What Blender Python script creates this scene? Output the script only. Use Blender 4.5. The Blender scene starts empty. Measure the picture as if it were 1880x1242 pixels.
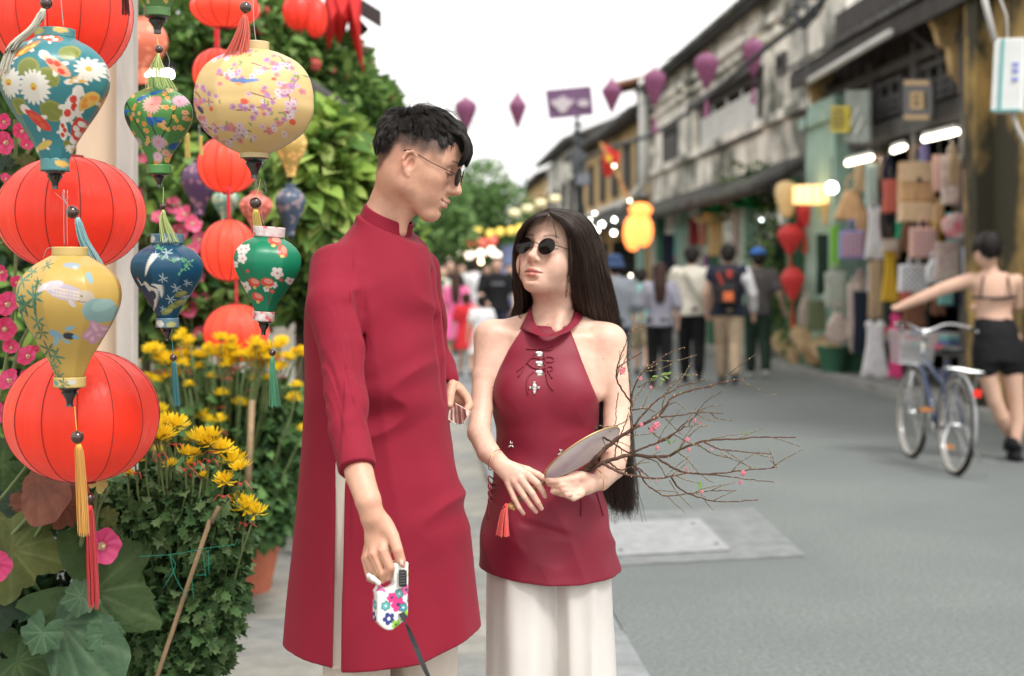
import bpy, bmesh, math, random
import numpy as np
from mathutils import Vector, Matrix, noise as mnoise
R = math.radians
sin, cos, pi = math.sin, math.cos, math.pi
random.seed(7); np.random.seed(7)
SC = bpy.context.scene
COL = SC.collection
# ------------------------------------------------------------ camera
FPX = 2611.0; HC = 1.38; CX = 940.0; HY = 512.0
cam_d = bpy.data.cameras.new('camera'); cam = bpy.data.objects.new('camera', cam_d); COL.objects.link(cam)
cam.location = (0, 0, HC); cam.rotation_euler = (R(90), 0, 0)
cam_d.sensor_width = 36; cam_d.lens = 36*FPX/1880; cam_d.shift_y = -(621-HY)/1880
cam_d.clip_start = 0.05; cam_d.clip_end = 3000
cam_d.dof.use_dof = True; cam_d.dof.focus_distance = 2.92; cam_d.dof.aperture_fstop = 3.0
SC.camera = cam
# ------------------------------------------------------------ world, sun, exposure
SUN_EL, SUN_AZ = R(56), R(35)      # azimuth measured from behind the camera towards the right
w = bpy.data.worlds.new('World'); SC.world = w; w.use_nodes = True
nt = w.node_tree; nt.nodes.clear()
sky = nt.nodes.new('ShaderNodeTexSky'); sky.sky_type = 'NISHITA'; sky.sun_disc = False
sky.sun_elevation = SUN_EL; sky.sun_rotation = pi-SUN_AZ
sky.air_density = 1.6; sky.dust_density = 4.0; sky.ozone_density = 1.0; sky.altitude = 0
hs = nt.nodes.new('ShaderNodeHueSaturation'); hs.inputs['Saturation'].default_value = 0.10
mx = nt.nodes.new('ShaderNodeMix'); mx.data_type = 'RGBA'; mx.inputs[0].default_value = 0.6   # overcast: an even cloud deck over the clear sky
mx.inputs[7].default_value = (8.8, 8.65, 8.4, 1)
bg = nt.nodes.new('ShaderNodeBackground'); bg.inputs['Strength'].default_value = 0.125
wo = nt.nodes.new('ShaderNodeOutputWorld')
nt.links.new(sky.outputs[0], hs.inputs['Color']); nt.links.new(hs.outputs[0], mx.inputs[6])
nt.links.new(mx.outputs[2], bg.inputs['Color']); nt.links.new(bg.outputs[0], wo.inputs['Surface'])
sl = bpy.data.lights.new('sun', 'SUN'); sl.energy = 1.5; sl.angle = R(14); sl.color = (1.0, 0.965, 0.92)
sun = bpy.data.objects.new('sun', sl); COL.objects.link(sun)
sdir = Vector((sin(SUN_AZ)*cos(SUN_EL), -cos(SUN_AZ)*cos(SUN_EL), sin(SUN_EL)))
sun.rotation_euler = sdir.to_track_quat('Z', 'Y').to_euler()
vs = SC.view_settings; vs.view_transform = 'Standard'; vs.look = 'None'; vs.gamma = 1; vs.use_curve_mapping = False
vs.exposure = 0.90
SC.cycles.max_bounces = 8; SC.cycles.transparent_max_bounces = 12
SC.cycles.use_denoising = True

# ------------------------------------------------------------ placing
def W(px, py, d):
    """a point the photograph shows at (px,py), d metres in front of the camera"""
    return Vector(((px-CX)*d/FPX, d, HC-(py-HY)*d/FPX))
YAW = math.atan((770-CX)/FPX)       # the street runs slightly left of straight ahead
def S(u, v, z=0.0):
    """street frame: u to the right of the line through the camera, v along the street"""
    return Vector((u*cos(YAW)+v*sin(YAW), -u*sin(YAW)+v*cos(YAW), z))
def rgb(r, g, b):
    f = lambda c: (c/255/12.92) if c/255 <= 0.04045 else ((c/255+0.055)/1.055)**2.4
    return (f(r), f(g), f(b))
# ------------------------------------------------------------ materials
MATS = {}
def mat(name, col=(.5, .5, .5), rough=.6, var=0.0, vscale=8.0, col2=None, bump=0.0, bscale=60.0, metal=0.0,
        emit=None, estr=0.0, vcol=False, sss=0.0, spec=.28, trans=0.0, sheen=0.0, coat=0.0, detail=4, backlit=0.0,
        aniso=0.0, alpha=1.0, gen=False, stretch=None, contrast=(.35, .65), wear=None):
    if name in MATS: return MATS[name]
    m = bpy.data.materials.new(name); m.use_nodes = True; MATS[name] = m
    nt = m.node_tree; n = nt.nodes; L = nt.links
    b = n['Principled BSDF']; b.inputs['Roughness'].default_value = rough
    b.inputs['Metallic'].default_value = metal; b.inputs['Specular IOR Level'].default_value = spec
    b.inputs['Coat Weight'].default_value = coat
    if aniso: b.inputs['Anisotropic'].default_value = aniso
    if sheen:
        b.inputs['Sheen Weight'].default_value = sheen; b.inputs['Sheen Roughness'].default_value = .4
    if sss:
        b.inputs['Subsurface Weight'].default_value = sss; b.inputs['Subsurface Radius'].default_value = (1, .35, .2)
        b.inputs['Subsurface Scale'].default_value = 0.006
    if trans: b.inputs['Transmission Weight'].default_value = trans
    if alpha < 1: b.inputs['Alpha'].default_value = alpha
    tc = n.new('ShaderNodeTexCoord'); src = tc.outputs['Object']
    if stretch:
        mp = n.new('ShaderNodeMapping'); mp.inputs['Scale'].default_value = stretch
        L.new(src, mp.inputs[0]); src = mp.outputs[0]
    cs = None
    if vcol:
        a = n.new('ShaderNodeVertexColor'); a.layer_name = 'Col'; cs = a.outputs['Color']
    c = n.new('ShaderNodeRGB'); c.outputs[0].default_value = (*col, 1)
    if cs is None: cs = c.outputs[0]
    if var or col2:
        nz = n.new('ShaderNodeTexNoise'); nz.inputs['Scale'].default_value = vscale; nz.inputs['Detail'].default_value = detail
        nz.inputs['Roughness'].default_value = .6
        L.new(src, nz.inputs['Vector'])
        mr = n.new('ShaderNodeMapRange'); mr.inputs[1].default_value = contrast[0]; mr.inputs[2].default_value = contrast[1]
        L.new(nz.outputs['Fac'], mr.inputs[0])
        mxn = n.new('ShaderNodeMix'); mxn.data_type = 'RGBA'
        if col2:
            mxn.inputs[7].default_value = (*col2, 1); L.new(mr.outputs[0], mxn.inputs[0]); L.new(cs, mxn.inputs[6])
        else:
            mxn.blend_type = 'MULTIPLY'; mxn.inputs[0].default_value = 1
            m2 = n.new('ShaderNodeMapRange'); m2.inputs[3].default_value = 1-var; m2.inputs[4].default_value = 1+var
            L.new(mr.outputs[0], m2.inputs[0])
            cc = n.new('ShaderNodeCombineColor')
            for i in range(3): L.new(m2.outputs[0], cc.inputs[i])
            L.new(cs, mxn.inputs[6]); L.new(cc.outputs[0], mxn.inputs[7])
        cs = mxn.outputs[2]
    if wear:                         # (colour, scale, low, high): a second, coarser stain
        nz = n.new('ShaderNodeTexNoise'); nz.inputs['Scale'].default_value = wear[1]; nz.inputs['Detail'].default_value = 6
        nz.inputs['Roughness'].default_value = .65; L.new(src, nz.inputs['Vector'])
        mr = n.new('ShaderNodeMapRange'); mr.inputs[1].default_value = wear[2]; mr.inputs[2].default_value = wear[3]
        L.new(nz.outputs['Fac'], mr.inputs[0])
        mxn = n.new('ShaderNodeMix'); mxn.data_type = 'RGBA'; L.new(mr.outputs[0], mxn.inputs[0])
        L.new(cs, mxn.inputs[6]); mxn.inputs[7].default_value = (*wear[0], 1); cs = mxn.outputs[2]
    L.new(cs, b.inputs['Base Color'])
    if emit is not None:
        if emit == 'col': L.new(cs, b.inputs['Emission Color'])
        else: b.inputs['Emission Color'].default_value = (*emit, 1)
        b.inputs['Emission Strength'].default_value = estr
    if bump:
        nb = n.new('ShaderNodeTexNoise'); nb.inputs['Scale'].default_value = bscale; nb.inputs['Detail'].default_value = 3
        L.new(src, nb.inputs['Vector'])
        bp = n.new('ShaderNodeBump'); bp.inputs['Strength'].default_value = bump; bp.inputs['Distance'].default_value = .01
        L.new(nb.outputs['Fac'], bp.inputs['Height']); L.new(bp.outputs[0], b.inputs['Normal'])
    if backlit:                      # thin things (leaves, silk, cloth) let light through
        tr = n.new('ShaderNodeBsdfTranslucent'); L.new(cs, tr.inputs[0])
        ms = n.new('ShaderNodeMixShader'); ms.inputs[0].default_value = backlit
        L.new(b.outputs[0], ms.inputs[1]); L.new(tr.outputs[0], ms.inputs[2])
        L.new(ms.outputs[0], n['Material Output'].inputs[0])
    return m
# ------------------------------------------------------------ objects
ORI = {}
def tag(o, label=None, cat=None, group=None, kind=None):
    if label: o['label'] = label
    if cat: o['category'] = cat
    if group: o['group'] = group
    if kind: o['kind'] = kind
    return o
def thing(name, label, cat, loc=(0, 0, 0), group=None, parent=None):
    o = bpy.data.objects.new(name, None); COL.objects.link(o); o.location = loc
    o.empty_display_size = .1
    ORI[o.name] = Vector(loc)
    tag(o, label, cat, group); return o
def origin(o):
    return ORI.get(o.name, Vector((0, 0, 0))) if o is not None else Vector((0, 0, 0))
def link_mesh(name, me, parent=None, own=None, loc=None):
    """own: world origin for a new object; mesh verts are given in world space and moved"""
    o = bpy.data.objects.new(name, me); COL.objects.link(o)
    po = origin(parent); lo = Vector(own) if own is not None else (po if parent is not None else Vector((0, 0, 0)))
    if lo.length > 0: me.transform(Matrix.Translation(-lo))
    o.location = lo-po
    ORI[o.name] = lo
    if parent is not None: o.parent = parent
    return o
def mesh_np(name, V, F, m=None, parent=None, own=None, smooth=True, cols=None):
    """V (n,3) array, F (m,3|4) array or list of arrays; cols per-vertex (n,3)"""
    me = bpy.data.meshes.new(name)
    V = np.asarray(V, dtype=np.float32)
    Fs = [f for f in (F if isinstance(F, list) and len(F) and isinstance(F[0], np.ndarray) and F[0].ndim == 2 else [np.asarray(F)]) if len(f)]
    nl = sum(f.size for f in Fs); npoly = sum(len(f) for f in Fs)
    me.vertices.add(len(V)); me.vertices.foreach_set('co', V.ravel())
    me.loops.add(nl); me.polygons.add(npoly)
    me.loops.foreach_set('vertex_index', np.concatenate([f.ravel() for f in Fs]).astype(np.int32))
    tot = np.concatenate([np.full(len(f), f.shape[1]) for f in Fs]).astype(np.int32)
    st = np.concatenate([[0], np.cumsum(tot)[:-1]]).astype(np.int32)
    me.polygons.foreach_set('loop_start', st); me.polygons.foreach_set('loop_total', tot)
    if smooth: me.polygons.foreach_set('use_smooth', np.ones(npoly, dtype=bool))
    me.update(calc_edges=True)
    if cols is not None:
        ca = me.color_attributes.new('Col', 'FLOAT_COLOR', 'POINT')
        c4 = np.ones((len(V), 4), dtype=np.float32); c4[:, :3] = cols
        ca.data.foreach_set('color', c4.ravel())
    if m: me.materials.append(m)
    return link_mesh(name, me, parent, own)
class MB:
    """collects shapes (world space) for ONE mesh object"""
    def __init__(s): s.v = []; s.f = []; s.c = []; s.n = 0; s.cur = (1, 1, 1)
    def add(s, V, F, col=None):
        V = [tuple(p) for p in V]; k = s.n
        s.v += V; s.f += [tuple(i+k for i in f) for f in F]; s.n += len(V)
        s.c += [tuple(col or s.cur)]*len(V); return s
    def box(s, c, size, rot=None, col=None, taper=1.0):
        hx, hy, hz = size[0]/2, size[1]/2, size[2]/2; c = Vector(c)
        P = [Vector((x*(taper if z > 0 else 1), y*(taper if z > 0 else 1), z)) for z in (-hz, hz) for x, y in ((-hx, -hy), (hx, -hy), (hx, hy), (-hx, hy))]
        if rot is not None: P = [rot @ p for p in P]
        return s.add([p+c for p in P], [(3, 2, 1, 0), (4, 5, 6, 7), (0, 1, 5, 4), (1, 2, 6, 5), (2, 3, 7, 6), (3, 0, 4, 7)], col)
    def tube(s, pts, r, n=6, col=None, cap=True, flat=1.0):
        pts = [Vector(p) for p in pts]; m = len(pts)
        rs = r if isinstance(r, (list, tuple)) else [r]*m
        V = []; F = []; prev = None
        for i, p in enumerate(pts):
            t = (pts[min(i+1, m-1)]-pts[max(i-1, 0)])
            t = t.normalized() if t.length > 1e-9 else Vector((0, 0, 1))
            if prev is None:
                a = Vector((0, 0, 1)) if abs(t.z) < .9 else Vector((1, 0, 0)); u = t.cross(a).normalized()
            else:
                u = prev-t*prev.dot(t); u = u.normalized() if u.length > 1e-6 else t.orthogonal().normalized()
            prev = u; q = t.cross(u)
            for k in range(n):
                a = 2*pi*k/n; V.append(p+(u*cos(a)+q*sin(a)*flat)*rs[i])
        for i in range(m-1):
            for k in range(n):
                F.append((i*n+k, i*n+(k+1) % n, (i+1)*n+(k+1) % n, (i+1)*n+k))
        if cap: F.append(tuple(range(n-1, -1, -1))); F.append(tuple((m-1)*n+k for k in range(n)))
        return s.add(V, F, col)
    def lathe(s, prof, c, n=24, axis=None, col=None, close=False):
        """prof: list of (r, z) ; c: base point; axis: rotation matrix"""
        c = Vector(c); V = []; F = []; m = len(prof)
        for r, z in prof:
            for k in range(n):
                a = 2*pi*k/n; p = Vector((r*cos(a), r*sin(a), z))
                if axis is not None: p = axis @ p
                V.append(c+p)
        for i in range(m-1):
            for k in range(n): F.append((i*n+k, i*n+(k+1) % n, (i+1)*n+(k+1) % n, (i+1)*n+k))
        if prof[0][0] > 1e-5: F.append(tuple(range(n-1, -1, -1)))
        if prof[-1][0] > 1e-5: F.append(tuple((m-1)*n+k for k in range(n)))
        return s.add(V, F, col)
    def ball(s, c, r, n=12, col=None, rot=None):
        r = (r, r, r) if not isinstance(r, (tuple, list)) else r
        m = max(4, n//2); c = Vector(c); V = []; F = []
        for i in range(m+1):
            t = -pi/2+pi*i/m
            for k in range(n):
                a = 2*pi*k/n; p = Vector((r[0]*cos(t)*cos(a), r[1]*cos(t)*sin(a), r[2]*sin(t)))
                if rot is not None: p = rot @ p
                V.append(c+p)
        for i in range(m):
            for k in range(n): F.append((i*n+k, i*n+(k+1) % n, (i+1)*n+(k+1) % n, (i+1)*n+k))
        return s.add(V, F, col)
    def poly(s, pts, col=None): return s.add(pts, [tuple(range(len(pts)))], col)
    def prism(s, pts, off, col=None):
        """flat outline pts pushed by vector off"""
        n = len(pts); off = Vector(off); P = [Vector(p) for p in pts]; Q = [p+off for p in P]
        F = [tuple(range(n-1, -1, -1)), tuple(range(n, 2*n))]+[(i, (i+1) % n, n+(i+1) % n, n+i) for i in range(n)]
        return s.add(P+Q, F, col)
    def build(s, name, m=None, parent=None, own=None, smooth=False, bevel=0.0, vcol=False):
        me = bpy.data.meshes.new(name); me.from_pydata(s.v, [], s.f)
        if smooth:
            me.polygons.foreach_set('use_smooth', [True]*len(me.polygons))
        if vcol:
            ca = me.color_attributes.new('Col', 'FLOAT_COLOR', 'POINT')
            ca.data.foreach_set('color', [x for c in s.c for x in (c[0], c[1], c[2], 1.0)])
        if m: me.materials.append(m)
        me.update(); me.validate()
        if smooth == 'auto': me.set_sharp_from_angle(angle=R(40))
        o = link_mesh(name, me, parent, own)
        if bevel:
            bv = o.modifiers.new('bevel', 'BEVEL'); bv.width = bevel; bv.segments = 2; bv.limit_method = 'ANGLE'
        return o
def copy_tree(o, loc=None, rotz=None, parent=None, label=None, scale=None):
    c = o.copy(); COL.objects.link(c)
    if parent is not None: c.parent = parent
    if loc is not None: c.location = loc
    if rotz is not None: c.rotation_euler = (0, 0, rotz)
    if scale is not None: c.scale = (scale,)*3 if not isinstance(scale, (tuple, list)) else scale
    if label: c['label'] = label
    for ch in [x for x in KIDS.get(o.name, [])]: copy_tree(ch, parent=c)
    return c
KIDS = {}
def index_kids():
    KIDS.clear()
    for o in COL.objects:
        if o.parent is not None: KIDS.setdefault(o.parent.name, []).append(o)
def catmull(P, n):
    """smooth curve through points P (k,3) -> n samples"""
    P = np.asarray([tuple(p) for p in P], dtype=float); k = len(P)
    Q = np.vstack([2*P[0]-P[1], P, 2*P[-1]-P[-2]])
    t = np.linspace(0, k-1-1e-9, n); i = t.astype(int); f = (t-i)[:, None]
    p0, p1, p2, p3 = Q[i], Q[i+1], Q[i+2], Q[i+3]
    return .5*((2*p1)+(-p0+p2)*f+(2*p0-5*p1+4*p2-p3)*f*f+(-p0+3*p1-3*p2+p3)*f**3)
def strands_mesh(curves, rads, sides=3, cols=None):
    """curves (N,M,3), rads (N,M) or scalar -> V,F(,C): thin tubes, vectorised"""
    C = np.asarray(curves, dtype=np.float32); N, M, _ = C.shape
    T = np.gradient(C, axis=1); T /= np.linalg.norm(T, axis=2, keepdims=True)+1e-9
    ref = np.where(np.abs(T[..., 2:3]) < .9, np.array([0, 0, 1.0]), np.array([1.0, 0, 0]))
    U = np.cross(T, ref); U /= np.linalg.norm(U, axis=2, keepdims=True)+1e-9; Q = np.cross(T, U)
    rads = np.broadcast_to(np.asarray(rads, dtype=np.float32), (N, M))[..., None]
    V = np.stack([C+(U*cos(2*pi*k/sides)+Q*sin(2*pi*k/sides))*rads for k in range(sides)], axis=2)  # N,M,s,3
    idx = np.arange(N*M*sides).reshape(N, M, sides)
    F = []
    for k in range(sides):
        k2 = (k+1) % sides
        F.append(np.stack([idx[:, :-1, k], idx[:, :-1, k2], idx[:, 1:, k2], idx[:, 1:, k]], axis=-1).reshape(-1, 4))
    F = np.concatenate(F); out = V.reshape(-1, 3)
    if cols is not None:
        c = np.broadcast_to(np.asarray(cols, dtype=np.float32)[:, None, None, :], (N, M, sides, 3)).reshape(-1, 3)
        return out, F, c
    return out, F
# ------------------------------------------------------------ smooth solids: signed distances turned into ONE continuous surface
def _v(p): return np.array(tuple(p), dtype=np.float32)
class Field:
    def __init__(s): s.p = []
    def add(s, fn, lo, hi, k=.01, op='u'):
        s.p.append((fn, np.asarray(lo, dtype=np.float32), np.asarray(hi, dtype=np.float32), max(k, 1e-5), op)); return s
    def ell(s, c, r, rot=None, k=.01, op='u'):
        c = _v(c); r = np.array(r if hasattr(r, '__len__') else (r, r, r), dtype=np.float32)
        M = np.array(rot, dtype=np.float32) if rot is not None else None; m = r.max()
        def fn(P):
            q = P-c
            if M is not None: q = q @ M           # rows of inverse: q in local frame
            k0 = np.sqrt(((q/r)**2).sum(1)); k1 = np.sqrt(((q/(r*r))**2).sum(1))+1e-9
            return k0*(k0-1)/k1
        return s.add(fn, c-m, c+m, k, op)
    def cap(s, a, b, ra, rb=None, k=.01, op='u', sq=None):
        a = _v(a); b = _v(b); rb = ra if rb is None else rb
        ba = b-a; l2 = float((ba*ba).sum())+1e-12
        def fn(P):
            q = P-a; h = np.clip((q @ ba)/l2, 0, 1)
            return np.sqrt(((q-h[:, None]*ba)**2).sum(1))-(ra+(rb-ra)*h)
        m = max(ra, rb); return s.add(fn, np.minimum(a, b)-m, np.maximum(a, b)+m, k, op)
    def chain(s, pts, rs, k=.01, kin=None, op='u'):
        for i in range(len(pts)-1):
            s.cap(pts[i], pts[i+1], rs[i], rs[i+1], k if i == 0 else (kin if kin is not None else k), op)
        return s
    def box(s, c, h, rot=None, rd=.002, k=.003, op='u'):
        c = _v(c); h = np.array(h, dtype=np.float32); M = np.array(rot, dtype=np.float32) if rot is not None else None
        def fn(P):
            q = P-c
            if M is not None: q = q @ M
            q = np.abs(q)-(h-rd)
            return np.sqrt((np.maximum(q, 0)**2).sum(1))+np.minimum(q.max(1), 0)-rd
        m = float(np.linalg.norm(h)); return s.add(fn, c-m, c+m, k, op)
    def loft(s, rows, k=.01, op='u', fold=None, ex=2.0):
        """rows: (z, cx, cy, rx, ry[, ang]) from low z to high z; smooth body of elliptic sections"""
        Rw = np.array([tuple(r)+((0,) if len(r) == 5 else ()) for r in rows], dtype=np.float64)
        Rw = Rw[np.argsort(Rw[:, 0])]; z0, z1 = Rw[0, 0], Rw[-1, 0]
        zz = np.linspace(z0, z1, 200)
        # monotone-ish cubic: catmull on the table
        from_z = catmull(Rw[:, [0, 1, 2]], 400); cxy = [np.interp(zz, from_z[:, 0], from_z[:, i]) for i in (1, 2)]
        fr = catmull(Rw[:, [0, 3, 4]], 400); rxy = [np.interp(zz, fr[:, 0], fr[:, i]) for i in (1, 2)]
        ang = np.interp(zz, Rw[:, 0], Rw[:, 5])
        def fn(P):
            z = P[:, 2]; zc = np.clip(z, z0, z1)
            cx = np.interp(zc, zz, cxy[0]); cy = np.interp(zc, zz, cxy[1]); rx = np.interp(zc, zz, rxy[0]); ry = np.interp(zc, zz, rxy[1])
            a = np.interp(zc, zz, ang); x = P[:, 0]-cx; y = P[:, 1]-cy
            ca, sa = np.cos(a), np.sin(a); x, y = x*ca+y*sa, -x*sa+y*ca
            if fold is not None:
                g = fold(np.arctan2(y/ry, x/rx), z); rx = rx*(1+g); ry = ry*(1+g)
            ax, ay = np.abs(x)/rx, np.abs(y)/ry
            k0 = (ax**ex+ay**ex)**(1/ex)+1e-9
            rad = np.sqrt(x*x+y*y)/k0                      # radius along this direction
            d = (k0-1)*np.minimum(rad, 1.0)*np.clip(np.minimum(rx, ry)/np.maximum(rad, 1e-5), .5, 1)
            return np.maximum(d, np.abs(z-(z0+z1)/2)-(z1-z0)/2)
        m = max(Rw[:, 3].max(), Rw[:, 4].max())*1.15
        lo = (Rw[:, 1].min()-m, Rw[:, 2].min()-m, z0); hi = (Rw[:, 1].max()+m, Rw[:, 2].max()+m, z1)
        return s.add(fn, lo, hi, k, op)
    def plane(s, p, n, k=.002, op='int'):
        """keeps the side n points away from"""
        p = _v(p); n = _v(Vector(n).normalized())
        return s.add(lambda P: (P-p) @ n, (-99,)*3, (99,)*3, k, op)
    def disp(s, fn, lo=(-99,)*3, hi=(99,)*3): return s.add(fn, lo, hi, .0001, 'disp')
    def ev(s, P, lo, hi, pad):
        d = np.full(len(P), .2, dtype=np.float32)
        for fn, a, b, k, op in s.p:
            if op in ('u', 's', 'disp'):
                if (a-k-pad > hi).any() or (b+k+pad < lo).any(): continue
            v = fn(P).astype(np.float32)
            if op == 'u':
                h = np.maximum(k-np.abs(d-v), 0)/k; d = np.minimum(d, v)-h*h*k*.25
            elif op == 's' or op == 'int':
                v = -v if op == 's' else v
                h = np.maximum(k-np.abs(d-v), 0)/k; d = np.maximum(d, v)+h*h*k*.25
            elif op == 'disp': d = d+v
        return d
    def mesh(s, h, B=16, pad=None):
        us = [q for q in s.p if q[4] == 'u']
        lo = np.min([q[1]-q[3]*.3 for q in us], axis=0)-3*h; hi = np.max([q[2]+q[3]*.3 for q in us], axis=0)+3*h
        nb = np.ceil((hi-lo)/(h*B)).astype(int); n = nb*B+1
        G = np.full(tuple(n), .2, dtype=np.float32)
        # coarse pass
        bs = h*B; diag = bs*.87
        ax = [lo[i]+(np.arange(nb[i])+.5)*bs for i in range(3)]
        C = np.stack(np.meshgrid(*ax, indexing='ij'), -1).reshape(-1, 3).astype(np.float32)
        dc = s.ev(C, C.min(0), C.max(0), diag).reshape(nb)
        ar = np.arange(B+1)
        O = np.stack(np.meshgrid(ar, ar, ar, indexing='ij'), -1).reshape(-1, 3).astype(np.float32)*h
        for i in range(nb[0]):
            for j in range(nb[1]):
                for l in range(nb[2]):
                    v = dc[i, j, l]
                    if abs(v) > diag*1.7+.004:
                        if v < 0: G[i*B:i*B+B+1, j*B:j*B+B+1, l*B:l*B+B+1] = -.2
                        continue
        for i in range(nb[0]):
            for j in range(nb[1]):
                for l in range(nb[2]):
                    if abs(dc[i, j, l]) > diag*1.7+.004: continue
                    o = lo+np.array((i, j, l))*bs; P = O+o.astype(np.float32)
                    G[i*B:i*B+B+1, j*B:j*B+B+1, l*B:l*B+B+1] = s.ev(P, o, o+bs, h*2).reshape(B+1, B+1, B+1)
        return surface_nets(G, lo, h)
def surface_nets(G, lo, h):
    S_ = G < 0
    cnt = np.zeros(tuple(np.array(G.shape)-1), dtype=np.uint8)
    offs = [(a, b, c) for a in (0, 1) for b in (0, 1) for c in (0, 1)]
    nx, ny, nz = cnt.shape
    for a, b, c in offs: cnt += S_[a:a+nx, b:b+ny, c:c+nz]
    ci, cj, ck = np.nonzero((cnt > 0) & (cnt < 8))
    val = np.stack([G[ci+a, cj+b, ck+c] for a, b, c in offs], 1)
    pos = np.zeros((len(ci), 3)); num = np.zeros(len(ci))
    E = [(p, q) for p in range(8) for q in range(p+1, 8) if bin(p ^ q).count('1') == 1]
    OA = np.array(offs, dtype=float)
    for p, q in E:
        a, b = val[:, p], val[:, q]; m = (a < 0) != (b < 0)
        t = np.where(m, a/(np.where(m, a-b, 1)), 0)
        pos += np.where(m[:, None], OA[p]+(OA[q]-OA[p])*t[:, None], 0); num += m
    pos /= num[:, None]
    V = lo+(np.stack([ci, cj, ck], 1)+pos)*h
    idx = np.full(cnt.shape, -1, dtype=np.int32); idx[ci, cj, ck] = np.arange(len(ci))
    F = []
    for ax in range(3):
        s0 = [slice(None)]*3; s1 = [slice(None)]*3; s0[ax] = slice(0, -1); s1[ax] = slice(1, None)
        A = S_[tuple(s0)]; Bm = S_[tuple(s1)]
        i, j, k = np.nonzero(A != Bm); neg = A[i, j, k]
        u, v = [(1, 2), (2, 0), (0, 1)][ax]
        c = np.stack([i, j, k], 1); ok = (c[:, u] > 0) & (c[:, v] > 0)
        c = c[ok]; neg = neg[ok]
        eu = np.zeros(3, int); eu[u] = 1; ev = np.zeros(3, int); ev[v] = 1
        lim = np.array(cnt.shape)
        ok = (c < lim).all(1); c = c[ok]; neg = neg[ok]
        g = lambda q: idx[q[:, 0], q[:, 1], q[:, 2]]
        q = np.stack([g(c-eu-ev), g(c-ev), g(c), g(c-eu)], 1)
        q = np.where(neg[:, None], q, q[:, ::-1]); F.append(q[(q >= 0).all(1)])
    return V.astype(np.float32), np.concatenate(F)
def relax(V, F, it=1, lam=.5):
    E = np.concatenate([F[:, [0, 1]], F[:, [1, 2]], F[:, [2, 3]], F[:, [3, 0]]])
    for _ in range(it):
        A = np.zeros_like(V, dtype=np.float64); n = np.zeros(len(V))
        for c in range(3):
            A[:, c] = np.bincount(E[:, 0], V[E[:, 1], c], len(V))+np.bincount(E[:, 1], V[E[:, 0], c], len(V))
        n = np.bincount(E[:, 0], minlength=len(V))+np.bincount(E[:, 1], minlength=len(V))
        V = V+(A/np.maximum(n, 1)[:, None]-V)*lam
    return V.astype(np.float32)
def sdf_obj(field, h, name, m, parent=None, own=None, colfn=None, it=1):
    V, F = field.mesh(h); V = relax(V, F, it)
    return mesh_np(name, V, F, m, parent, own, True, colfn(V) if colfn else None)
def smoothstep(a, b, x): t = np.clip((x-a)/(b-a), 0, 1); return t*t*(3-2*t)
def blob(V, c, r):
    """soft spot weight around c with radii r"""
    return np.exp(-((((V-np.array(tuple(c)))/np.array(r if hasattr(r, '__len__') else (r,)*3))**2).sum(1)))
def noise3(V, scale, seed=0):
    """cheap smooth value noise (n,) in 0..1"""
    p = np.asarray(V, dtype=np.float64)*scale+seed*17.13
    i = np.floor(p).astype(np.int64); f = p-i; f = f*f*(3-2*f)
    def hsh(a, b, c):
        n = (a*374761393+b*668265263+c*2147483647+seed*1274126177) & 0xffffffff
        n = ((n ^ (n >> 13))*1274126177) & 0xffffffff
        return ((n ^ (n >> 16)) & 0xffff)/65535.0
    r = 0
    for a in (0, 1):
        for b in (0, 1):
            for c in (0, 1):
                w_ = (f[:, 0] if a else 1-f[:, 0])*(f[:, 1] if b else 1-f[:, 1])*(f[:, 2] if c else 1-f[:, 2])
                r = r+w_*hsh(i[:, 0]+a, i[:, 1]+b, i[:, 2]+c)
    return r
def px_rows(rows):
    out = []
    for py, l, r, d, ry in rows:
        k = d/FPX; out.append((HC-(py-HY)*k, ((l+r)/2-CX)*k, d, (r-l)/2*k, ry))
    return out
def pchain(F, pts, k=.01, kin=None, op='u'):
    """pts: (px, py, d, radius in px)"""
    P = [W(a, b, d) for a, b, d, r in pts]; rs = [r*d/FPX for a, b, d, r in pts]
    F.chain(P, rs, k, kin, op); return F
def finger(F, pts, k=.004):
    pchain(F, pts, k, .0012)
# ------------------------------------------------------------ ground
index = 0
ASPH = mat('asphalt', (.162, .180, .174), .82, var=.30, vscale=48, bump=.7, bscale=170, detail=6, wear=((.130, .142, .140), .4, .40, .66), spec=.3)
CONC = mat('concrete_patch', (.180, .190, .190), .8, var=.18, vscale=9, bump=.25, bscale=80)
STONE = mat('paving_stone', (.33, .325, .295), .75, vcol=True, var=.16, vscale=7, bump=.5, bscale=40)
EARTH = mat('joint_sand', (.21, .195, .165), .95, var=.2, vscale=9, bump=.4, bscale=90)
def sheet(name, pts, z, m, thick=.0):
    mb = MB(); mb.poly([Vector((p[0], p[1], z)) for p in pts]); o = mb.build(name, m); tag(o, kind='structure'); return o
sheet('ground', [S(-60, -20), S(60, -20), S(60, 300), S(-60, 300)], -.012, EARTH)
UL, UR = .80, 5.45                      # the road's two edges
mb = MB(); n = 60
L_ = [S(UL+.02*sin(i*1.7), -6+i*3.2, 0) for i in range(n)]; R_ = [S(UR, -6+i*3.2, 0) for i in range(n)]
for i in range(n-1): mb.poly([L_[i], R_[i], R_[i+1], L_[i+1]])
road = mb.build('road', ASPH); tag(road, kind='structure')
def gpt(px, py): d = HC*FPX/(py-HY); return W(px, py, d)
def gpoly(pts, z): return [Vector((gpt(*p).x, gpt(*p).y, z)) for p in pts]
mb = MB(); mb.poly(gpoly([(960, 945), (1385, 935), (1480, 1022), (1130, 1040), (960, 1050)], .004)); o = mb.build('concrete_patch', CONC); tag(o, kind='structure')
PLATE = mat('pale_cover', (.275, .285, .29), .6, var=.16, vscale=14, bump=.25, bscale=60)
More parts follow.
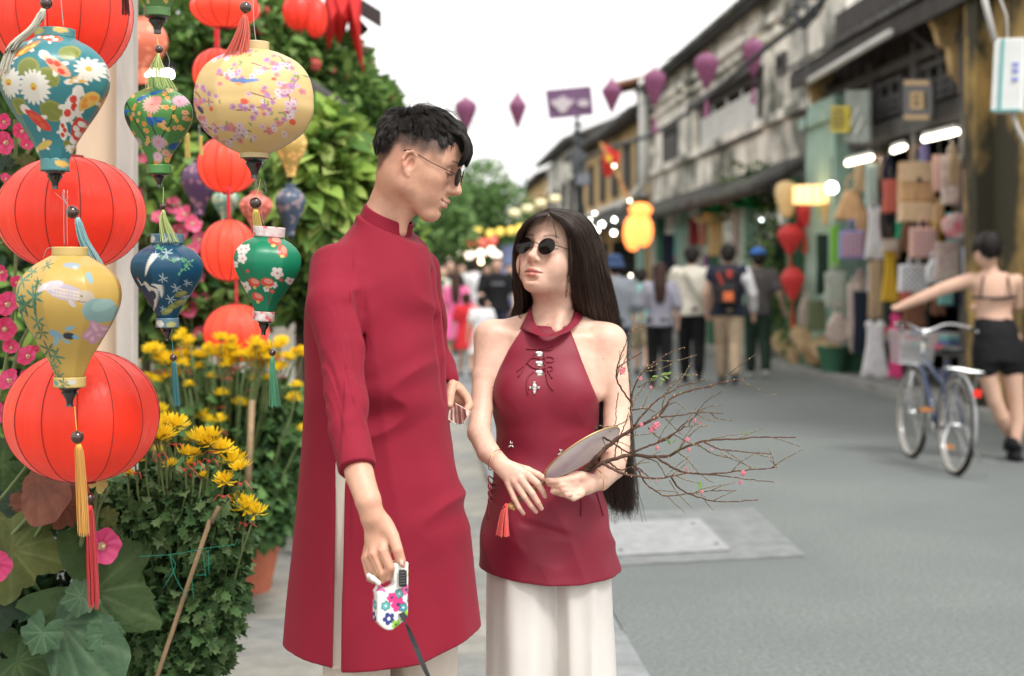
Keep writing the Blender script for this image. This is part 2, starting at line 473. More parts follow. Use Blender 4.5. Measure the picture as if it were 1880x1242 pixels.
cov = thing('manhole_cover', 'pale concrete utility cover set in the road behind the woman', 'manhole cover', tuple(gpt(1230, 992)))
mb = MB(); mb.prism(gpoly([(1000, 966), (1285, 957), (1342, 1014), (1010, 1030)], .008), (0, 0, .006)); mb.build('cover_plate', PLATE, cov)
for p in ((1272, 966), (1315, 1004), (1140, 1016), (1130, 964)):
    mb = MB(); mb.lathe([(.012, 0), (.012, .004), (0, .004)], Vector((gpt(*p).x, gpt(*p).y, .0145)), 12); mb.build('lifting_hole', mat('dark_iron', (.05, .05, .05), .6), cov)
# pavement of worn stone slabs left of the road: every slab a piece
pave = bpy.data.objects.new('pavement', None); COL.objects.link(pave); pave['kind'] = 'structure'; ORI[pave.name] = Vector((0, 0, 0))
rng = np.random.RandomState(3)
def slab_mesh(w_, l_, k, cols):
    mb = MB(); h = .03; b = .006; j = lambda: rng.uniform(-.006, .006)
    o = [(-w_/2+j(), -l_/2+j()), (w_/2+j(), -l_/2+j()), (w_/2+j(), l_/2+j()), (-w_/2+j(), l_/2+j())]
    P = [Vector((x, y, -.03)) for x, y in o]+[Vector((x, y, -b)) for x, y in o]+[Vector((x*(1-2*b/w_), y*(1-2*b/l_), rng.uniform(-.002, .002))) for x, y in o]
    F = [(8, 9, 10, 11)]
    for r_ in (0, 4): F += [(r_+i, r_+(i+1) % 4, r_+4+(i+1) % 4, r_+4+i) for i in range(4)]
    mb.add(P, F, cols)
    me = bpy.data.meshes.new('slab'); me.from_pydata(mb.v, [], mb.f)
    ca = me.color_attributes.new('Col', 'FLOAT_COLOR', 'POINT'); ca.data.foreach_set('color', [x for c in mb.c for x in (*c, 1.0)])
    me.materials.append(STONE); return me
tones = [(.222, .216, .190), (.195, .193, .180), (.240, .230, .200), (.185, .188, .178), (.212, .205, .182)]
wds = [.62, .48, .75, .55]; SM = {}
v = 2.2; row = 0; ns = 0
while v < 21 and ns < 280:
    l_ = [.30, .26, .34][row % 3]; u = UL-.36; k = row
    while u > -2.7 and ns < 290:
        w_ = wds[(row*7+k*3) % 4]; key = (w_, l_, (row+k) % 5)
        if key not in SM: SM[key] = slab_mesh(w_-.014, l_-.014, 0, tones[(row+k) % 5])
        o = bpy.data.objects.new('paving_slab', SM[key]); COL.objects.link(o); o.parent = pave
        c = S(u-w_/2, v+l_/2, 0); o.location = (c.x, c.y, .012+rng.uniform(-.002, .002)); o.rotation_euler = (0, 0, -YAW+rng.uniform(-.004, .004)); ns += 1
        u -= w_; k += 1
    v += l_; row += 1
rest = MB()
while v < 70:
    u = UL-.36
    while u > -2.7:
        w_ = .8; c = S(u-w_/2, v+.2, .006); rest.box(c, (w_-.02, .38, .03), Matrix.Rotation(-YAW, 3, 'Z'), tones[rng.randint(5)]); u -= w_
    v += .4
o = rest.build('far_paving_slab', STONE, pave, vcol=True); o['kind'] = 'stuff'
# the grey-blue edging strip between slabs and asphalt
edg = bpy.data.objects.new('kerb', None); COL.objects.link(edg); edg['kind'] = 'structure'; ORI[edg.name] = Vector((0, 0, 0))
em = None; v = 2.0; q = 0
BLU = [(.205, .220, .222), (.18, .198, .20), (.225, .238, .24)]
while v < 40:
    key = ('e', q % 3)
    if key not in SM: SM[key] = slab_mesh(.32, .485, 0, BLU[q % 3])
    o = bpy.data.objects.new('edging_stone', SM[key]); COL.objects.link(o); o.parent = edg; c = S(UL-.17, v+.25, 0); o.location = (c.x, c.y, .014); o.rotation_euler = (0, 0, -YAW); v += .5; q += 1
# right kerb and raised pavement
kr = MB()
for i in range(26):
    kr.box(S(UR+.09, 6+i*1.2+.6, .05), (.18, 1.185, .13), Matrix.Rotation(-YAW, 3, 'Z'), (.30, .31, .30))
for i in range(16): kr.box(S(UR+.09, 37.5+i*6+3, .05), (.18, 5.98, .13), Matrix.Rotation(-YAW, 3, 'Z'), (.30, .31, .30))
o = kr.build('right_kerb', mat('kerb_stone', (.27, .275, .265), .85, var=.15, vscale=6, bump=.4, bscale=50), bevel=.015); tag(o, kind='structure')
mb = MB(); mb.prism([S(UR+.18, -2), S(UR+1.9, -2), S(UR+1.9, 120), S(UR+.18, 120)], (0, 0, .105)); o = mb.build('right_pavement', mat('grey_paving', (.29, .285, .27), .85, var=.2, vscale=3, bump=.4, bscale=40)); tag(o, kind='structure')

# ------------------------------------------------------------ buildings on the right
ZR = Matrix.Rotation(-YAW, 3, 'Z')
def SB(mb, u0, u1, v0, v1, z0, z1, col=None):
    """a box in street coordinates"""
    return mb.box(S((u0+u1)/2, (v0+v1)/2, (z0+z1)/2), (abs(u1-u0), abs(v1-v0), abs(z1-z0)), ZR, col)
def spt(u, px, py):
    """the point of the vertical plane u metres right of the street line seen at (px,py)"""
    a = (px-CX)/FPX; d = u/(a*cos(YAW)-sin(YAW)) if False else None
    d = u/(a*cos(YAW)-sin(YAW))
    return W(px, py, d)
def sv(u, px): p = spt(u, px, HY); return p.x*sin(YAW)+p.y*cos(YAW)
PLAS = mat('weathered_plaster', (.74, .71, .64), .9, var=.34, vscale=1.7, bump=.5, bscale=14, wear=((.16, .165, .14), .7, .47, .61), spec=.1, detail=8)
YEL = mat('yellow_plaster', (.60, .42, .20), .9, var=.18, vscale=1.2, bump=.4, bscale=16, wear=((.42, .33, .20), .7, .48, .66), spec=.2)
YELM = mat('mossy_yellow_plaster', (.56, .37, .13), .9, var=.2, vscale=1.6, bump=.5, bscale=18, wear=((.050, .046, .030), .8, .36, .49), stretch=(1, 1, .5), spec=.2)
ROOF = mat('old_roof_tile', (.075, .072, .066), .9, vcol=True, var=.35, vscale=2.5, bump=.5, bscale=25, wear=((.13, .15, .09), .9, .56, .72))
WOOD = mat('dark_timber', (.036, .030, .026), .7, var=.3, vscale=4, bump=.4, bscale=30, stretch=(1, 1, .25))
WOOD2 = mat('grey_timber', (.095, .092, .09), .75, var=.25, vscale=4, bump=.4, bscale=30, stretch=(1, 1, .25))
DARK = mat('shaded_interior', (.010, .008, .007), .95, spec=.1)  # near-black colour stands in for the shade inside shops and windows
MINT = mat('mint_paint', (.30, .46, .38), .6, var=.12, vscale=3, bump=.15, bscale=30, wear=((.42, .46, .36), 1.2, .55, .7))
GRN = mat('green_paint', (.055, .16, .095), .55, var=.15, vscale=4)
WHT2 = mat('off_white_paint', (.66, .66, .63), .6, var=.08, vscale=3)
U0 = 6.0
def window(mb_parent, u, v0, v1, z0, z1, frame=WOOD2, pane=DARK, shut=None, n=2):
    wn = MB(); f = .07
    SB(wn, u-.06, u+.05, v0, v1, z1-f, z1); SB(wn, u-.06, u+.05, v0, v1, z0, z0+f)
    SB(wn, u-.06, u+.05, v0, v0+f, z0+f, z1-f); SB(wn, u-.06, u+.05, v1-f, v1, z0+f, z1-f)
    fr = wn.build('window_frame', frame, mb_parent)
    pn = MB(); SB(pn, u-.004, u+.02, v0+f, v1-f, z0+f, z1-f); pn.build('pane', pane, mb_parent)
    if shut:
        w_ = (v1-v0-2*f)/n
        for i in range(n):
            sh = MB(); a = v0+f+i*w_+.012; b = a+w_-.024; k = int((z1-z0-2*f-.1)/.10)
            SB(sh, u-.045, u-.02, a, a+.05, z0+f+.01, z1-f-.01); SB(sh, u-.045, u-.02, b-.05, b, z0+f+.01, z1-f-.01)
            for q in range(k): SB(sh, u-.04, u-.012, a+.052, b-.052, z0+f+.03+q*.10, z0+f+.11+q*.10)
            sh.build('shutter', shut, mb_parent)
# A: the dark timber shop house with a deep tiled eave
v_a, v_b = sv(U0, 1800), sv(U0-.55, 1462)     # near and far ends
shop = thing('shop_house', 'dark timber shop house with tiled eave and carved yellow brackets', 'building', tuple(S(U0+2, (v_a+v_b)/2)))
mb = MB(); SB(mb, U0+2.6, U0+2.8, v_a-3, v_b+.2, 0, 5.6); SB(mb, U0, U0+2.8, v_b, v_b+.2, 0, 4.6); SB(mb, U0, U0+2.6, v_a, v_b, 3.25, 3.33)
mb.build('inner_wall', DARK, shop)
mb = MB(); SB(mb, U0+.02, U0+.10, v_a, v_b, 3.30, 5.2); mb.build('upper_wall', WOOD, shop)
nb = int((v_b-v_a)/.42)
for i in range(nb):
    a = v_a+(v_b-v_a)*i/nb
    mb = MB(); SB(mb, U0-.02, U0+.015, a+.02, a+(v_b-v_a)/nb-.02, 3.34, 4.9); mb.build('wall_plank', WOOD, shop)
for z, t in ((3.12, .24), (3.95, .12)):
    mb = MB(); SB(mb, U0-.16, U0-.03, v_a, v_b, z, z+t); mb.build('beam', WOOD2, shop, bevel=.01)
for f in (0.0, .30, .62, 1.0):
    a = v_a+.1+(v_b-v_a-.3)*f; mb = MB(); SB(mb, U0-.14, U0+.04, a, a+.16, .12, 4.2); mb.build('post', WOOD2, shop, bevel=.01)
for f in (.1, .42, .70):                                     # shuttered openings under the eave
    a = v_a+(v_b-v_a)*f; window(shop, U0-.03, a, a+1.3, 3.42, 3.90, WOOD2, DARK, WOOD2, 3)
# tiled roof: battens of barrel tiles, each run one piece
ue, ze = U0-.55, 4.42
def roof_runs(root, u0, z0, u1, z1, va, vb, step, nm='roof_tile_row', m=ROOF, thick=.05):
    n = max(1, int((vb-va)/step)); sl_ = math.atan2(z1-z0, u1-u0)
    base = MB(); base.prism([S(u0, va, z0), S(u1, va, z1), S(u1, vb, z1), S(u0, vb, z0)], (0, 0, -.06)); base.build('roof_deck', WOOD, root)
    for i in range(n):
        mb = MB(); a = va+(vb-va)*(i+.5)/n; V = []; k = 7; w2 = (vb-va)/n*.5
        for j, (uu, zz) in enumerate(((u0-.05, z0-.01), (u1, z1))):
            for q in range(k):
                t = pi*q/(k-1); V.append(S(uu, a-cos(t)*w2*.98, zz+.012+sin(t)*w2*.55))
        mb.add(V, [(q, q+1, k+q+1, k+q) for q in range(k-1)]+[tuple(range(k-1, -1, -1))], (.5+.5*((i*37) % 10)/10,)*3)
        c = .055+.04*((i*37) % 10)/10; mb.c = [(c, c*.97, c*.9)]*len(mb.c)
        mb.build(nm, m, root, smooth=False, vcol=True)
roof_runs(shop, ue, ze, U0+3.2, 6.6, v_a-2.4, v_b+.3, .24)
mb = MB(); SB(mb, ue-.02, ue+.05, v_a-2.4, v_b+.3, ze-.26, ze-.07); mb.build('fascia', WOOD, shop)
mb = MB(); mb.tube([S(ue-.06, sv(ue, 1645), ze-.22), S(ue-.06, sv(ue, 1492), ze-.30)], .045, 8, col=None); tube_l = mb.build('unlit_tube', WHT2, shop, smooth=True)
CARV = mat('carved_ochre', (.52, .36, .17), .8, var=.35, vscale=6, bump=.6, bscale=30)
def bracket(vv, nm='carved_bracket'):
    out = [(U0, ze-.05), (ue+.1, ze-.05), (ue+.12, ze-.22), (ue+.17, ze-.30), (ue+.22, ze-.48), (ue+.32, ze-.52), (ue+.35, ze-.80), (ue+.46, ze-.90), (ue+.50, ze-1.25), (U0, ze-1.45)]
    mb = MB(); P = [S(a, vv, b) for a, b in out]; mb.prism(P, S(0, .14, 0)-S(0, 0, 0)); mb.build(nm, CARV, shop, bevel=.02)
bracket(v_b-.05); bracket(v_a+.3)
mb = MB(); mb.tube([S(ue+.1, sv(ue, 1640), ze-.1), S(U0-.1, sv(U0, 1745), 3.9)], .03, 6); mb.build('stay', WOOD2, shop)
# signs under the eave
def hang_board(u, px0, py0, px1, py1, m, nm, label, tilt=0.0, marks=None, th=.04, cat='sign'):
    a, b = spt(u, px0, py0), spt(u, px1, py0); c, d = spt(u, px1, py1), spt(u, px0, py1)
    c.x, c.y = b.x, b.y; d.x, d.y = a.x, a.y
    t = thing(nm, label, cat, tuple((a+c)/2)); nrm = S(-1, 0)-S(0, 0)
    mb = MB(); mb.prism([a, b, c, d], -nrm*th); mb.build('board', m, t)
    if marks:
        k = 0
        for nmk, m2, pts in marks:
            mb = MB()
            P = [(a.lerp(b, x)).lerp(d.lerp(c, x), y)+nrm*(.004) for x, y in pts]
            mb.prism(P, nrm*.012); mb.build(nmk, m2, t)
    return t
BLKP = mat('black_lacquer', (.03, .028, .026), .35); GOLD = mat('old_gilt', (.50, .34, .16), .5, metal=.2)
R_q = lambda x0, y0, x1, y1: [(x0, y0), (x1, y0), (x1, y1), (x0, y1)]
hang_board(U0-.45, 1658, 146, 1712, 222, BLKP, 'sign_board', 'black lacquered sign board with gilt characters under the eave', marks=[
    ('gilt_mark', GOLD, R_q(.08, .03, .92, .14)), ('gilt_mark', GOLD, R_q(.30, .30, .42, .72)), ('gilt_mark', GOLD, R_q(.62, .30, .74, .72)), ('gilt_mark', GOLD, R_q(.43, .30, .61, .38)), ('gilt_mark', GOLD, R_q(.43, .64, .61, .72)), ('gilt_mark', GOLD, R_q(.47, .44, .57, .55)), ('gilt_mark', GOLD, R_q(.08, .86, .92, .97))])
YS = mat('yellow_sign', (.62, .50, .05), .6, var=.2, vscale=9); GS = mat('grey_green_panel', (.25, .29, .26), .6, var=.2, vscale=5)
hang_board(U0-.5, 1525, 195, 1556, 243, YS, 'hanging_sign', 'small yellow sign with dark writing hanging beside the grey panel', marks=[('written_line', WOOD, R_q(.15, .15+i*.2, .85, .22+i*.2)) for i in range(4)])
hang_board(U0-.45, 1551, 166, 1594, 262, GS, 'picture', 'grey green picture panel hanging from the beam at the shop\'s far end', marks=[('pattern_stroke', WHT2, [(.2, .7), (.6, .3), (.65, .34), (.25, .75)]), ('pattern_stroke', WHT2, [(.5, .8), (.8, .5), (.84, .54), (.55, .86)])])
# B: mossy yellow gable wall at the right edge, tree-dark streaks
va2, vb2 = sv(U0-.35, 1895), sv(U0-.35, 1795)
wallB = thing('gable_wall', 'mossy ochre plastered party wall with dark streaks at the right edge', 'building wall', tuple(S(U0, (va2+vb2)/2)))
mb = MB(); SB(mb, U0-.35, U0+3, va2-3.5, vb2, 0, 7.5); mb.build('wall', YELM, wallB)
mb = MB(); SB(mb, U0-.50, U0-.351, vb2-.35, vb2-.02, 0, 5.4); mb.build('pilaster', YELM, wallB)
mb = MB(); SB(mb, U0-.55, U0-.351, va2-3.4, vb2-.4, 4.9, 5.15); mb.build('cornice', WOOD2, wallB)
# C: mint pillar and green frontage
pil = thing('pillar', 'mint green plastered pillar between the timber shop and the green shop front', 'pillar', tuple(S(U0-.3, v_b+.6)))
vc0, vc1 = sv(U0-.35, 1532), sv(U0-.35, 1478)
mb = MB(); SB(mb, U0-.35, U0+.4, vc0, vc1, 0, 3.9); mb.build('shaft', MINT, pil, bevel=.02)
mb = MB(); SB(mb, U0-.42, U0+.4, vc0-.06, vc1+.06, 0, .45); mb.build('plinth', GRN, pil, bevel=.02)
mb = MB(); SB(mb, U0-.43, U0+.42, vc0-.08, vc1+.08, 3.55, 3.72); mb.build('capital', MINT, pil, bevel=.02)
# D: big weathered plaster house
v_d, v_e = vc1+.1, sv(U0, 1195)
hs2 = thing('plaster_house', 'tall grey plaster house with mould stains, broken shutters and a low tiled awning', 'building', tuple(S(U0+3, (v_d+v_e)/2)))
zt_ = 6.2
mb = MB(); SB(mb, U0, U0+.3, v_d, v_e, 2.6, zt_); SB(mb, U0+.01, U0+7, v_d, v_d+.25, 0, zt_-.01); SB(mb, U0+.01, U0+7, v_e-.25, v_e-.005, 0, zt_-.01)
mb.build('wall', PLAS, hs2)
mb = MB(); mb.prism([S(U0, v_d, 0), S(U0+6, v_d, 0), S(U0+6, v_e-.3, 0), S(U0+3, v_e-.3, 0)], (0, 0, 2.4)); mb.build('ground_floor', GRN, hs2)
roof_runs(hs2, U0-.35, zt_, U0+5, zt_+1.6, v_d-.3, v_e+.2, .45)
mb = MB(); SB(mb, U0-.10, U0-.002, v_d, v_e, zt_-.5, zt_-.35); SB(mb, U0-.10, U0-.002, v_d, v_e, 5.45, 5.53); SB(mb, U0-.12, U0-.002, v_d, v_e, 4.0, 4.15); mb.build('moulding', PLAS, hs2)
for a in (sv(U0, 1410)-.5, sv(U0, 1285)+.1, v_e-.5):
    mb = MB(); SB(mb, U0-.10, U0-.003, a, a+.38, 4.16, 5.3); mb.build('pilaster', PLAS, hs2)
a, b = sv(U0, 1400), sv(U0, 1290)
window(hs2, U0-.02, a, b, 3.95, 4.95, WOOD2, DARK, WHT2, 4)
mb = MB(); SB(mb, U0-.30, U0-.001, a-.3, b+.3, 5.0, 5.09); mb.build('hood', WOOD2, hs2)
window(hs2, U0-.02, sv(U0, 1446), sv(U0, 1432), 4.75, 5.1); window(hs2, U0-.02, sv(U0, 1245), sv(U0, 1222), 4.1, 5.0, WOOD2, DARK, WOOD2, 2)
def awning(root, u0, z0, u1, z1, va, vb, step=.24): roof_runs(root, u0, z0, u1, z1, va, vb, step)
awning(hs2, U0-.95, 2.72, U0-.05, 3.2, v_d+.2, v_e, .40)
mb = MB(); mb.tube([S(U0-.25, v_e-.4, 6.5), S(U0-.25, v_e-.4, 3.8), S(U0-.35, v_e+.6, 3.55), S(U0-.35, v_e+3, 3.4)], .13, 10); mb.build('drain_pipe', WHT2, hs2, smooth=True)
for i in range(6):
    a = v_d+.4+i*(v_e-v_d-1)/5; mb = MB(); SB(mb, U0-.45, U0-.25, a, a+.2, .1, 2.9); mb.build('shop_post', MINT if i % 2 else GRN, hs2)
# E: yellow houses farther down
def far_house(v0, v1, zt, m, label, u=U0, awn=True, roofh=1.8, eave=.5, nwin=3, shut=WOOD2, z2=3.9):
    t = thing('row_house', label, 'building', tuple(S(u+3, (v0+v1)/2)))
    mb = MB(); SB(mb, u, u+8, v0, v1, 0, zt); mb.build('wall', m, t)
    roof_runs(t, u-eave, zt+.02, u+4, zt+roofh, v0-.05, v1+.05, .6)
    L = v1-v0
    for i in range(nwin):
        a = v0+L*(i+.5)/nwin-.55; window(t, u-.03, a, a+1.1, z2, z2+1.4, WOOD, DARK, shut, 2)
    mb = MB(); SB(mb, u-.02, u-.001, v0+.5, v1-.5, .1, 2.5); mb.build('shop_mouth_shade', DARK, t)  # flat dark panel on the wall: painted shade of the open shop
    if awn: awning(t, u-.95, 2.75, u-.05, 3.35, v0+.1, v1-.1, .6)
    mb = MB(); SB(mb, u-.12, u-.001, v0, v1, 3.55, 3.68); mb.build('string_course', WHT2, t)
    return t
v1 = v_e+.3
far_house(v1, v1+7.5, 5.7, YEL, 'ochre house with brown shutters beside the drain pipe', nwin=3)
far_house(v1+7.6, v1+17, 5.8, YEL, 'pale ochre house with dark eave behind the flag', nwin=3)
far_house(v1+17.1, v1+30, 6.6, PLAS, 'far grey house on the right with mossy roof', nwin=4)
far_house(v1+30.1, v1+48, 6.2, YEL, 'farthest ochre house on the right, half hidden by trees', nwin=4)
# attic dormer with rusty canopy
dm = thing('rooftop_shed', 'rusty roofed shed on top of the grey plaster house\'s far end', 'shed', tuple(S(U0+.5, v_e+1)))
mb = MB(); SB(mb, U0-.1, U0+1.6, v_e+.35, v_e+1.9, 5.75, 6.5); mb.build('wall', PLAS, dm)
mb = MB(); mb.prism([S(U0-.9, v_e+.1, 6.4), S(U0+2, v_e+.1, 7.1), S(U0+2, v_e+2.6, 7.1), S(U0-.9, v_e+2.6, 6.4)], (0, 0, .1)); mb.build('roof', mat('rusty_sheet', (.22, .10, .06), .8, var=.4, vscale=3), dm)
# left side, behind the vines: a row of low yellow houses
def left_house(v0, v1, zt, label, u=-4.2, m=YEL):
    t = thing('row_house', label, 'building', tuple(S(u-3, (v0+v1)/2)))
    mb = MB(); SB(mb, u-8, u, v0, v1, 0, zt); mb.build('wall', m, t)
    n = int((v1-v0)/.6)
    base = MB(); base.prism([S(u+.6, v0, zt), S(u-4, v0, zt+1.9), S(u-4, v1, zt+1.9), S(u+.6, v1, zt)], (0, 0, .12)); base.build('roof', ROOF, t)
    for i in range(3):
        a = v0+(v1-v0)*(i+.5)/3; mb = MB(); SB(mb, u, u+.03, a-.5, a+.5, 1.0, 2.2); mb.build('window', WOOD, t)
left_house(6, 17, 3.6, 'yellow house on the left almost hidden behind the flowering plants')
left_house(17.2, 34, 4.0, 'yellow house on the left behind the green vines', u=-4.6)
left_house(34.2, 62, 4.2, 'farther yellow house on the left behind the street tree', u=-4.9)
# ------------------------------------------------------------ plants
LEAFM = mat('leaf', rough=.6, vcol=True, spec=.22, backlit=.32)
LEAFD = mat('thick_leaf', rough=.58, vcol=True, spec=.22, backlit=.14, bump=.6, bscale=45, var=.18, vscale=14)
STEM = mat('green_stem', (.13, .18, .07), .6, var=.2, vscale=20); BARK = mat('bark', (.16, .125, .095), .85, var=.3, vscale=8, bump=.6, bscale=30)
PETY = mat('yellow_petal', (.93, .70, .03), .55, var=.10, vscale=40, backlit=.35); PETP = mat('pink_petal', rough=.5, vcol=True, backlit=.3)
BAMB = mat('bamboo_cane', (.30, .21, .12), .6, var=.25, vscale=12, bump=.3, bscale=50); TERR = mat('terracotta', (.42, .13, .075), .75, var=.15, vscale=6, bump=.25, bscale=40)
def leaf_shape(kind):
    """outline of a flat leaf: list of (x across, y along), tip at y=1"""
    if kind == 'oval': return [(0, 0), (.22, .25), (.27, .5), (.18, .78), (0, 1), (-.18, .78), (-.27, .5), (-.22, .25)]
    if kind == 'long': return [(0, 0), (.13, .3), (.13, .6), (0, 1), (-.13, .6), (-.13, .3)]
    if kind == 'lobed': return [(0, 0), (.10, .18), (.30, .22), (.22, .38), (.42, .50), (.24, .60), (.28, .80), (.10, .80), (0, 1), (-.10, .80), (-.28, .80), (-.24, .60), (-.42, .50), (-.22, .38), (-.30, .22), (-.10, .18)]
def leaf_cloud(name, P, size, cols, m, parent=None, kind='oval', seed=0, up=.4, curl=.25, dirs=None, own=None):
    """P (n,3) leaf base points; one joined mesh of little bent leaves"""
    rng = np.random.RandomState(seed); n = len(P); o = np.array(leaf_shape(kind)); k = len(o)
    d = rng.normal(size=(n, 3)) if dirs is None else dirs+rng.normal(size=(n, 3))*.55
    d /= np.linalg.norm(d, axis=1, keepdims=True); nrm = rng.normal(size=(n, 3))*(1-up)+np.array((0, -.35, 1.0))*up*2
    s_ = np.cross(d, nrm); s_ /= np.linalg.norm(s_, axis=1, keepdims=True)+1e-9; u = np.cross(s_, d)
    sz = (size*rng.uniform(.65, 1.25, n))[:, None, None]
    x = o[:, 0][None, :, None]; y = o[:, 1][None, :, None]
    V = P[:, None, :]+sz*(s_[:, None, :]*x+d[:, None, :]*y-u[:, None, :]*(curl*y*y+np.abs(x)*-.35))
    mid = P[:, None, :]+sz*(d[:, None, :]*.5-u[:, None, :]*(curl*.25))
    V = np.concatenate([mid, V], 1).reshape(-1, 3); b = np.arange(n)*(k+1)
    F = np.concatenate([np.stack([b, b+1+i, b+1+(i+1) % k], 1) for i in range(k)])
    cols = np.array(cols); c = cols[rng.randint(len(cols), size=n)]*rng.uniform(.75, 1.25, (n, 1)); C = np.repeat(c, k+1, axis=0)
    ob = mesh_np(name, V, F, m, parent, own, False, C); ob['kind'] = 'stuff'; return ob
def blob_pts(cs, n, seed, shell=.55):
    """cs: list of (centre, radii); points spread through the volumes, denser near their skins"""
    rng = np.random.RandomState(seed); vol = np.array([r[0]*r[1]*r[2] for c, r in cs])**.67; pick = rng.choice(len(cs), n, p=vol/vol.sum())
    d = rng.normal(size=(n, 3)); d /= np.linalg.norm(d, axis=1, keepdims=True); q = rng.uniform(shell**3, 1, n)**(1/3)
    C = np.array([tuple(c) for c, r in cs]); Rr = np.array([r for c, r in cs]); return C[pick]+d*Rr[pick]*q[:, None], d
GR1 = [(.085, .17, .04), (.14, .25, .06), (.06, .12, .035), (.20, .33, .08)]; GRL = [(.24, .36, .07), (.32, .44, .10), (.18, .30, .06), (.38, .46, .14)]; GRD = [(.025, .06, .02), (.04, .085, .03), (.03, .07, .035)]
def px_blob(x, y, d, rx, ry, dd): return (W(x, y, d), (rx*d/FPX, dd, ry*d/FPX))
# the vine-clad roof on the left
vine = thing('vine', 'leafy flowering vine covering the roof at the upper left', 'vine', tuple(W(560, 500, 8)))
cs = [px_blob(x, y, d, rx, ry, .6) for x, y, d, rx, ry in ((340, 60, 7.4, 90, 70), (430, 80, 7.6, 90, 60), (520, 110, 7.8, 90, 60), (590, 150, 8, 80, 50), (640, 190, 8, 75, 60), (690, 250, 8.2, 50, 70), (640, 280, 8, 80, 60), (560, 200, 7.8, 80, 80), (620, 110, 8.2, 50, 35), (700, 190, 8.4, 25, 30), (730, 300, 8.4, 25, 60), (300, 160, 7.4, 80, 80), (240, 60, 7.2, 60, 80), (520, 60, 8, 60, 40), (470, 40, 7.8, 50, 40))]
P, Dr = blob_pts(cs, 11000, 1); leaf_cloud('vine_leaves', P, .085, GR1+[(.15, .24, .07)], LEAFM, vine, 'oval', 1, .35, dirs=Dr)
rng = np.random.RandomState(9)
mb = MB()
for i in range(14):
    a = W(rng.uniform(300, 700), rng.uniform(330, 420), 8.1); b = W(rng.uniform(300, 700), rng.uniform(80, 240), 7.9); mb.tube([a, a.lerp(b, .5)+Vector((rng.normal()*.1, 0, .1)), b], [.02, .015, .008], 5)
mb.build('vine_stem', BARK, vine, smooth=True)
fl = MB()
for i in range(90):
    c, r_ = cs[rng.randint(len(cs))]; d = Vector(rng.normal(size=3)).normalized(); p = c+Vector((d.x*r_[0], -abs(d.y)*r_[1], d.z*r_[2])); fl.ball(p, .022+.02*rng.rand(), 6, [(.6, .12, .10), (.62, .2, .16)][i % 2])
o = fl.build('vine_blossoms', PETP, vine, vcol=True); o['kind'] = 'stuff'
# roof and rafters the vines grow on, with the dark corner at top
pr = thing('stall_roof', 'dark tiled stall roof under the vines with a corner jutting over the street', 'roof', tuple(W(560, 200, 8)))
mb = MB(); mb.prism([W(150, 250, 7.0), W(640, 150, 8.6), W(760, 400, 11), W(150, 420, 9)], (0, 0, -.12)); mb.build('roof_slab', ROOF, pr)
mb = MB(); mb.prism([W(520, -60, 7.6), W(700, 52, 7.6), W(640, 12, 9.5), W(520, -60, 9.5)], (0, 0, .09)); mb.build('roof_corner', mat('dark_tile', (.05, .04, .04), .8), pr)
for x in (560, 600, 640):
    mb = MB(); mb.tube([W(x-60, -40, 7.7), W(x+30, 60, 7.7)], .03, 5); mb.build('rafter', WOOD, pr)
mb = MB(); mb.tube([W(470, 95, 7.0), W(640, 210, 7.3)], .045, 8); mb.build('gutter', WOOD2, pr, smooth=True)
for x in (300, 560, 735):
    mb = MB(); a = W(x, 300, 8.6); b = Vector((a.x, a.y, 0)); mb.tube([a, b], .06, 8); mb.build('post', WOOD, pr, smooth=True)
# pale broad leaves below, and the darker mass behind the lanterns
bush = thing('banana_like_shrub', 'yellow green broad leaved shrub behind the lanterns', 'shrub', tuple(W(610, 600, 6.6)))
cs = [px_blob(x, y, d, rx, ry, .35) for x, y, d, rx, ry in ((600, 270, 6.6, 50, 45), (630, 330, 6.6, 60, 55), (580, 350, 6.5, 50, 60), (660, 390, 6.8, 40, 45), (610, 410, 6.6, 50, 40), (570, 290, 6.5, 30, 40))]
P, Dr = blob_pts(cs, 2200, 2, .3); leaf_cloud('broad_leaves', P, .145, GRL+GR1[:2], LEAFM, bush, 'oval', 2, .55, .35, dirs=Dr)
mb = MB()
for i in range(4): a = W(640+i*10, 560, 7.0); a.z = 0; mb.tube([a, W(630+i*10, 430, 6.8), W(590+i*20, 330, 6.6)], [.012, .01, .006], 6)
mb.build('stem', STEM, bush, smooth=True)
hedge = thing('hedge', 'dark green hedge filling the back of the flower stall', 'hedge', tuple(W(480, 700, 7)))
cs = [px_blob(x, y, d, rx, ry, .5) for x, y, d, rx, ry in ((520, 380, 7.2, 70, 60), (500, 470, 7, 90, 70), (560, 500, 7, 90, 70), (430, 540, 6.8, 90, 70), (330, 520, 6.6, 90, 80), (350, 400, 6.8, 70, 80), (620, 480, 7.4, 80, 60), (700, 440, 8, 60, 70), (640, 560, 7.2, 90, 60), (740, 520, 9, 50, 60), (300, 300, 7, 70, 80), (60, 300, 6.5, 90, 90), (60, 500, 6.5, 100, 100), (40, 100, 6.5, 80, 100), (60, 700, 6, 100, 100))]
P, Dr = blob_pts(cs, 9000, 3); leaf_cloud('hedge_leaves', P, .10, GR1+GRD+GRL[:1], LEAFM, hedge, 'oval', 3, .3, dirs=Dr)
mb = MB()
for i in range(10): a = W(60+i*70, 600, 7); a.z = 0; mb.tube([a, W(60+i*70, 480, 7)], [.03, .015], 5)
mb.build('trunk', BARK, hedge, smooth=True)
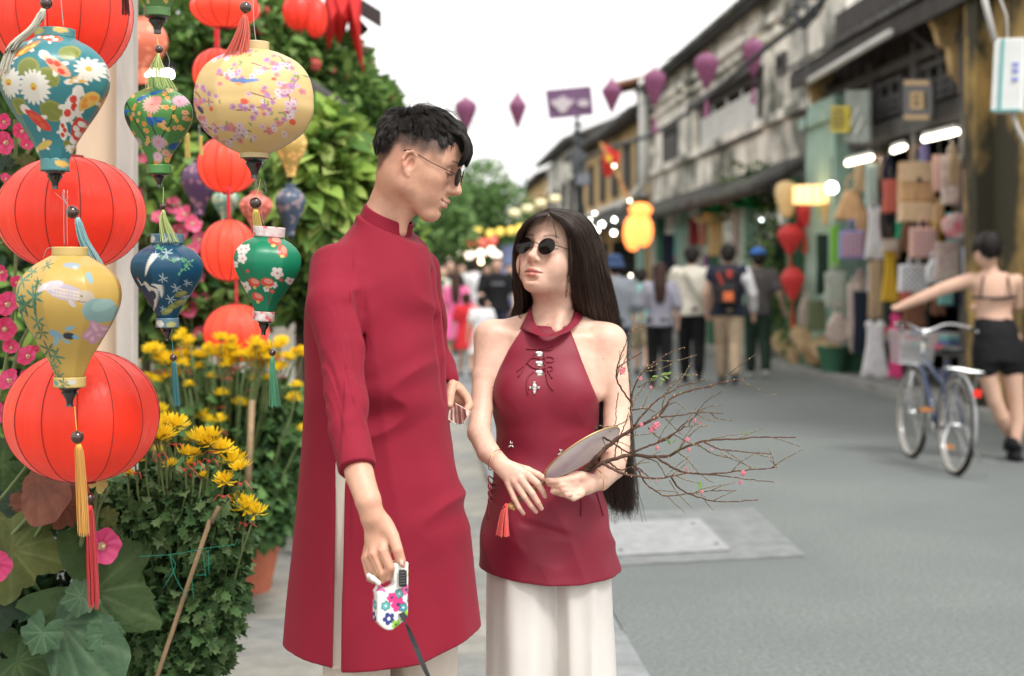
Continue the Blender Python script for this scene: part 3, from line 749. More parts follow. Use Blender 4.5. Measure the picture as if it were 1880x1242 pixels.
# wooden stall board and grey post
bd = thing('stall_board', 'beige painted board between the red globe lanterns and the grey post', 'board', tuple(W(190, 512, 4.2)))
CREAMW = mat('beige_board', (.60, .46, .33), .7, var=.12, vscale=5, bump=.2, bscale=30, stretch=(1, 1, .3))
mb = MB(); a = W(140, 130, 4.2); b = W(213, 130, 4.2); mb.prism([Vector((a.x, 4.2, 0)), Vector((b.x, 4.2, 0)), Vector((b.x, 4.2, a.z+.9)), Vector((a.x, 4.2, a.z+.9))], (0, .04, 0)); mb.build('board', CREAMW, bd)
ps = thing('stall_post', 'weathered grey timber post of the lantern stall', 'post', tuple(W(230, 512, 4.15)))
GREYW = mat('weathered_post', (.40, .37, .335), .85, var=.25, vscale=6, bump=.5, bscale=35, stretch=(1, 1, .2))
mb = MB(); a = W(214, 0, 4.15); b = W(246, 0, 4.15); mb.box(((a.x+b.x)/2, 4.17, 1.2), (b.x-a.x, .06, 2.4)); mb.build('post', GREYW, ps, bevel=.004)
rail = thing('hanging_rail', 'bamboo rail above the frame that the lanterns hang from', 'rail', tuple(W(250, -130, 2.95)))
mb = MB(); mb.tube([W(-150, -135, 2.95), W(640, -135, 2.95)], .02, 10); mb.build('rail', BAMB, rail, smooth=True)
mb = MB(); mb.tube([W(-150, -160, 3.3), W(640, -160, 3.3)], .02, 10); mb.build('rail', BAMB, rail, smooth=True)
# chrysanthemums
def chrys_mesh(seed, open_=1.0):
    rng = np.random.RandomState(seed); V = []; F = []
    for ring, (n, el, L, w_) in enumerate(((14, 12, 1.0, .20), (13, 30, .95, .19), (11, 50, .82, .17), (8, 70, .66, .14))):
        for i in range(n):
            a = 2*pi*(i+.5*ring)/n+rng.normal()*.08; e = R((el+rng.normal()*6)/open_ if open_ < 1 else el+rng.normal()*6); l = L*rng.uniform(.88, 1.1)
            e = min(e, R(85)); d = np.array((cos(a)*cos(e), sin(a)*cos(e), sin(e))); s_ = np.array((-sin(a), cos(a), 0)); up = np.cross(s_, d)*-1
            b = len(V)
            for t, ww, h in ((.12, .35, 0), (.55, 1, -.05), (.88, .75, .03)):
                V += [d*l*t-s_*w_*ww*.5+up*h, d*l*t+s_*w_*ww*.5+up*h]
            V.append(d*l+up*.10); F += [(b, b+1, b+3, b+2), (b+2, b+3, b+5, b+4), (b+4, b+5, b+6)]
    me = bpy.data.meshes.new('flower'); me.from_pydata([tuple(v) for v in V], [], F); me.materials.append(PETY)
    me.polygons.foreach_set('use_smooth', [True]*len(F)); return me
CHR = [chrys_mesh(1), chrys_mesh(2), chrys_mesh(3, .75), chrys_mesh(4, .6)]
REDR = mat('red_ribbon', (.72, .06, .05), .5, sheen=.4)
def add_flower(root, p, size, tilt, i, ribbon=True, st=None, rng=rng):
    o = bpy.data.objects.new('flower', CHR[i % 4]); COL.objects.link(o); o.parent = root; o.location = p-origin(root); o.scale = (size,)*3; o.rotation_euler = (tilt[0], tilt[1], i*1.3)
    if st is not None:
        b = p+Vector((rng.normal()*.01+.22*(root.location.x-p.x), .03, -.14-.1*rng.rand())); st.tube([p-Vector((0, 0, size*.05)), p.lerp(b, .5)+Vector((rng.normal()*.006, 0, 0)), b, b+Vector((.3*(root.location.x-p.x), .10, -.28))], [.0026, .0028, .003, .004], 6)
        st.lathe([(0, -.002), (size*.30, .002), (size*.36, size*.10), (0, size*.12)], p-Vector((0, 0, size*.06)), 8)
    if ribbon:
        mb = MB(); q = p-Vector((0, .004, size*.9+.006)); a = rng.uniform(-1, 1)
        for s_ in (1, -1): mb.tube([q, q+Vector((s_*.012, -.003, .006+.004*a)), q+Vector((s_*.022+.01*a, -.004, -.004-.012*rng.rand()))], [.0028, .0028, .0016], 5, flat=.35)
        mb.ball(q, .004, 6); mb.build('ribbon', REDR, root, smooth=True)
CH_G = [(.060, .125, .040), (.085, .165, .055), (.040, .09, .032), (.13, .21, .085)]
def pot(root, c, r, h, nm='pot'):
    mb = MB(); mb.lathe([(0, .0), (r*.66, 0), (r*.74, h*.3), (r*.92, h*.82), (r*.97, h*.86), (r*1.04, h*.88), (r*1.05, h), (r*.95, h), (r*.9, h*.86), (0, h*.84)], c, 40); mb.build(nm, TERR, root, smooth='auto')
    mb = MB(); mb.lathe([(0, h*.845), (r*.895, h*.85)], c, 24); mb.build('soil', mat('soil', (.06, .045, .035), .95), root)
ch1 = thing('chrysanthemum_plant', 'near potted chrysanthemum bush with large yellow flowers tied with red ribbons', 'potted plant', tuple(W(310, 1500, 3.55))[:2]+(0,))
D = 3.50
cs = [px_blob(x, y, D+dd, rx, ry, .14) for x, y, rx, ry, dd in ((330, 930, 110, 70, 0), (250, 950, 80, 70, 0), (400, 980, 60, 60, 0), (350, 1050, 90, 80, .05), (260, 1060, 80, 80, .08), (400, 1080, 45, 60, .0), (300, 1160, 90, 70, .08), (345, 1200, 70, 60, .0), (260, 1280, 110, 80, .1), (400, 1150, 30, 40, .0), (340, 1130, 80, 50, .0), (420, 930, 35, 40, 0), (190, 930, 50, 50, .1))]
P, Dr = blob_pts(cs, 9000, 5, .2); leaf_cloud('leaves', P, .040, CH_G, LEAFD, ch1, 'lobed', 5, .45, .3, dirs=Dr*.6+np.array((0, -.3, -.1)))
stm = MB(); rng = np.random.RandomState(21)
FN = [(323, 775, 1.15), (302, 792, 1.0), (292, 800, .9), (368, 803, 1.15), (385, 808, 1.0), (408, 818, 1.0), (340, 828, .85), (428, 842, 1.15), (442, 853, .9), (314, 846, .65), (411, 877, .85), (371, 868, .5), (352, 845, .6), (434, 915, 1.05), (452, 925, 1.0), (468, 936, .95), (282, 772, .9), (270, 800, .8), (390, 795, .9), (305, 770, .85), (248, 838, .7), (235, 862, .6), (358, 826, .55)]
for i, (x, y, s_) in enumerate(FN): add_flower(ch1, W(x, y+8, D-.06-.08*rng.rand()), .038*s_, (R(8+16*rng.rand()), R(-15+30*rng.rand())), i, i % 2 == 0, stm, rng)
for i in range(14):
    x = rng.uniform(230, 400); b = W(x*.6+130, 1420, D+.1); stm.tube([b, W(x*.8+60, 1150, D+.06), W(x, 900, D-.03)], [.006, .005, .003], 6)
stm.build('stems', STEM, ch1, smooth=True)
b0 = W(310, 1560, D+.08); pot(ch1, Vector((b0.x, b0.y, 0)), .20, .30)
for pts in ([(386, 955), (350, 1060), (286, 1250), (240, 1400)], [(402, 930), (388, 960)]):
    mb = MB(); mb.tube([W(a, b, D-.17) for a, b in pts], .0055, 8); mb.build('bamboo_stake', BAMB, ch1, smooth=True)
mb = MB(); GS2 = mat('green_string', (.02, .30, .20), .5)
for pts in ([(255, 1022), (320, 1018), (372, 1008), (432, 1000)], [(372, 1012), (378, 1060)], [(382, 1010), (384, 1055)], [(360, 1056), (380, 1056)], [(312, 1018), (322, 1060), (345, 1098)], [(300, 1080), (322, 1040), (312, 1020)], [(352, 1062), (356, 1100)], [(430, 1003), (436, 990)]):
    mb.tube(catmull([W(a, b, D-.19) for a, b in pts], 8), .0007, 5)
mb.build('green_string', GS2, ch1, smooth=True)
ch2 = thing('chrysanthemum_plant', 'farther chrysanthemum bush crowded with small yellow flowers in a red clay pot', 'potted plant', tuple(W(430, 700, 5.9))[:2]+(0,))
D = 5.75
cs = [px_blob(x, y, D+dd, rx, ry, .25) for x, y, rx, ry, dd in ((420, 760, 120, 70, 0), (500, 780, 60, 70, 0), (340, 740, 80, 60, .1), (430, 850, 110, 70, 0), (500, 880, 50, 70, 0), (470, 950, 60, 50, 0), (400, 930, 80, 60, .1), (300, 800, 60, 60, .1))]
P, Dr = blob_pts(cs, 7500, 6, .25); leaf_cloud('leaves', P, .065, [(.05, .11, .03), (.07, .15, .045), (.035, .08, .03), (.10, .19, .06)], LEAFD, ch2, 'lobed', 6, .4, .3, dirs=Dr*.7)
stm = MB(); rng = np.random.RandomState(22)
for i in range(100):
    x = rng.uniform(266, 562); y = 652+rng.normal()*16+(14 if x < 330 else 0)
    if i > 82: y = rng.uniform(690, 830)
    if i in (96, 97, 98): x, y = ((408, 726), (544, 710), (540, 735))[i-96]
    add_flower(ch2, W(x, y, D-.2-.1*rng.rand()), .041*rng.uniform(.75, 1.2), (R(-10+20*rng.rand()), R(-15+30*rng.rand())), i, i % 3 == 0, stm, rng)
stm.build('stems', STEM, ch2, smooth=True)
b0 = gpt(440, 1100); pot(ch2, Vector((b0.x-.0, b0.y+.12, 0)), .165, .235)
mb = MB(); mb.tube([W(463, 735, D-.3), W(455, 905, D-.3)], .012, 8); mb.build('bamboo_stake', BAMB, ch2, smooth=True)
# hollyhocks: broad veined leaves and pink cups
def broad_leaf(root, x, y, r, d, ang, tilt, cols, kind=0, nm='leaf', yaw=0.0, curl=.12):
    """a palmate leaf about r px in radius, pointing towards ang degrees (0 right, 90 up) in the picture"""
    n = 72; k = d/FPX; rg = np.linspace(0, 1, 9)[1:]; V = [np.zeros(3)]; C = [cols[1]]
    lob = 5 if kind == 0 else 3; rs = np.random.RandomState(int(x+y))
    th = np.linspace(-pi, pi, n, endpoint=False)
    if kind == 2: out = .26+.74*np.clip(np.cos(th/2), 0, 1)**12.0+.015*np.cos(th*15)
    else: out = (.74+(.13 if r > 75 else .05)*np.cos(th*lob)+.05*np.cos(th*lob*2+1)+.025*np.cos(th*17)+.018*np.cos(th*31+2))*(1-.72*np.exp(-((np.abs(th)-pi)/.30)**2))
    veins = [0, .62, -.62, 1.25, -1.25, 1.95, -1.95] if kind != 2 else [0, .35, -.35, .8, -.8, 1.5, -1.5]
    for q in rg:
        for t, o_ in zip(th, out):
            rr = o_*q; vd = min(abs(math.atan2(sin(t-v_), cos(t-v_))) for v_ in veins); vn = math.exp(-(vd*rr/.022)**2)
            zz = -curl*rr*rr+.05*sin(t*lob+1)*rr*rr+.030*(1-math.exp(-(vd*rr/.10)**2))*min(1, rr*3)+.012*sin(rr*38)*(1-vn)*min(1, rr*2)
            V.append(np.array((cos(t)*rr, sin(t)*rr, zz)))
            m_ = .5+.5*noise3(np.array([[cos(t)*rr*3, sin(t)*rr*3, x]]), 1.3, 2)[0]-.25
            c = np.array(cols[0])*(1-m_)+np.array(cols[1])*m_; c = c*(1-.45*vn*(rr > .03))+np.array(cols[2])*.45*vn*(rr > .03); C.append(c)
    V = np.array(V)*r*k; F3 = [[0, 1+i, 1+(i+1) % n] for i in range(n)]; F4 = []
    for j in range(len(rg)-1):
        for i in range(n): F4.append([1+j*n+i, 1+(j+1)*n+i, 1+(j+1)*n+(i+1) % n, 1+j*n+(i+1) % n])
    # leaf plane faces the camera, then tips back by tilt about the picture's horizontal
    M = Matrix.Rotation(R(yaw), 3, 'Z') @ Matrix.Rotation(R(tilt), 3, 'X') @ Matrix.Rotation(R(90), 3, 'X') @ Matrix.Rotation(R(ang), 3, 'Z')
    V = V @ np.array(M).T+np.array(W(x, y, d))
    return mesh_np(nm, V, [np.array(F3), np.array(F4)], LEAFD, root, None, True, np.array(C))
def pink_flower(root, x, y, r, d, tilt, yaw, seed, col=((.62, .035, .16), (.75, .12, .28), (.30, .01, .05))):
    n = 60; k = d/FPX; V = [np.zeros(3)]; C = [(.70, .55, .30)]; rg = np.linspace(0, 1, 8)[1:]; rs = np.random.RandomState(seed)
    th = np.linspace(0, 2*pi, n, endpoint=False)
    for q in rg:
        for t in th:
            rr = q*(.90+.10*abs(cos(t*2.5))); V.append(np.array((cos(t)*rr, sin(t)*rr, .38*rr**1.5+.07*sin(t*10+q*2)*q*q+.04*sin(t*5)))); w_ = noise3(np.array([[t*3, q*1.5, seed]]), 1, 1)[0]
            c = np.array(col[0])*(1-w_)+np.array(col[1])*w_; b_ = math.exp(-((q-.2)/.13)**2); C.append(c*(1-.6*b_)+np.array(col[2])*.6*b_ if q > .16 else np.array((.66, .5, .3)))
    F3 = [[0, 1+i, 1+(i+1) % n] for i in range(n)]; F4 = [[1+j*n+i, 1+(j+1)*n+i, 1+(j+1)*n+(i+1) % n, 1+j*n+(i+1) % n] for j in range(len(rg)-1) for i in range(n)]
    M = Matrix.Rotation(R(yaw), 3, 'Z') @ Matrix.Rotation(R(tilt), 3, 'X') @ Matrix.Rotation(R(90), 3, 'X'); V = (np.array(V)*r*k) @ np.array(M).T+np.array(W(x, y, d))
    o = mesh_np('flower', V, [np.array(F3), np.array(F4)], PETP, root, None, True, np.array(C))
    mb = MB(); c0 = W(x, y, d); nn = np.array(M)[:, 2]; mb.tube([c0, c0+Vector(nn)*r*k*.30], [r*k*.07, r*k*.10], 8); mb.build('stamen', mat('cream_stamen', (.72, .64, .40), .6), root, smooth=True)
    return o
hh = thing('hollyhock', 'near hollyhock with big veined leaves and pink flowers at the bottom left', 'plant', tuple(W(150, 1500, 3.4))[:2]+(0,))
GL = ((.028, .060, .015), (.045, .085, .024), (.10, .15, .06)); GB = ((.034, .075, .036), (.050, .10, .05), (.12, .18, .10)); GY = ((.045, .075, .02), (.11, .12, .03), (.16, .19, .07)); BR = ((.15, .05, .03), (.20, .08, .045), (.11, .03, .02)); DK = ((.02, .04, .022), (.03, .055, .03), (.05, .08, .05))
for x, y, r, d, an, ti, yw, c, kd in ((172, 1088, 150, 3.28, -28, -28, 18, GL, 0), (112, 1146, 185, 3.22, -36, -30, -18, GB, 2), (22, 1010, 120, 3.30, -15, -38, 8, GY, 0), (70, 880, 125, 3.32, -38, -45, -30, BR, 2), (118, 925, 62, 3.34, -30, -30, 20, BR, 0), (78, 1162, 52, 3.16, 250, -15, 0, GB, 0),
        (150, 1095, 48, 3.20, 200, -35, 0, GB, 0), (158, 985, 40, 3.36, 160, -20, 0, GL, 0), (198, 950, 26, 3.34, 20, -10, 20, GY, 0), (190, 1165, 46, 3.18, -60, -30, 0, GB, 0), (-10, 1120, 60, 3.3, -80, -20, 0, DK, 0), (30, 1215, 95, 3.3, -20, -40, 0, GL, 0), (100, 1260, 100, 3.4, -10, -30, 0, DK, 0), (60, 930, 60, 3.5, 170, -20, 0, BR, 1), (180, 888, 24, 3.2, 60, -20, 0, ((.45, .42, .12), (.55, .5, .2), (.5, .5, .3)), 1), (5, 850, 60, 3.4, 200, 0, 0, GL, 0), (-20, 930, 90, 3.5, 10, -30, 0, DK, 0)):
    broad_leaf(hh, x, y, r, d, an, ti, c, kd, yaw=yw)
st = MB()
for pts, r_ in (([(60, 1320), (90, 1240), (130, 1100), (152, 985)], .006), ([(140, 1260), (150, 1110), (172, 960), (178, 900)], .005), ([(-10, 930), (60, 840), (75, 790)], .004), ([(0, 1005), (60, 940), (130, 850)], .005), ([(10, 1240), (60, 1190), (135, 1180)], .004), ([(30, 1040), (80, 960), (140, 860)], .004), ([(200, 900), (178, 950), (172, 1080)], .004), ([(90, 1240), (140, 1190), (200, 1150)], .003)):
    st.tube(catmull([W(a, b, 3.33) for a, b in pts], 10), r_, 7)
st.build('stems', STEM, hh, smooth=True)
pink_flower(hh, 186, 1003, 34, 3.22, -6, 42, 1); pink_flower(hh, -8, 1038, 30, 3.2, 0, 20, 2)
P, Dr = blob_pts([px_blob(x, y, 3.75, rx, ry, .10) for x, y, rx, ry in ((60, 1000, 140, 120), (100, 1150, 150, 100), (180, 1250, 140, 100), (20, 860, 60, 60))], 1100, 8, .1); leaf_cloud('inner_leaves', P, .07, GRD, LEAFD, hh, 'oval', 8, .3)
h2 = thing('hollyhock', 'tall hollyhock of deep pink flowers at the left edge', 'plant', tuple(W(20, 900, 3.5))[:2]+(0,))
rs = np.random.RandomState(5)
for i, (x, y, r_) in enumerate(((12, 262, 34), (40, 242, 26), (8, 225, 24), (48, 268, 20), (10, 330, 18), (15, 560, 36), (8, 605, 34), (52, 655, 30), (18, 700, 34), (5, 500, 26), (30, 520, 20), (20, 640, 24), (48, 690, 18), (-5, 760, 30), (25, 820, 18), (66, 640, 12))): pink_flower(h2, x, y, r_*.66, 3.42+.05*rs.rand(), rs.uniform(-40, 20), rs.uniform(-40, 60), i+10, ((.60, .03, .12), (.74, .10, .25), (.25, .01, .04)))
st = MB()
for pts in ([(-30, 900), (5, 700), (25, 560), (30, 400), (28, 220)], [(50, 850), (20, 740), (35, 640), (80, 560)], [(0, 450), (60, 400), (40, 340)], [(0, 780), (40, 720), (90, 700)]): st.tube(catmull([W(a, b, 3.5) for a, b in pts], 12), .0045, 7)
st.build('stems', STEM, h2, smooth=True)
for x, y, r, an, c in ((45, 300, 26, 30, GY), (20, 320, 30, 200, GL), (30, 430, 30, 90, GL), (70, 430, 24, 0, DK), (30, 760, 34, -30, GB), (70, 770, 30, 30, GL), (60, 560, 24, 20, GY), (10, 300, 22, 100, DK), (85, 690, 20, 20, GY), (20, 880, 34, -60, GL)): broad_leaf(h2, x, y, r, 3.48, an, -20, c, 0)
h3 = thing('hollyhock', 'pink hollyhocks blurred between the lanterns', 'plant', tuple(W(330, 900, 6.3))[:2]+(0,))
for i, (x, y, r_) in enumerate(((318, 378, 18), (340, 395, 20), (352, 412, 20), (330, 425, 18), (365, 440, 18), (275, 450, 18), (290, 400, 14), (262, 352, 10), (345, 570, 18), (352, 548, 15), (365, 610, 15), (215, 592, 14), (355, 460, 14), (245, 520, 16), (300, 470, 14), (368, 508, 12), (238, 560, 14), (262, 290, 10), (345, 488, 10), (376, 545, 9))): pink_flower(h3, x, y, r_*.9, 6.15+.2*rs.rand(), rs.uniform(-30, 20), rs.uniform(-40, 40), i+40, ((.70, .07, .18), (.80, .20, .32), (.35, .02, .06)))
st = MB()
for pts in ([(260, 700), (270, 500), (262, 260)], [(340, 720), (352, 550), (330, 370)], [(380, 700), (330, 560), (300, 420)], [(240, 700), (238, 540)], [(300, 700), (260, 620), (250, 560)]): st.tube(catmull([W(a, b, 6.3) for a, b in pts], 12), .007, 6)
st.build('stems', STEM, h3, smooth=True)
P, Dr = blob_pts([px_blob(x, y, 6.4, rx, ry, .2) for x, y, rx, ry in ((265, 320, 28, 60), (300, 520, 60, 60), (265, 600, 45, 50), (350, 620, 60, 40), (420, 560, 50, 40), (280, 430, 40, 50), (380, 330, 20, 40))], 900, 12, .2); leaf_cloud('leaves', P, .085, [(.12, .20, .05), (.17, .26, .08), (.08, .15, .04)], LEAFM, h3, 'oval', 12, .4)
# trees
def tree(label, px, base_d, zc, rx, rz, name='street_tree', n=7000, size=.22, cols=GR1, seed=1, top=None):
    b = W(px, HY, base_d); b.z = 0; t = thing(name, label, 'tree', tuple(b)); rs = np.random.RandomState(seed)
    mb = MB(); tr = [b, b+Vector((.1, 0, zc*.45)), b+Vector((0, 0, zc))]; mb.tube(tr, [.22, .17, .10], 10)
    cs = []
    for i in range(13):
        a = 2*pi*i/13*2.4; q = rs.uniform(.35, .95); c = b+Vector((cos(a)*rx*q*.8, sin(a)*rx*q*.8, zc+rz*rs.uniform(-.6, .75)*(1.1-q*.6))); s_ = rs.uniform(.32, .5)
        mb.tube([b+Vector((0, 0, zc*rs.uniform(.4, .7))), b.lerp(c, .6)+Vector((0, 0, zc*.35)), c], [.09, .05, .02], 6); cs.append((c, (rx*s_, rx*s_, rz*s_)))
    mb.build('trunk', BARK, t, smooth=True); P, Dr = blob_pts(cs, n, seed, .45); leaf_cloud('crown', P, size, cols, LEAFM, t, 'oval', seed, .35, dirs=Dr); return t
TRG = [(.13, .25, .08), (.18, .32, .10), (.10, .19, .07), (.24, .38, .14)]
tree('rounded green street tree in the middle distance behind the man\'s chin', 838, 40, 3.1, 1.75, 1.65, n=9000, size=.16, cols=TRG, seed=4)
tree('lower green tree left of the round one, over the crowd', 765, 30, 2.5, 1.5, 1.2, n=6000, size=.16, cols=TRG, seed=5)
tree('dark green tree by the ochre houses right of the utility pole', 1112, 52, 2.9, 1.9, 1.5, n=5000, size=.18, cols=GRD+GR1[:2], seed=6)
tree('small green tree at the far end of the street', 1000, 70, 3.2, 2.6, 2.2, n=5000, size=.24, cols=TRG, seed=7)
tree('far street tree left of the vanishing point', 700, 60, 3.4, 3.2, 2.4, n=5000, size=.24, cols=TRG, seed=8)
tree('far tree closing the end of the street', 870, 85, 3.0, 4.0, 2.4, n=5000, size=.3, cols=TRG, seed=9)
# ------------------------------------------------------------ silk lanterns
class Print:
    """flat print on the silk: motifs given in the lantern's own front view"""
    def __init__(s, U, V, base): s.U, s.V = U, V; s.c = np.tile(np.array(base, dtype=float), (len(U), 1))
    def put(s, w, col): w = np.clip(w, 0, 1)[:, None]; s.c = s.c*(1-w)+np.array(col)*w
    def ell(s, x, y, rx, ry, a=0, col=(1, 1, 1), soft=.8):
        ca, sa = cos(R(a)), sin(R(a)); u = (s.U-x)*ca+(s.V-y)*sa; v = -(s.U-x)*sa+(s.V-y)*ca
        k = np.sqrt((u/rx)**2+(v/ry)**2); s.put((1-k)*min(rx, ry)/soft+.5, col)
    def line(s, pts, w, col, soft=.6):
        best = np.full(len(s.U), 1e9)
        for (x0, y0), (x1, y1) in zip(pts[:-1], pts[1:]):
            dx, dy = x1-x0, y1-y0; t = np.clip(((s.U-x0)*dx+(s.V-y0)*dy)/(dx*dx+dy*dy+1e-9), 0, 1)
            best = np.minimum(best, np.hypot(s.U-x0-t*dx, s.V-y0-t*dy))
        s.put((w-best)/soft+.5, col)
    def daisy(s, x, y, r, n, col, ctr, ph=0, wd=.32, cr=.22):
        m = np.hypot(s.U-x, s.V-y) < r*1.2
        if not m.any(): return
        for i in range(n): a = ph+360*i/n; s.ell(x+cos(R(a))*r*.55, y+sin(R(a))*r*.55, r*.48, r*wd, a, col)
        s.ell(x, y, r*cr, r*cr, 0, ctr)
    def koi(s, x, y, L, a, body, spot, fin=(.75, .68, .62)):
        c_, s_ = cos(R(a)), sin(R(a)); P = lambda t, o: (x+c_*t*L-s_*o*L, y+s_*t*L+c_*o*L)
        s.ell(*P(-.52, 0), L*.20, L*.13, a, fin); s.ell(*P(.10, .20), L*.12, L*.07, a+50, fin); s.ell(*P(.10, -.20), L*.12, L*.07, a-50, fin)
        s.ell(*P(0, 0), L*.46, L*.17, a, body); s.ell(*P(-.3, .02), L*.24, L*.09, a, body)
        for t, o in ((.2, .04), (-.05, -.05), (-.25, .03)): s.ell(*P(t, o), L*.12, L*.08, a, spot)
    def bamboo(s, x, y, r, col, n=6, ph=0):
        for i in range(n): a = ph+i*360/n+(i % 2)*14; s.ell(x+cos(R(a))*r*.55, y+sin(R(a))*r*.55, r*.52, r*.11, a, col, .5)
    def branch(s, pts, w, col): s.line(pts, w, col)
RIBM = mat('bamboo_rib', (.25, .04, .03), .6)
LACQ = mat('black_lacquer_wood', (.008, .007, .007), .12, spec=.7, coat=.6)
BEAD = mat('dark_wood_bead', (.045, .018, .013), .22, spec=.6, coat=.5)
WIREM = mat('grey_wire', (.35, .34, .33), .5, metal=.6)
def silk(nm, rough=.30, glow=0.0, sheen=0.0):
    return mat(nm, rough=rough, vcol=True, spec=.42, sheen=sheen, bump=.05, bscale=1200, emit='col' if glow else None, estr=glow, backlit=.12)
SILK = silk('printed_silk')
def prof_fn(pr):
    P = catmull([(t, r, 0) for t, r in pr], 120); return lambda t: np.interp(t, P[:, 0], P[:, 1])
TEAR = prof_fn([(0, .36), (.035, .50), (.10, .74), (.20, .94), (.31, 1.0), (.42, .965), (.55, .83), (.70, .62), (.85, .41), (1, .26)])
BALL = prof_fn([(0, .26), (.03, .42), (.12, .72), (.25, .91), (.40, .99), (.5, 1.0), (.62, .985), (.78, .84), (.90, .58), (.97, .36), (1, .24)])
def body_mesh(name, cx, y0, y1, hw, d, prof, nrib, paint, m, parent, nu=200, nv=120, base=(.5, .5, .5), facet=.85, tilt=0.0):
    k = d/FPX; c = W(cx, (y0+y1)/2, d); th = np.linspace(0, 2*pi, nu, endpoint=False); t = np.linspace(0, 1, nv)
    TH, T = np.meshgrid(th, t); w_ = 2*pi/nrib; ph = np.mod(TH+w_*.25, w_)-w_/2
    fac = 1-facet*(1-cos(w_/2))*(1-(np.abs(ph)/(w_/2))**1.6)
    rr = prof(T)*hw*fac
    # front (towards the camera) is theta = -90 degrees
    X = rr*np.cos(TH); Y = rr*np.sin(TH); Z = -(T-.5)*(y1-y0)
    U = cx+X.ravel()/np.maximum(fac.ravel(), .5); Vv = y0+T.ravel()*(y1-y0)
    V = np.stack([X, Y, Z], -1).reshape(-1, 3)*k
    if tilt: M = np.array(Matrix.Rotation(tilt, 3, 'Y')); V = V @ M.T
    V = V+np.array(c); idx = np.arange(nu*nv).reshape(nv, nu); nx = np.roll(idx, -1, axis=1)
    F = np.stack([idx[:-1], idx[1:], nx[1:], nx[:-1]], -1).reshape(-1, 4)
    P = Print(U, Vv, base)
    if paint: paint(P)
    return mesh_np(name, V, F, m, parent, None, True, P.c), TH, prof
def tassel(parent, pts, r0, r1, d, m, n=70, seed=0, name='tassel', head=True):
    """pts: px polyline; r0/r1 px half widths at top/bottom"""
    rng = np.random.RandomState(seed); P = catmull([(a, b, 0) for a, b in pts], 12); k = d/FPX; C = []
    for i in range(n):
        a = rng.rand()*2*pi; q = math.sqrt(rng.rand()); ox, oy = cos(a)*q, sin(a)*q; ln = 1-.07*rng.rand()
        rr = np.interp(np.linspace(0, 1, 12), [0, .08, .5, 1], [r0*.5, r0, (r0+r1)/2, r1]); wv = rng.normal()*1.0
        s_ = np.linspace(0, ln, 12); x = np.interp(s_, np.linspace(0, 1, 12), P[:, 0])+ox*rr+np.sin(np.linspace(0, 3, 12)+a)*wv*np.linspace(0, 1, 12); y = np.interp(s_, np.linspace(0, 1, 12), P[:, 1])
        C.append([tuple(W(xx, yy, d)+Vector((0, oy*r_*k, 0))) for xx, yy, r_ in zip(x, y, rr)])
    V, F = strands_mesh(np.array(C), k*.55, 3); mesh_np(name, V, F, m, parent)
    if head:
        mb = MB(); a, b = W(P[0, 0], P[0, 1], d), W(P[1, 0], P[1, 1], d); mb.tube([a, a.lerp(b, .9)], [r0*.6*k, r0*.8*k], 10); mb.build('tassel_head', m, parent, smooth=True)
def cord(parent, pts, d, r=.0011, m=None, name='cord'):
    mb = MB(); mb.tube([Vector(p) for p in catmull([W(a, b, d) for a, b in pts], 14)], r, 5); return mb.build(name, m or WIREM, parent, smooth=True)
def bead(parent, x, y, r, d):
    mb = MB(); mb.ball(W(x, y, d), r*d/FPX, 20); return mb.build('bead', BEAD, parent, smooth=True)
def finial(parent, cx, y0, y1, hw, d, tilt=0):
    k = d/FPX; h = (y1-y0)*k; w_ = hw*k; M = Matrix.Rotation(tilt, 3, 'Y')
    pr = [(0, 0), (w_*.34, 0), (w_*.30, h*.15), (w_*.36, h*.35), (w_*.62, h*.58), (w_*.80, h*.72), (w_*.70, h*.80), (w_*1.0, h*.92), (w_*1.02, h), (0, h)]
    mb = MB(); c = W(cx, y1, d); mb.lathe(pr, c, 24, M); return mb.build('finial', LACQ, parent, smooth='auto')
def collar(parent, cx, y0, y1, hw, d, col, tilt=0, nm='collar_band', paint=None):
    k = d/FPX; nu, nv = 72, 8; th = np.linspace(0, 2*pi, nu, endpoint=False); V = []; C = []
    cc = W(cx, (y0+y1)/2, d); M = np.array(Matrix.Rotation(tilt, 3, 'Y')); prof = []
    for j in range(nv): prof.append((hw, y0+(y1-y0)*j/(nv-1)))
    prof = prof+[(hw-1.3, y1), (hw-1.3, y0)]
    U = []; Vv = []
    for r_, y in prof:
        for t in th: V.append((r_*cos(t), r_*sin(t), (y0+y1)/2-y)); U.append(cx+r_*cos(t)); Vv.append(y)
    V = (np.array(V)*k) @ M.T+np.array(cc); n = len(prof); idx = np.arange(n*nu).reshape(n, nu); nx = np.roll(idx, -1, axis=1)
    F = np.concatenate([np.stack([idx[i], idx[(i+1) % n], nx[(i+1) % n], nx[i]], -1) for i in range(n)])
    P = Print(np.array(U), np.array(Vv), col)
    if paint: paint(P)
    return mesh_np(nm, V, F, SILK, parent, None, True, P.c)
def silk_lantern(label, cx, y0, y1, hw, d, prof, paint, base, top=None, bot=None, fin=None, nrib=8, colc=None, group=None, tilt=0.0, nu=220, nv=140, colpaint=None, facet=.85):
    t = thing('silk_lantern', label, 'lantern', tuple(W(cx, y0, d)), group)
    body_mesh('silk_shade', cx, y0, y1, hw, d, prof, nrib, paint, SILK, t, nu, nv, base, tilt=tilt, facet=facet)
    dx = math.tan(tilt)*(y1-y0)/2 if tilt else 0
    if top: collar(t, cx+dx*1.05, top[0], top[1], top[2], d, colc or base, tilt, paint=colpaint or paint)
    if bot: collar(t, cx-dx*1.05, bot[0], bot[1], bot[2], d, colc or base, tilt, paint=colpaint or paint)
    if fin: finial(t, cx-dx*1.15, fin[0], fin[1], fin[2], d, tilt)
    return t
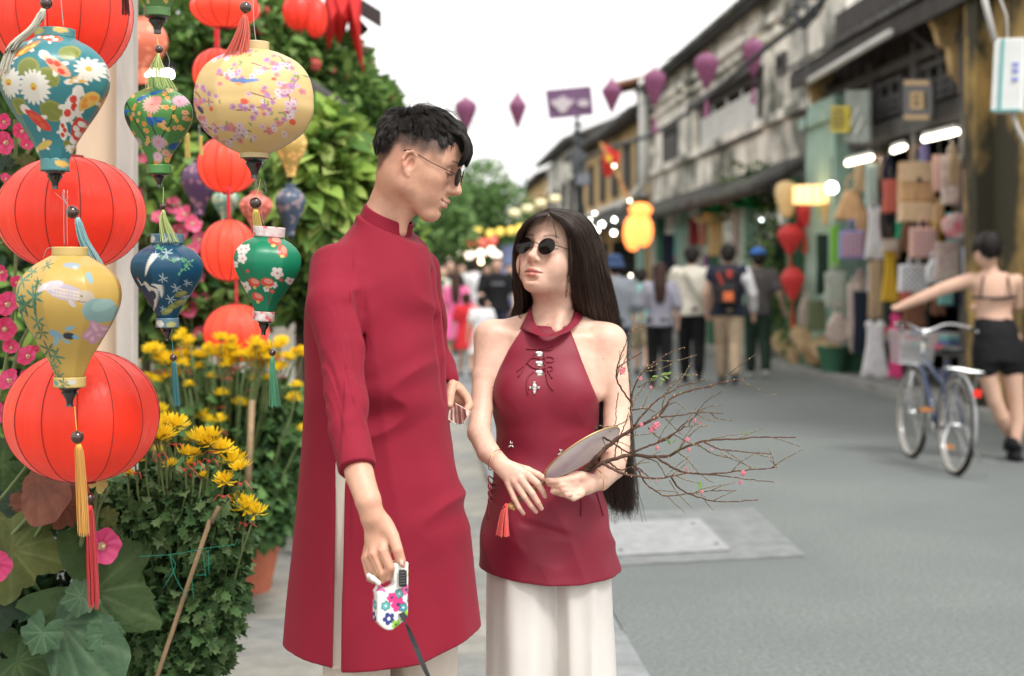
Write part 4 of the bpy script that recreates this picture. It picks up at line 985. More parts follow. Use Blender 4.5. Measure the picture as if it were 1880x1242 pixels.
def tas(nm, c): return mat(nm, c, .5, spec=.35, sheen=.15, backlit=.15)
WHITE = (.74, .71, .64); REDP = (.62, .05, .035); ORP = (.75, .28, .06)
# teal lantern: white lotus, lily pads, koi
def p_teal(P):
    pad = (.20, .23, .05); pad2 = (.27, .28, .07)
    for x, y, r, a in ((83, 138, 22, 0), (120, 155, 20, 20), (55, 203, 17, 0), (118, 212, 21, 0), (151, 108, 17, 0), (38, 100, 13, 0), (186, 190, 10, 0), (20, 150, 9, 0), (134, 268, 9, 0)):
        P.ell(x, y, r, r*.85, a, pad2); P.ell(x-1, y+1, r*.86, r*.7, a, pad); P.line([(x, y), (x+r*cos(R(a+30)), y+r*sin(R(a+30)))], 1.0, pad2)
    P.koi(75, 100, 52, -35, ORP, (.78, .55, .12)); P.koi(36, 122, 54, -35, REDP, (.7, .2, .05)); P.koi(135, 135, 58, 40, (.75, .35, .20), REDP)
    P.koi(90, 228, 56, 40, REDP, (.66, .10, .05)); P.koi(150, 205, 60, 118, WHITE, REDP); P.koi(172, 155, 38, -20, (.70, .42, .10), WHITE); P.koi(92, 270, 36, -22, (.70, .42, .10), (.55, .5, .12))
    P.koi(176, 190, 44, -50, (.72, .45, .12), ORP); P.koi(110, 78, 44, 12, (.70, .12, .06), WHITE); P.koi(152, 238, 44, -65, REDP, WHITE); P.koi(130, 245, 36, 100, WHITE, REDP)
    P.daisy(42, 162, 27, 16, WHITE, (.70, .45, .05), 5, .16); P.daisy(92, 172, 30, 18, WHITE, (.72, .48, .06), 0, .15); P.daisy(183, 135, 22, 14, WHITE, (.7, .45, .05), 5, .16); P.daisy(135, 275, 8, 10, WHITE, (.7, .45, .05), 5, .2)
    P.ell(42, 165, 3, 2, 0, (.6, .12, .03)); P.ell(92, 175, 3, 2, 0, (.6, .12, .03))
def p_tealc(P):
    P.ell(118, 302, 10, 6, 20, (.72, .42, .10)); P.ell(80, 62, 12, 6, 0, (.45, .40, .10)); P.ell(120, 60, 12, 5, 0, (.7, .5, .15))
D1 = 2.92
t1 = silk_lantern('teal silk lantern printed with white lotus and red koi, upper left', 101, 71, 294, 101, D1, TEAR, p_teal, (.045, .205, .235), (55, 72, 36), (292, 315, 26), (315, 348, 18), 9, (.08, .24, .25), colpaint=p_tealc)
cord(t1, [(83, 54), (82, -40)], D1, m=WIREM, name='hanging_wire'); cord(t1, [(117, 54), (112, 0), (110, -60)], D1, name='hanging_wire')
cord(t1, [(117, 348), (116, 362), (126, 380)], D1); cord(t1, [(100, 354), (118, 368), (126, 362)], D1, .0004)
bead(t1, 133, 390, 12, D1); TT_ = tas('pale_teal_thread', (.28, .52, .54)); tassel(t1, [(142, 400), (153, 440), (172, 475), (190, 515)], 7, 15, D1, TT_, 90, 1)
cord(t1, [(133, 378), (140, 392)], D1, .0012, TT_)
# yellow round lantern: blossoms, bird
def p_round(P):
    rng = np.random.RandomState(4); br = (.22, .10, .09)
    for pts in ([(365, 170), (385, 195), (410, 200)], [(420, 150), (450, 160), (452, 130)], [(480, 185), (520, 195), (545, 175), (560, 150)], [(480, 130), (510, 140), (530, 130)], [(375, 230), (400, 245), (440, 240), (470, 255)], [(455, 215), (480, 215), (510, 205)], [(500, 250), (530, 235), (555, 205)], [(400, 120), (430, 110), (470, 105)], [(520, 110), (545, 135)], [(410, 265), (440, 262), (460, 240)], [(530, 160), (545, 190), (540, 225)], [(365, 190), (372, 225), (390, 250)]):
        P.line(pts, 1.1, br)
        for (x0, y0), (x1, y1) in zip(pts[:-1], pts[1:]):
            for q in range(7):
                t = rng.rand(); x = x0+(x1-x0)*t+rng.normal()*7; y = y0+(y1-y0)*t+rng.normal()*7; c = [(.62, .45, .52), (.70, .60, .62), (.60, .22, .22), (.45, .22, .42)][rng.randint(4)]
                P.daisy(x, y, 4.2+2.2*rng.rand(), 5, c, (.42, .10, .16), rng.rand()*70, .42, .24)
        for q in range(3): t = rng.rand(); x, y = pts[-1]; P.ell(x+rng.normal()*10, y+rng.normal()*9, 4, 1.8, rng.rand()*180, (.20, .28, .10))
    P.ell(463, 164, 13, 5, 0, (.12, .20, .42)); P.ell(481, 163, 14, 3.2, -6, (.14, .24, .48)); P.ell(449, 162, 5, 4, 0, (.13, .20, .40)); P.ell(459, 169, 7, 3, 10, (.75, .32, .12))
    P.ell(469, 200, 8, 5, 10, (.68, .10, .06)); P.ell(405, 211, 5, 4, 0, (.68, .10, .06)); P.ell(548, 231, 6, 5, 0, (.68, .10, .06)); P.ell(520, 158, 4, 3, 0, (.68, .10, .06))
    P.line([(376, 205), (383, 214)], 3, (.05, .06, .12))
D2 = 2.90
t2 = silk_lantern('large round pale yellow silk lantern printed with plum blossom and a blue bird', 467, 93, 282, 112, D2, BALL, p_round, (.66, .47, .205), (78, 96, 27), (278, 291, 27), (290, 329, 21), 10, (.60, .46, .24))
cord(t2, [(463, -40), (466, 40), (470, 78)], D2, name='hanging_wire'); cord(t2, [(478, 329), (475, 345), (470, 362)], D2, .0010, tas('straw_cord', (.6, .5, .2))); cord(t2, [(462, 345), (478, 338), (490, 352)], D2, .0004)
YT = tas('yellow_thread', (.72, .56, .13)); bead(t2, 469, 373, 11, D2); tassel(t2, [(469, 384), (474, 420), (478, 465), (482, 512)], 7, 13, D2, YT, 110, 2); tassel(t2, [(470, 425), (466, 460), (462, 500)], 1, 3, D2, YT, 8, 3, head=False)
CT = tas('coral_thread', (.80, .16, .11))
tt = thing('hanging_tassel', 'coral tassel under a dark bead in front of the round yellow lantern\'s top', 'tassel', tuple(W(451, 14, 2.84)))
bead(tt, 451, 14, 11, 2.84); tassel(tt, [(449, 27), (446, 60), (436, 95), (425, 128)], 7, 27, 2.84, CT, 130, 4); cord(tt, [(452, 4), (455, -40)], 2.84, .0012, CT)
# green small lantern: peonies, blue birds
def p_green(P):
    rng = np.random.RandomState(8)
    for pts in ([(240, 190), (262, 235), (285, 270)], [(340, 190), (325, 230), (305, 260)], [(290, 230), (300, 260), (310, 290)]): P.line(pts, 1.2, (.03, .035, .02))
    for i in range(70):
        x = rng.uniform(226, 356); y = rng.uniform(162, 300); c = [(.70, .30, .08), (.72, .45, .12), (.62, .34, .22)][rng.randint(3)]; P.daisy(x, y, 3.5+1.8*rng.rand(), 5, c, (.6, .1, .05), 10, .42)
    for x, y, r, c in ((294, 200, 17, (.66, .36, .30)), (302, 192, 10, (.6, .22, .2)), (340, 190, 13, (.62, .40, .50)), (300, 265, 13, (.48, .34, .42)), (295, 290, 9, (.60, .42, .52)), (256, 265, 10, (.45, .40, .45)), (310, 283, 7, (.66, .36, .30))):
        P.daisy(x, y, r, 16, c, (.7, .3, .2), 5, .14); P.daisy(x, y, r*.6, 11, (c[0]*1.1, c[1]*.9, c[2]*.9), (.6, .15, .1), 15, .16)
    for x, y, a in ((297, 176, -20), (303, 227, 15), (290, 230, 60), (324, 270, -30), (234, 210, 30), (272, 188, -20)): P.ell(x, y, 10, 4.5, a, (.02, .09, .30)); P.ell(x+7, y-2, 9, 2.5, a-15, (.03, .16, .38))
    P.ell(240, 228, 9, 12, 0, (.02, .06, .03)); P.ell(236, 196, 6, 8, 0, (.02, .05, .05))
D3 = 2.95
t3 = silk_lantern('small grass green silk lantern printed with orange blossoms and blue birds', 292, 163, 304, 65, D3, TEAR, p_green, (.075, .235, .06), (144, 164, 21), (303, 320, 22), (320, 344, 13), 8)
YG = tas('lime_thread', (.56, .66, .24)); cord(t3, [(300, 344), (300, 360), (299, 374)], D3, .0008, YG); bead(t3, 299, 379, 6, D3); tassel(t3, [(300, 386), (300, 405), (306, 425), (313, 448)], 3.5, 17, D3-.05, YG, 40, 5)
# its upper neighbour with only the foot showing, and the bead string between
def p_top(P):
    rng = np.random.RandomState(3)
    for i in range(60): P.daisy(rng.uniform(230, 350), rng.uniform(-90, 14), 4, 5, (.66, .46, .14), (.6, .15, .06), 10, .42)
t4 = silk_lantern('green silk lantern cut off by the top edge, only its foot showing', 289, -110, 18, 78, D3, TEAR, p_top, (.10, .22, .07), None, (15, 31, 23), (30, 62, 21), 8, nu=140, nv=70)
cord(t4, [(290, 62), (289, 75), (293, 92)], D3, .0012, YG); bead(t4, 292, 91, 7.5, D3); tassel(t4, [(291, 98), (288, 120), (290, 142), (296, 166)], 3, 30, D3-.06, YG, 44, 6, head=False); cord(t4, [(305, 95), (311, 112), (309, 128)], D3, .0006, name='hanging_wire')
# mustard lantern: bamboo, carp, goldfish, lotus
def p_must(P):
    dg = (.03, .13, .07); dg2 = (.05, .20, .13)
    for pts in ([(40, 560), (45, 510), (58, 480)], [(42, 520), (70, 490), (90, 470)], [(85, 560), (92, 540), (96, 515)], [(38, 540), (60, 590), (95, 690)]): P.line(pts, 1.8, dg)
    P.line([(88, 576), (93, 540)], 3.4, dg)
    for x, y, r, p in ((60, 515, 15, 0), (88, 545, 22, 20), (50, 545, 18, 40), (55, 565, 18, 80), (66, 560, 20, 10), (75, 500, 12, 0), (105, 488, 12, 30), (90, 590, 18, 20), (95, 608, 16, 50), (75, 620, 12, 0), (100, 640, 18, 10), (115, 652, 17, 60), (105, 672, 12, 0), (115, 690, 13, 20), (42, 590, 12, 0), (96, 520, 12, 15), (45, 500, 12, 60)): P.bamboo(x, y, r, dg if p % 20 else dg2, 6, p)
    P.ell(148, 536, 34, 14, 14, (.42, .36, .42)); P.ell(125, 524, 20, 8, -12, (.52, .46, .50)); P.ell(182, 546, 14, 13, 30, (.45, .38, .30)); P.ell(108, 528, 12, 5, -35, (.60, .55, .55)); P.ell(160, 556, 8, 4, 50, (.5, .46, .5))
    for i in range(24): P.ell(128+(i % 8)*6, 528+(i//8)*6+(i % 8)*1.2, 2.4, 2.0, 0, (.60, .50, .38))
    P.ell(176, 543, 1.6, 1.6, 0, (.05, .05, .05)); P.line([(170, 552), (188, 556)], .7, (.12, .10, .08))
    P.ell(198, 570, 24, 22, -30, (.22, .35, .34)); P.ell(205, 560, 16, 10, -30, (.28, .42, .40)); P.line([(190, 590), (188, 620)], 1.2, (.2, .3, .2))
    for x, y, a in ((188, 610, 60), (182, 618, 100), (196, 602, 30), (178, 612, 140), (190, 600, 80)): P.ell(x, y, 13, 7, a, (.52, .28, .38)); P.ell(x, y, 8, 3, a, (.64, .42, .48))
    P.ell(147, 615, 11, 6.5, 5, (.03, .04, .06)); P.ell(157, 617, 5, 4.5, 0, (.20, .38, .50)); P.ell(124, 612, 13, 7, 30, (.22, .36, .46)); P.ell(122, 624, 10, 4, -60, (.24, .40, .48)); P.ell(150, 601, 9, 4, -20, (.24, .38, .46)); P.ell(140, 625, 8, 3, 20, (.25, .4, .45))
    P.ell(150, 488, 15, 5, 5, (.30, .36, .40)); P.ell(158, 492, 5, 3, 40, (.42, .46, .5)); P.ell(185, 510, 12, 5, 60, (.26, .40, .42))
def p_mustc(P): P.bamboo(127, 703, 13, (.03, .13, .07), 6, 20); P.ell(140, 700, 7, 5, 0, (.5, .5, .45)); P.ell(110, 702, 6, 4, 30, (.1, .3, .3))
D4 = 2.85
t5 = silk_lantern('mustard silk lantern printed with bamboo, carp and goldfish', 128, 470, 694, 97, D4, TEAR, p_must, (.50, .330, .085), (454, 471, 32), (692, 711, 29), (711, 747, 20), 8, (.55, .40, .14), colpaint=p_mustc)
for x in (118, 124): cord(t5, [(x, 454), (x-1, 400), (x, 350)], D4, .0007, name='hanging_wire')
cord(t5, [(79, 475), (86, 458), (96, 455)], D4, .0007, name='hanging_wire'); OT = tas('amber_thread', (.80, .42, .08)); RT = tas('red_thread', (.62, .02, .03))
cord(t5, [(137, 747), (139, 770), (141, 792)], D4, .0013, OT); bead(t5, 142, 803, 12, D4); tassel(t5, [(144, 815), (148, 870), (151, 930), (153, 985)], 8, 11, D4, OT, 90, 7)
# navy lantern: crane
def p_navy(P):
    lt = (.34, .42, .44); wh = (.66, .64, .58); gg = (.12, .24, .12)
    for i in range(9): P.ell(290+i*1.5-4, 496-i*3.4, 13-i*.7, 1.9, -62+i*7, wh)
    for i in range(10): P.ell(294-i*.3, 530+i*2.6, 12, 1.9, 20+i*9, wh)
    for i in range(8): P.ell(302+i*.6, 524+i*1.6, 11, 1.6, 5+i*12, wh)
    P.ell(283, 528, 13, 4.5, 55, wh); P.ell(289, 542, 8, 9, 30, (.02, .05, .09)); P.line([(276, 520), (268, 524), (263, 514)], 1.1, wh); P.ell(262, 512, 2, 2, 0, (.6, .1, .06)); P.line([(288, 560), (284, 580)], .9, wh)
    rng = np.random.RandomState(2)
    for pts in ([(310, 470), (330, 480), (350, 475), (365, 490)], [(345, 500), (362, 485)], [(295, 450), (310, 462)]):
        P.line(pts, .8, gg)
        for i in range(14): k = rng.randint(len(pts)-1); t = rng.rand(); x = pts[k][0]*(1-t)+pts[k+1][0]*t; y = pts[k][1]*(1-t)+pts[k+1][1]*t; P.ell(x+rng.normal()*3, y+rng.normal()*3, 2.4, 1.4, rng.rand()*180, (.10, .30, .16))
    for x, y, r in ((320, 466, 10), (314, 512, 9), (322, 550, 9), (335, 530, 9), (300, 470, 8), (345, 545, 7), (306, 568, 7), (354, 520, 7)): P.bamboo(x, y, r, lt, 6, x % 40)
    for x, y in ((325, 562), (335, 556), (312, 572), (340, 540)): P.ell(x, y, 11, 5, -20, (.20, .22, .06)); P.ell(x+3, y-2, 7, 3, -20, (.32, .32, .10))
def p_navyc(P): P.ell(298, 594, 8, 6, 20, (.6, .58, .5)); P.ell(318, 596, 8, 5, -10, (.35, .35, .12)); P.ell(295, 438, 9, 6, 30, (.05, .12, .16)); P.bamboo(312, 440, 8, (.5, .52, .5), 6, 0); P.ell(285, 440, 5, 6, 30, (.5, .5, .46))
D5 = 2.93
t6 = silk_lantern('navy blue silk lantern printed with a white crane', 307, 447, 586, 69, D5, TEAR, p_navy, (.006, .055, .110), (430, 448, 30), (584, 602, 21), (602, 626, 12), 8, (.10, .18, .24), colpaint=p_navyc)
cord(t6, [(316, 626), (317, 640), (318, 651)], D5, .0009, tas('deep_teal_thread', (.03, .20, .22))); bead(t6, 318, 657, 6.5, D5); tassel(t6, [(319, 664), (321, 690), (323, 720), (325, 748)], 4, 6.5, D5, MATS['deep_teal_thread'], 60, 8)
cord(t6, [(292, 430), (296, 400), (298, 385)], D5, .0005, name='hanging_wire')
# emerald lantern: plum blossom, red fans
def p_em(P):
    P.line([(438, 478), (455, 510), (470, 530)], .9, (.10, .08, .05)); P.line([(500, 560), (505, 530), (512, 505)], 1.2, (.10, .08, .05)); P.line([(436, 470), (450, 455), (462, 452)], .9, (.1, .08, .05))
    for x, y, r in ((450, 478, 10), (446, 462, 9), (518, 500, 11), (456, 530, 11), (504, 520, 8), (538, 513, 7), (436, 490, 7), (455, 460, 9), (440, 545, 7), (448, 526, 7), (512, 522, 6), (498, 530, 6)): P.daisy(x, y, r, 5, (.70, .62, .58), (.55, .18, .16), x % 50, .40, .2)
    for x, y, a in ((475, 520, 10), (480, 546, 15), (524, 460, 60), (506, 442, 20), (500, 518, 5)):
        P.ell(x, y, 12, 8, a, (.66, .07, .05)); P.ell(x+2, y-2, 8, 4.5, a, (.72, .28, .20)); P.ell(x+1, y+9, 4, 3, 0, (.6, .45, .15))
    for x, y in ((462, 500), (508, 534), (524, 512)): P.ell(x, y, 3.6, 3.2, 0, (.64, .08, .07))
def p_emc(P):
    rng = np.random.RandomState(6)
    for i in range(50): P.ell(rng.uniform(455, 520), rng.choice([rng.uniform(415, 440), rng.uniform(570, 592)]), 3.6, 2.8, rng.rand()*90, [(.60, .12, .12), (.70, .62, .60), (.62, .40, .38)][rng.randint(3)])
D6 = 2.90
t7 = silk_lantern('emerald green silk lantern printed with plum blossom and red fans, hanging slightly askew', 489, 434, 575, 65, D6, TEAR, p_em, (.006, .19, .095), (417, 436, 29), (572, 590, 20), (590, 616, 13), 8, (.60, .52, .50), tilt=R(4), colpaint=p_emc)
cord(t7, [(482, 350), (480, 390), (486, 418)], D6, .0005, name='hanging_wire'); GT = tas('green_thread', (.10, .46, .26)); cord(t7, [(496, 616), (498, 630), (500, 642)], D6, .0008, GT); bead(t7, 500, 648, 6.2, D6); tassel(t7, [(500, 655), (501, 690), (504, 720), (506, 750)], 4, 11, D6, GT, 30, 9)
cord(t7, [(478, 346), (484, 330), (490, 352)], D6, .0004)
# cream tassel at the top left, dark red one beside the top lantern
tt = thing('hanging_tassel', 'cream tassel swept across the teal lantern from a dark bead', 'tassel', tuple(W(84, 6, 2.86))); CRT = tas('cream_thread', (.72, .68, .56))
bead(tt, 85, 6, 11.5, 2.86); tassel(tt, [(80, 17), (62, 50), (25, 85), (8, 135)], 7, 11, 2.83, CRT, 120, 10); cord(tt, [(84, -3), (84, -50)], 2.86, .0012, CRT)
tt = thing('hanging_tassel', 'small dark red tassel at the top edge beside the green lantern foot', 'tassel', tuple(W(230, -10, 2.95))); tassel(tt, [(228, -30), (230, -5), (232, 30)], 5, 8, 2.95, tas('maroon_thread', (.20, .02, .02)), 40, 11)
# ---- red globe lanterns
def red_lantern(label, cx, cy, rx, ry, d, nrib=12, ph=0.0, glow=.11, col=(.86, .045, .018), n=96, group='red globe lanterns'):
    t = thing('red_lantern', label, 'lantern', tuple(W(cx, cy-ry, d)), group); k = d/FPX; c = W(cx, cy, d)
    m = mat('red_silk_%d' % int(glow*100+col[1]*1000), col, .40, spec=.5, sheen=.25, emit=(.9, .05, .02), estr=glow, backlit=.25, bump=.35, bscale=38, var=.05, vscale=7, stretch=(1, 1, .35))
    th = np.linspace(0, 2*pi, n, endpoint=False); tt_ = np.linspace(.035, .965, 40)*pi; w_ = 2*pi/nrib
    TH, T = np.meshgrid(th, tt_); p_ = np.mod(TH+ph, w_)-w_/2; fac = 1-1.25*(1-cos(w_/2))*(1-(np.abs(p_)/(w_/2))**1.7)
    V = np.stack([np.sin(T)**.92*np.cos(TH)*fac*rx*k, np.sin(T)**.92*np.sin(TH)*fac*rx*k, np.cos(T)*ry*k], -1).reshape(-1, 3)+np.array(c)
    idx = np.arange(n*40).reshape(40, n); nx = np.roll(idx, -1, axis=1); F = np.stack([idx[:-1], idx[1:], nx[1:], nx[:-1]], -1).reshape(-1, 4)
    mesh_np('silk_globe', V, F, m, t)
    for i in range(nrib):
        a = -ph+i*w_+w_/2+w_/2; mb = MB()
        mb.tube([c+Vector((sin(q)**.92*cos(a)*rx*k*1.001, sin(q)**.92*sin(a)*rx*k*1.001, cos(q)*ry*k)) for q in np.linspace(.05, .95, 22)*pi], .0011 if d < 4 else .0016, 4, cap=False); mb.build('rib', RIBM, t, smooth=True)
    for s_ in (1, -1):
        mb = MB(); mb.lathe([(rx*k*.17, -.006), (rx*k*.17, .006), (rx*k*.12, .007), (rx*k*.12, -.006)], c+Vector((0, 0, s_*ry*k*.985)), 24); mb.build('end_ring', RIBM, t)
    return t
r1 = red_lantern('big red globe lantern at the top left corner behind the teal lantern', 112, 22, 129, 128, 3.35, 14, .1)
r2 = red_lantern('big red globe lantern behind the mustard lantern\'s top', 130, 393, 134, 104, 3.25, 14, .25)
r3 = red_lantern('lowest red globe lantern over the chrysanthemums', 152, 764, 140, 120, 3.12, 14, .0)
cord(r3, [(160, 884), (163, 900), (164, 906)], 3.08, .0014, RT); bead(r3, 165, 915, 9.5, 3.05); tassel(r3, [(165, 928), (167, 990), (170, 1050), (172, 1118)], 7, 11, 3.05, RT, 80, 12)
for r_, a, b in ((r1, 112, -106), (r2, 130, 289), (r3, 152, 644)): cord(r_, [(a, b), (a, b-40)], 3.2, .0014, name='hanging_wire')
RG2 = 'smaller red lanterns hanging farther back'
OC = (.85, .075, .035)
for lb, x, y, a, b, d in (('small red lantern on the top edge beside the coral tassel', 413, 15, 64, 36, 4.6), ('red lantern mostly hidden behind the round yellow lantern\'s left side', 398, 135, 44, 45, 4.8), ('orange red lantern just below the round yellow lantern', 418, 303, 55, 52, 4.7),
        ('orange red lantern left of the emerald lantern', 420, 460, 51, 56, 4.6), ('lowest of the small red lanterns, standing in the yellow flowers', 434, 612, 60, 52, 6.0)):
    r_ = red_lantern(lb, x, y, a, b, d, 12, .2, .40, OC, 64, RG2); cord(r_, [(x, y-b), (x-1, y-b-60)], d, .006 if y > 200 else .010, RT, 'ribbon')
# gourd lanterns deeper in the stall
for lb, x, y0, y1, hw, d, c in (('purple patterned lantern behind the orange red one', 366, 300, 390, 35, 5.4, (.10, .05, .12)), ('dark blue patterned lantern at the edge of the pale leaves', 533, 345, 428, 29, 5.4, (.06, .09, .14)),
        ('teal lantern peeking out above the left red lantern', 414, 350, 402, 27, 5.4, (.16, .32, .26)), ('dull coral lantern beside the yellow tassel', 470, 358, 418, 32, 5.3, (.52, .13, .10)), ('ochre lantern behind the round yellow lantern\'s lower right', 534, 238, 320, 31, 5.4, (.52, .36, .10)),
        ('pink lantern behind the grey post', 266, 40, 150, 44, 5.6, (.75, .20, .12))):
    def pp(P, c=c):
        rng = np.random.RandomState(int(x))
        for i in range(30): P.ell(x+rng.uniform(-hw, hw), rng.uniform(y0, y1), 5, 3, rng.rand()*180, (min(1, c[0]*2+.15), c[1]*1.3+.1, c[2]+.1))
    l_ = silk_lantern(lb, x, y0, y1, hw, d, TEAR, pp, c, (y0-7, y0+1, hw*.32), (y1-1, y1+6, hw*.28), (y1+5, y1+16, hw*.2), 8, nu=64, nv=40)
    cord(l_, [(x, y0-6), (x, y0-70)], d, .002)
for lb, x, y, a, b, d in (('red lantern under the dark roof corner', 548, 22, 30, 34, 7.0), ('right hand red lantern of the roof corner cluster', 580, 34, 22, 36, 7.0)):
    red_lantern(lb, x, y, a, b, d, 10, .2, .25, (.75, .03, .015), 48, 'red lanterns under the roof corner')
# strings of yellow thin tassels hanging among them
for x, y0, y1 in ((344, 245, 292), (369, 250, 286)):
    tt = thing('hanging_tassel', 'thin yellow tassel hanging %s' % ('left of the red lanterns' if x < 350 else 'over the orange red lantern'), 'tassel', tuple(W(x, y0, 4.4))); tassel(tt, [(x, y0), (x, (y0+y1)/2), (x+1, y1)], 4, 5, 4.4, YT, 30, x)
FLR = mat('flag_cloth_red', (.62, .03, .03), .7, backlit=.35)
for lb, pts in (('folded red flag drooping left of the others under the roof corner', [(596, -20), (640, -20), (612, 70), (603, 94), (596, 60)]), ('long red flag hanging with a point under the dark roof corner', [(636, -20), (664, -20), (662, 60), (668, 138), (652, 90), (640, 50)]), ('short red flag fold between the two longer ones', [(610, -20), (652, -20), (640, 40), (622, 84), (612, 50)])):
    t = thing('hanging_flag', lb, 'flag', tuple(W(*pts[0], 7.4)), 'red flags under the roof corner'); n = len(pts); c = np.mean(pts, axis=0); mb = MB()
    mb.add([W(c[0], c[1], 7.32)]+[W(x, y, 7.4+.05*(i % 2)) for i, (x, y) in enumerate(pts)]+[W(c[0], c[1], 7.36)]+[W(x, y, 7.44+.05*(i % 2)) for i, (x, y) in enumerate(pts)], [(0, 1+i, 1+(i+1) % n) for i in range(n)]+[(n+1, n+2+(i+1) % n, n+2+i) for i in range(n)]); mb.build('cloth', FLR, t)
# ------------------------------------------------------------ passers-by
def cmat(nm, c, r=.8, **k): return mat(nm, c, r, spec=.15, var=.12, vscale=9, bump=.3, bscale=60, **k)
SKB = mat('passer_skin', (.60, .38, .28), .6, spec=.3)
def passer(label, px, pyf, H, yaw, top, sleeve, bot, blen=.10, hair=(.012, .010, .009), style='short', stride=.18, shoes=(.03, .03, .03), arms=None, wide=1.0, skirt=False, group='people walking down the street', hat=None, sk=None, d=None):
    d = d or HC*FPX/(pyf-HY); b = W(px, HY, d); b.z = 0; s = H/1.70
    t = thing('person', label, 'person', tuple(b), group)
    f = Vector((sin(R(yaw)), -cos(R(yaw)), 0)); l = Vector((cos(R(yaw)), sin(R(yaw)), 0)); Z = Vector((0, 0, 1))
    P = lambda x, y, z: b+(f*x+l*y)*s+Z*z*s
    hipz = .92; feet = []; 
    kn = [P(stride*.55+.03, .09, .50), P(-stride*.25+.04, -.09, .50)]; an = [P(stride*.9, .09, .09), P(-stride, -.09, .13)]
    hp = [P(0, .085, .90), P(0, -.085, .90)]; sh = [P(0, .175*wide, 1.40), P(0, -.175*wide, 1.40)]
    arms = arms or [((.02, .25, 1.14), (.10, .25, .90)), ((-.05, -.25, 1.14), (.02, -.25, .90))]
    el = [P(*arms[0][0]), P(*arms[1][0])]; wr = [P(*arms[0][1]), P(*arms[1][1])]
    F = Field(); skin = sk or SKB
    F.ell(P(.01, 0, 1.60), (.088*s, .075*s, .112*s), None, .01); F.cap(P(0, 0, 1.55), P(-.01, 0, 1.42), .055*s, .06*s, .02)
    F.cap(P(.085, 0, 1.585), P(.10, 0, 1.575), .012*s, .012*s, .02)
    for i in (0, 1):
        F.cap(sh[i], el[i], .047*s, .040*s, .02); F.cap(el[i], wr[i], .040*s, .027*s, .01); dr = (wr[i]-el[i]).normalized(); F.ell(wr[i]+dr*.07*s, (.028*s, .028*s, .06*s), np.array(dr.to_track_quat('Z', 'Y').to_matrix()), .02)
        F.cap(hp[i], kn[i], .08*s, .055*s, .02); F.cap(kn[i], an[i], .055*s, .035*s, .01)
    F.loft([((.88)*s, b.x, b.y, .14*s, .10*s, R(yaw)), (1.1*s, b.x, b.y, .12*s, .09*s, R(yaw)), (1.36*s, b.x, b.y, .16*s*wide, .10*s, R(yaw)), (1.46*s, b.x, b.y, .08*s, .07*s, R(yaw))], .02)
    sdf_obj(F, .013, 'body', skin, t)
    F = Field(); w_ = wide
    F.loft([((.86 if not skirt else .60)*s, b.x, b.y, (.185 if not skirt else .25)*s*w_, (.13 if not skirt else .22)*s, R(yaw)), (1.05*s, b.x, b.y, .155*s*w_, .115*s, R(yaw)), (1.32*s, b.x, b.y, .185*s*w_, .125*s, R(yaw)), (1.43*s, b.x, b.y, .15*s*w_, .09*s, R(yaw)), (1.475*s, b.x, b.y, .07*s, .065*s, R(yaw))], .03, fold=lambda a, z: .03*np.sin(5*a+z*9)+.02*np.sin(9*a-z*5))
    for i in (0, 1):
        if sleeve > 0: F.cap(sh[i], sh[i].lerp(el[i], min(1, sleeve)), .066*s, .060*s, .04)
        if sleeve > 1: F.cap(el[i], el[i].lerp(wr[i], sleeve-1), .056*s, .042*s, .01)
    F.disp(lambda Q: -.012*(1-np.abs(2*noise3(Q*np.array((9, 9, 5.)), 1.0, 3)-1)))
    sdf_obj(F, .013, 'shirt' if not skirt else 'dress', top, t)
    if bot is not None:
        F = Field()
        for i in (0, 1):
            F.cap(hp[i], kn[i], .098*s, .078*s, .03)
            if blen < .4: F.cap(kn[i], kn[i].lerp(an[i], 1-blen*1.4), .078*s, .062*s, .01)
        F.ell(P(0, 0, .93), (.17*s, .125*s, .10*s), np.array(Matrix.Rotation(R(yaw), 3, 'Z')), .02)
        F.disp(lambda Q: -.010*(1-np.abs(2*noise3(Q*np.array((8, 8, 14.)), 1.0, 7)-1)))
        sdf_obj(F, .013, 'trousers' if blen < .4 else 'shorts', bot, t)
    for i in (0, 1):
        F = Field(); c = an[i]+f*.06*s-Z*.055*s; c.z = max(c.z, .035); F.ell(c, (.045*s, .13*s, .042*s), np.array(Matrix.Rotation(R(yaw), 3, 'Z')), .01); F.cap(an[i], c, .04*s, .03*s, .02)
        sdf_obj(F, .012, 'shoe', cmat('shoe_%d_%d' % (shoes[0]*100, shoes[2]*100), shoes, .6), t)
    hm = mat('hair_%d' % int(hair[0]*1000), hair, .6, spec=.2); F = Field()
    F.ell(P(-.015, 0, 1.635), (.098*s, .083*s, .095*s), np.array(Matrix.Rotation(R(yaw), 3, 'Z')), .01); F.ell(P(-.05, 0, 1.58), (.075*s, .060*s, .08*s), None, .02); F.ell(P(.10, 0, 1.56), (.085*s, .085*s, .085*s), None, .01, 's')
    if style == 'long': F.loft([(1.18*s, P(-.13, 0, 0).x, P(-.13, 0, 0).y, .055*s, .030*s, R(yaw)), (1.40*s, P(-.115, 0, 0).x, P(-.115, 0, 0).y, .080*s, .045*s, R(yaw)), (1.60*s, P(-.05, 0, 0).x, P(-.05, 0, 0).y, .085*s, .06*s, R(yaw))], .02)
    if style == 'bun': F.ell(P(-.11, 0, 1.68), (.05*s,)*3, None, .01)
    F.disp(lambda Q: -.008*noise3(Q, 60, 2)); sdf_obj(F, .010, 'hair', hm, t)
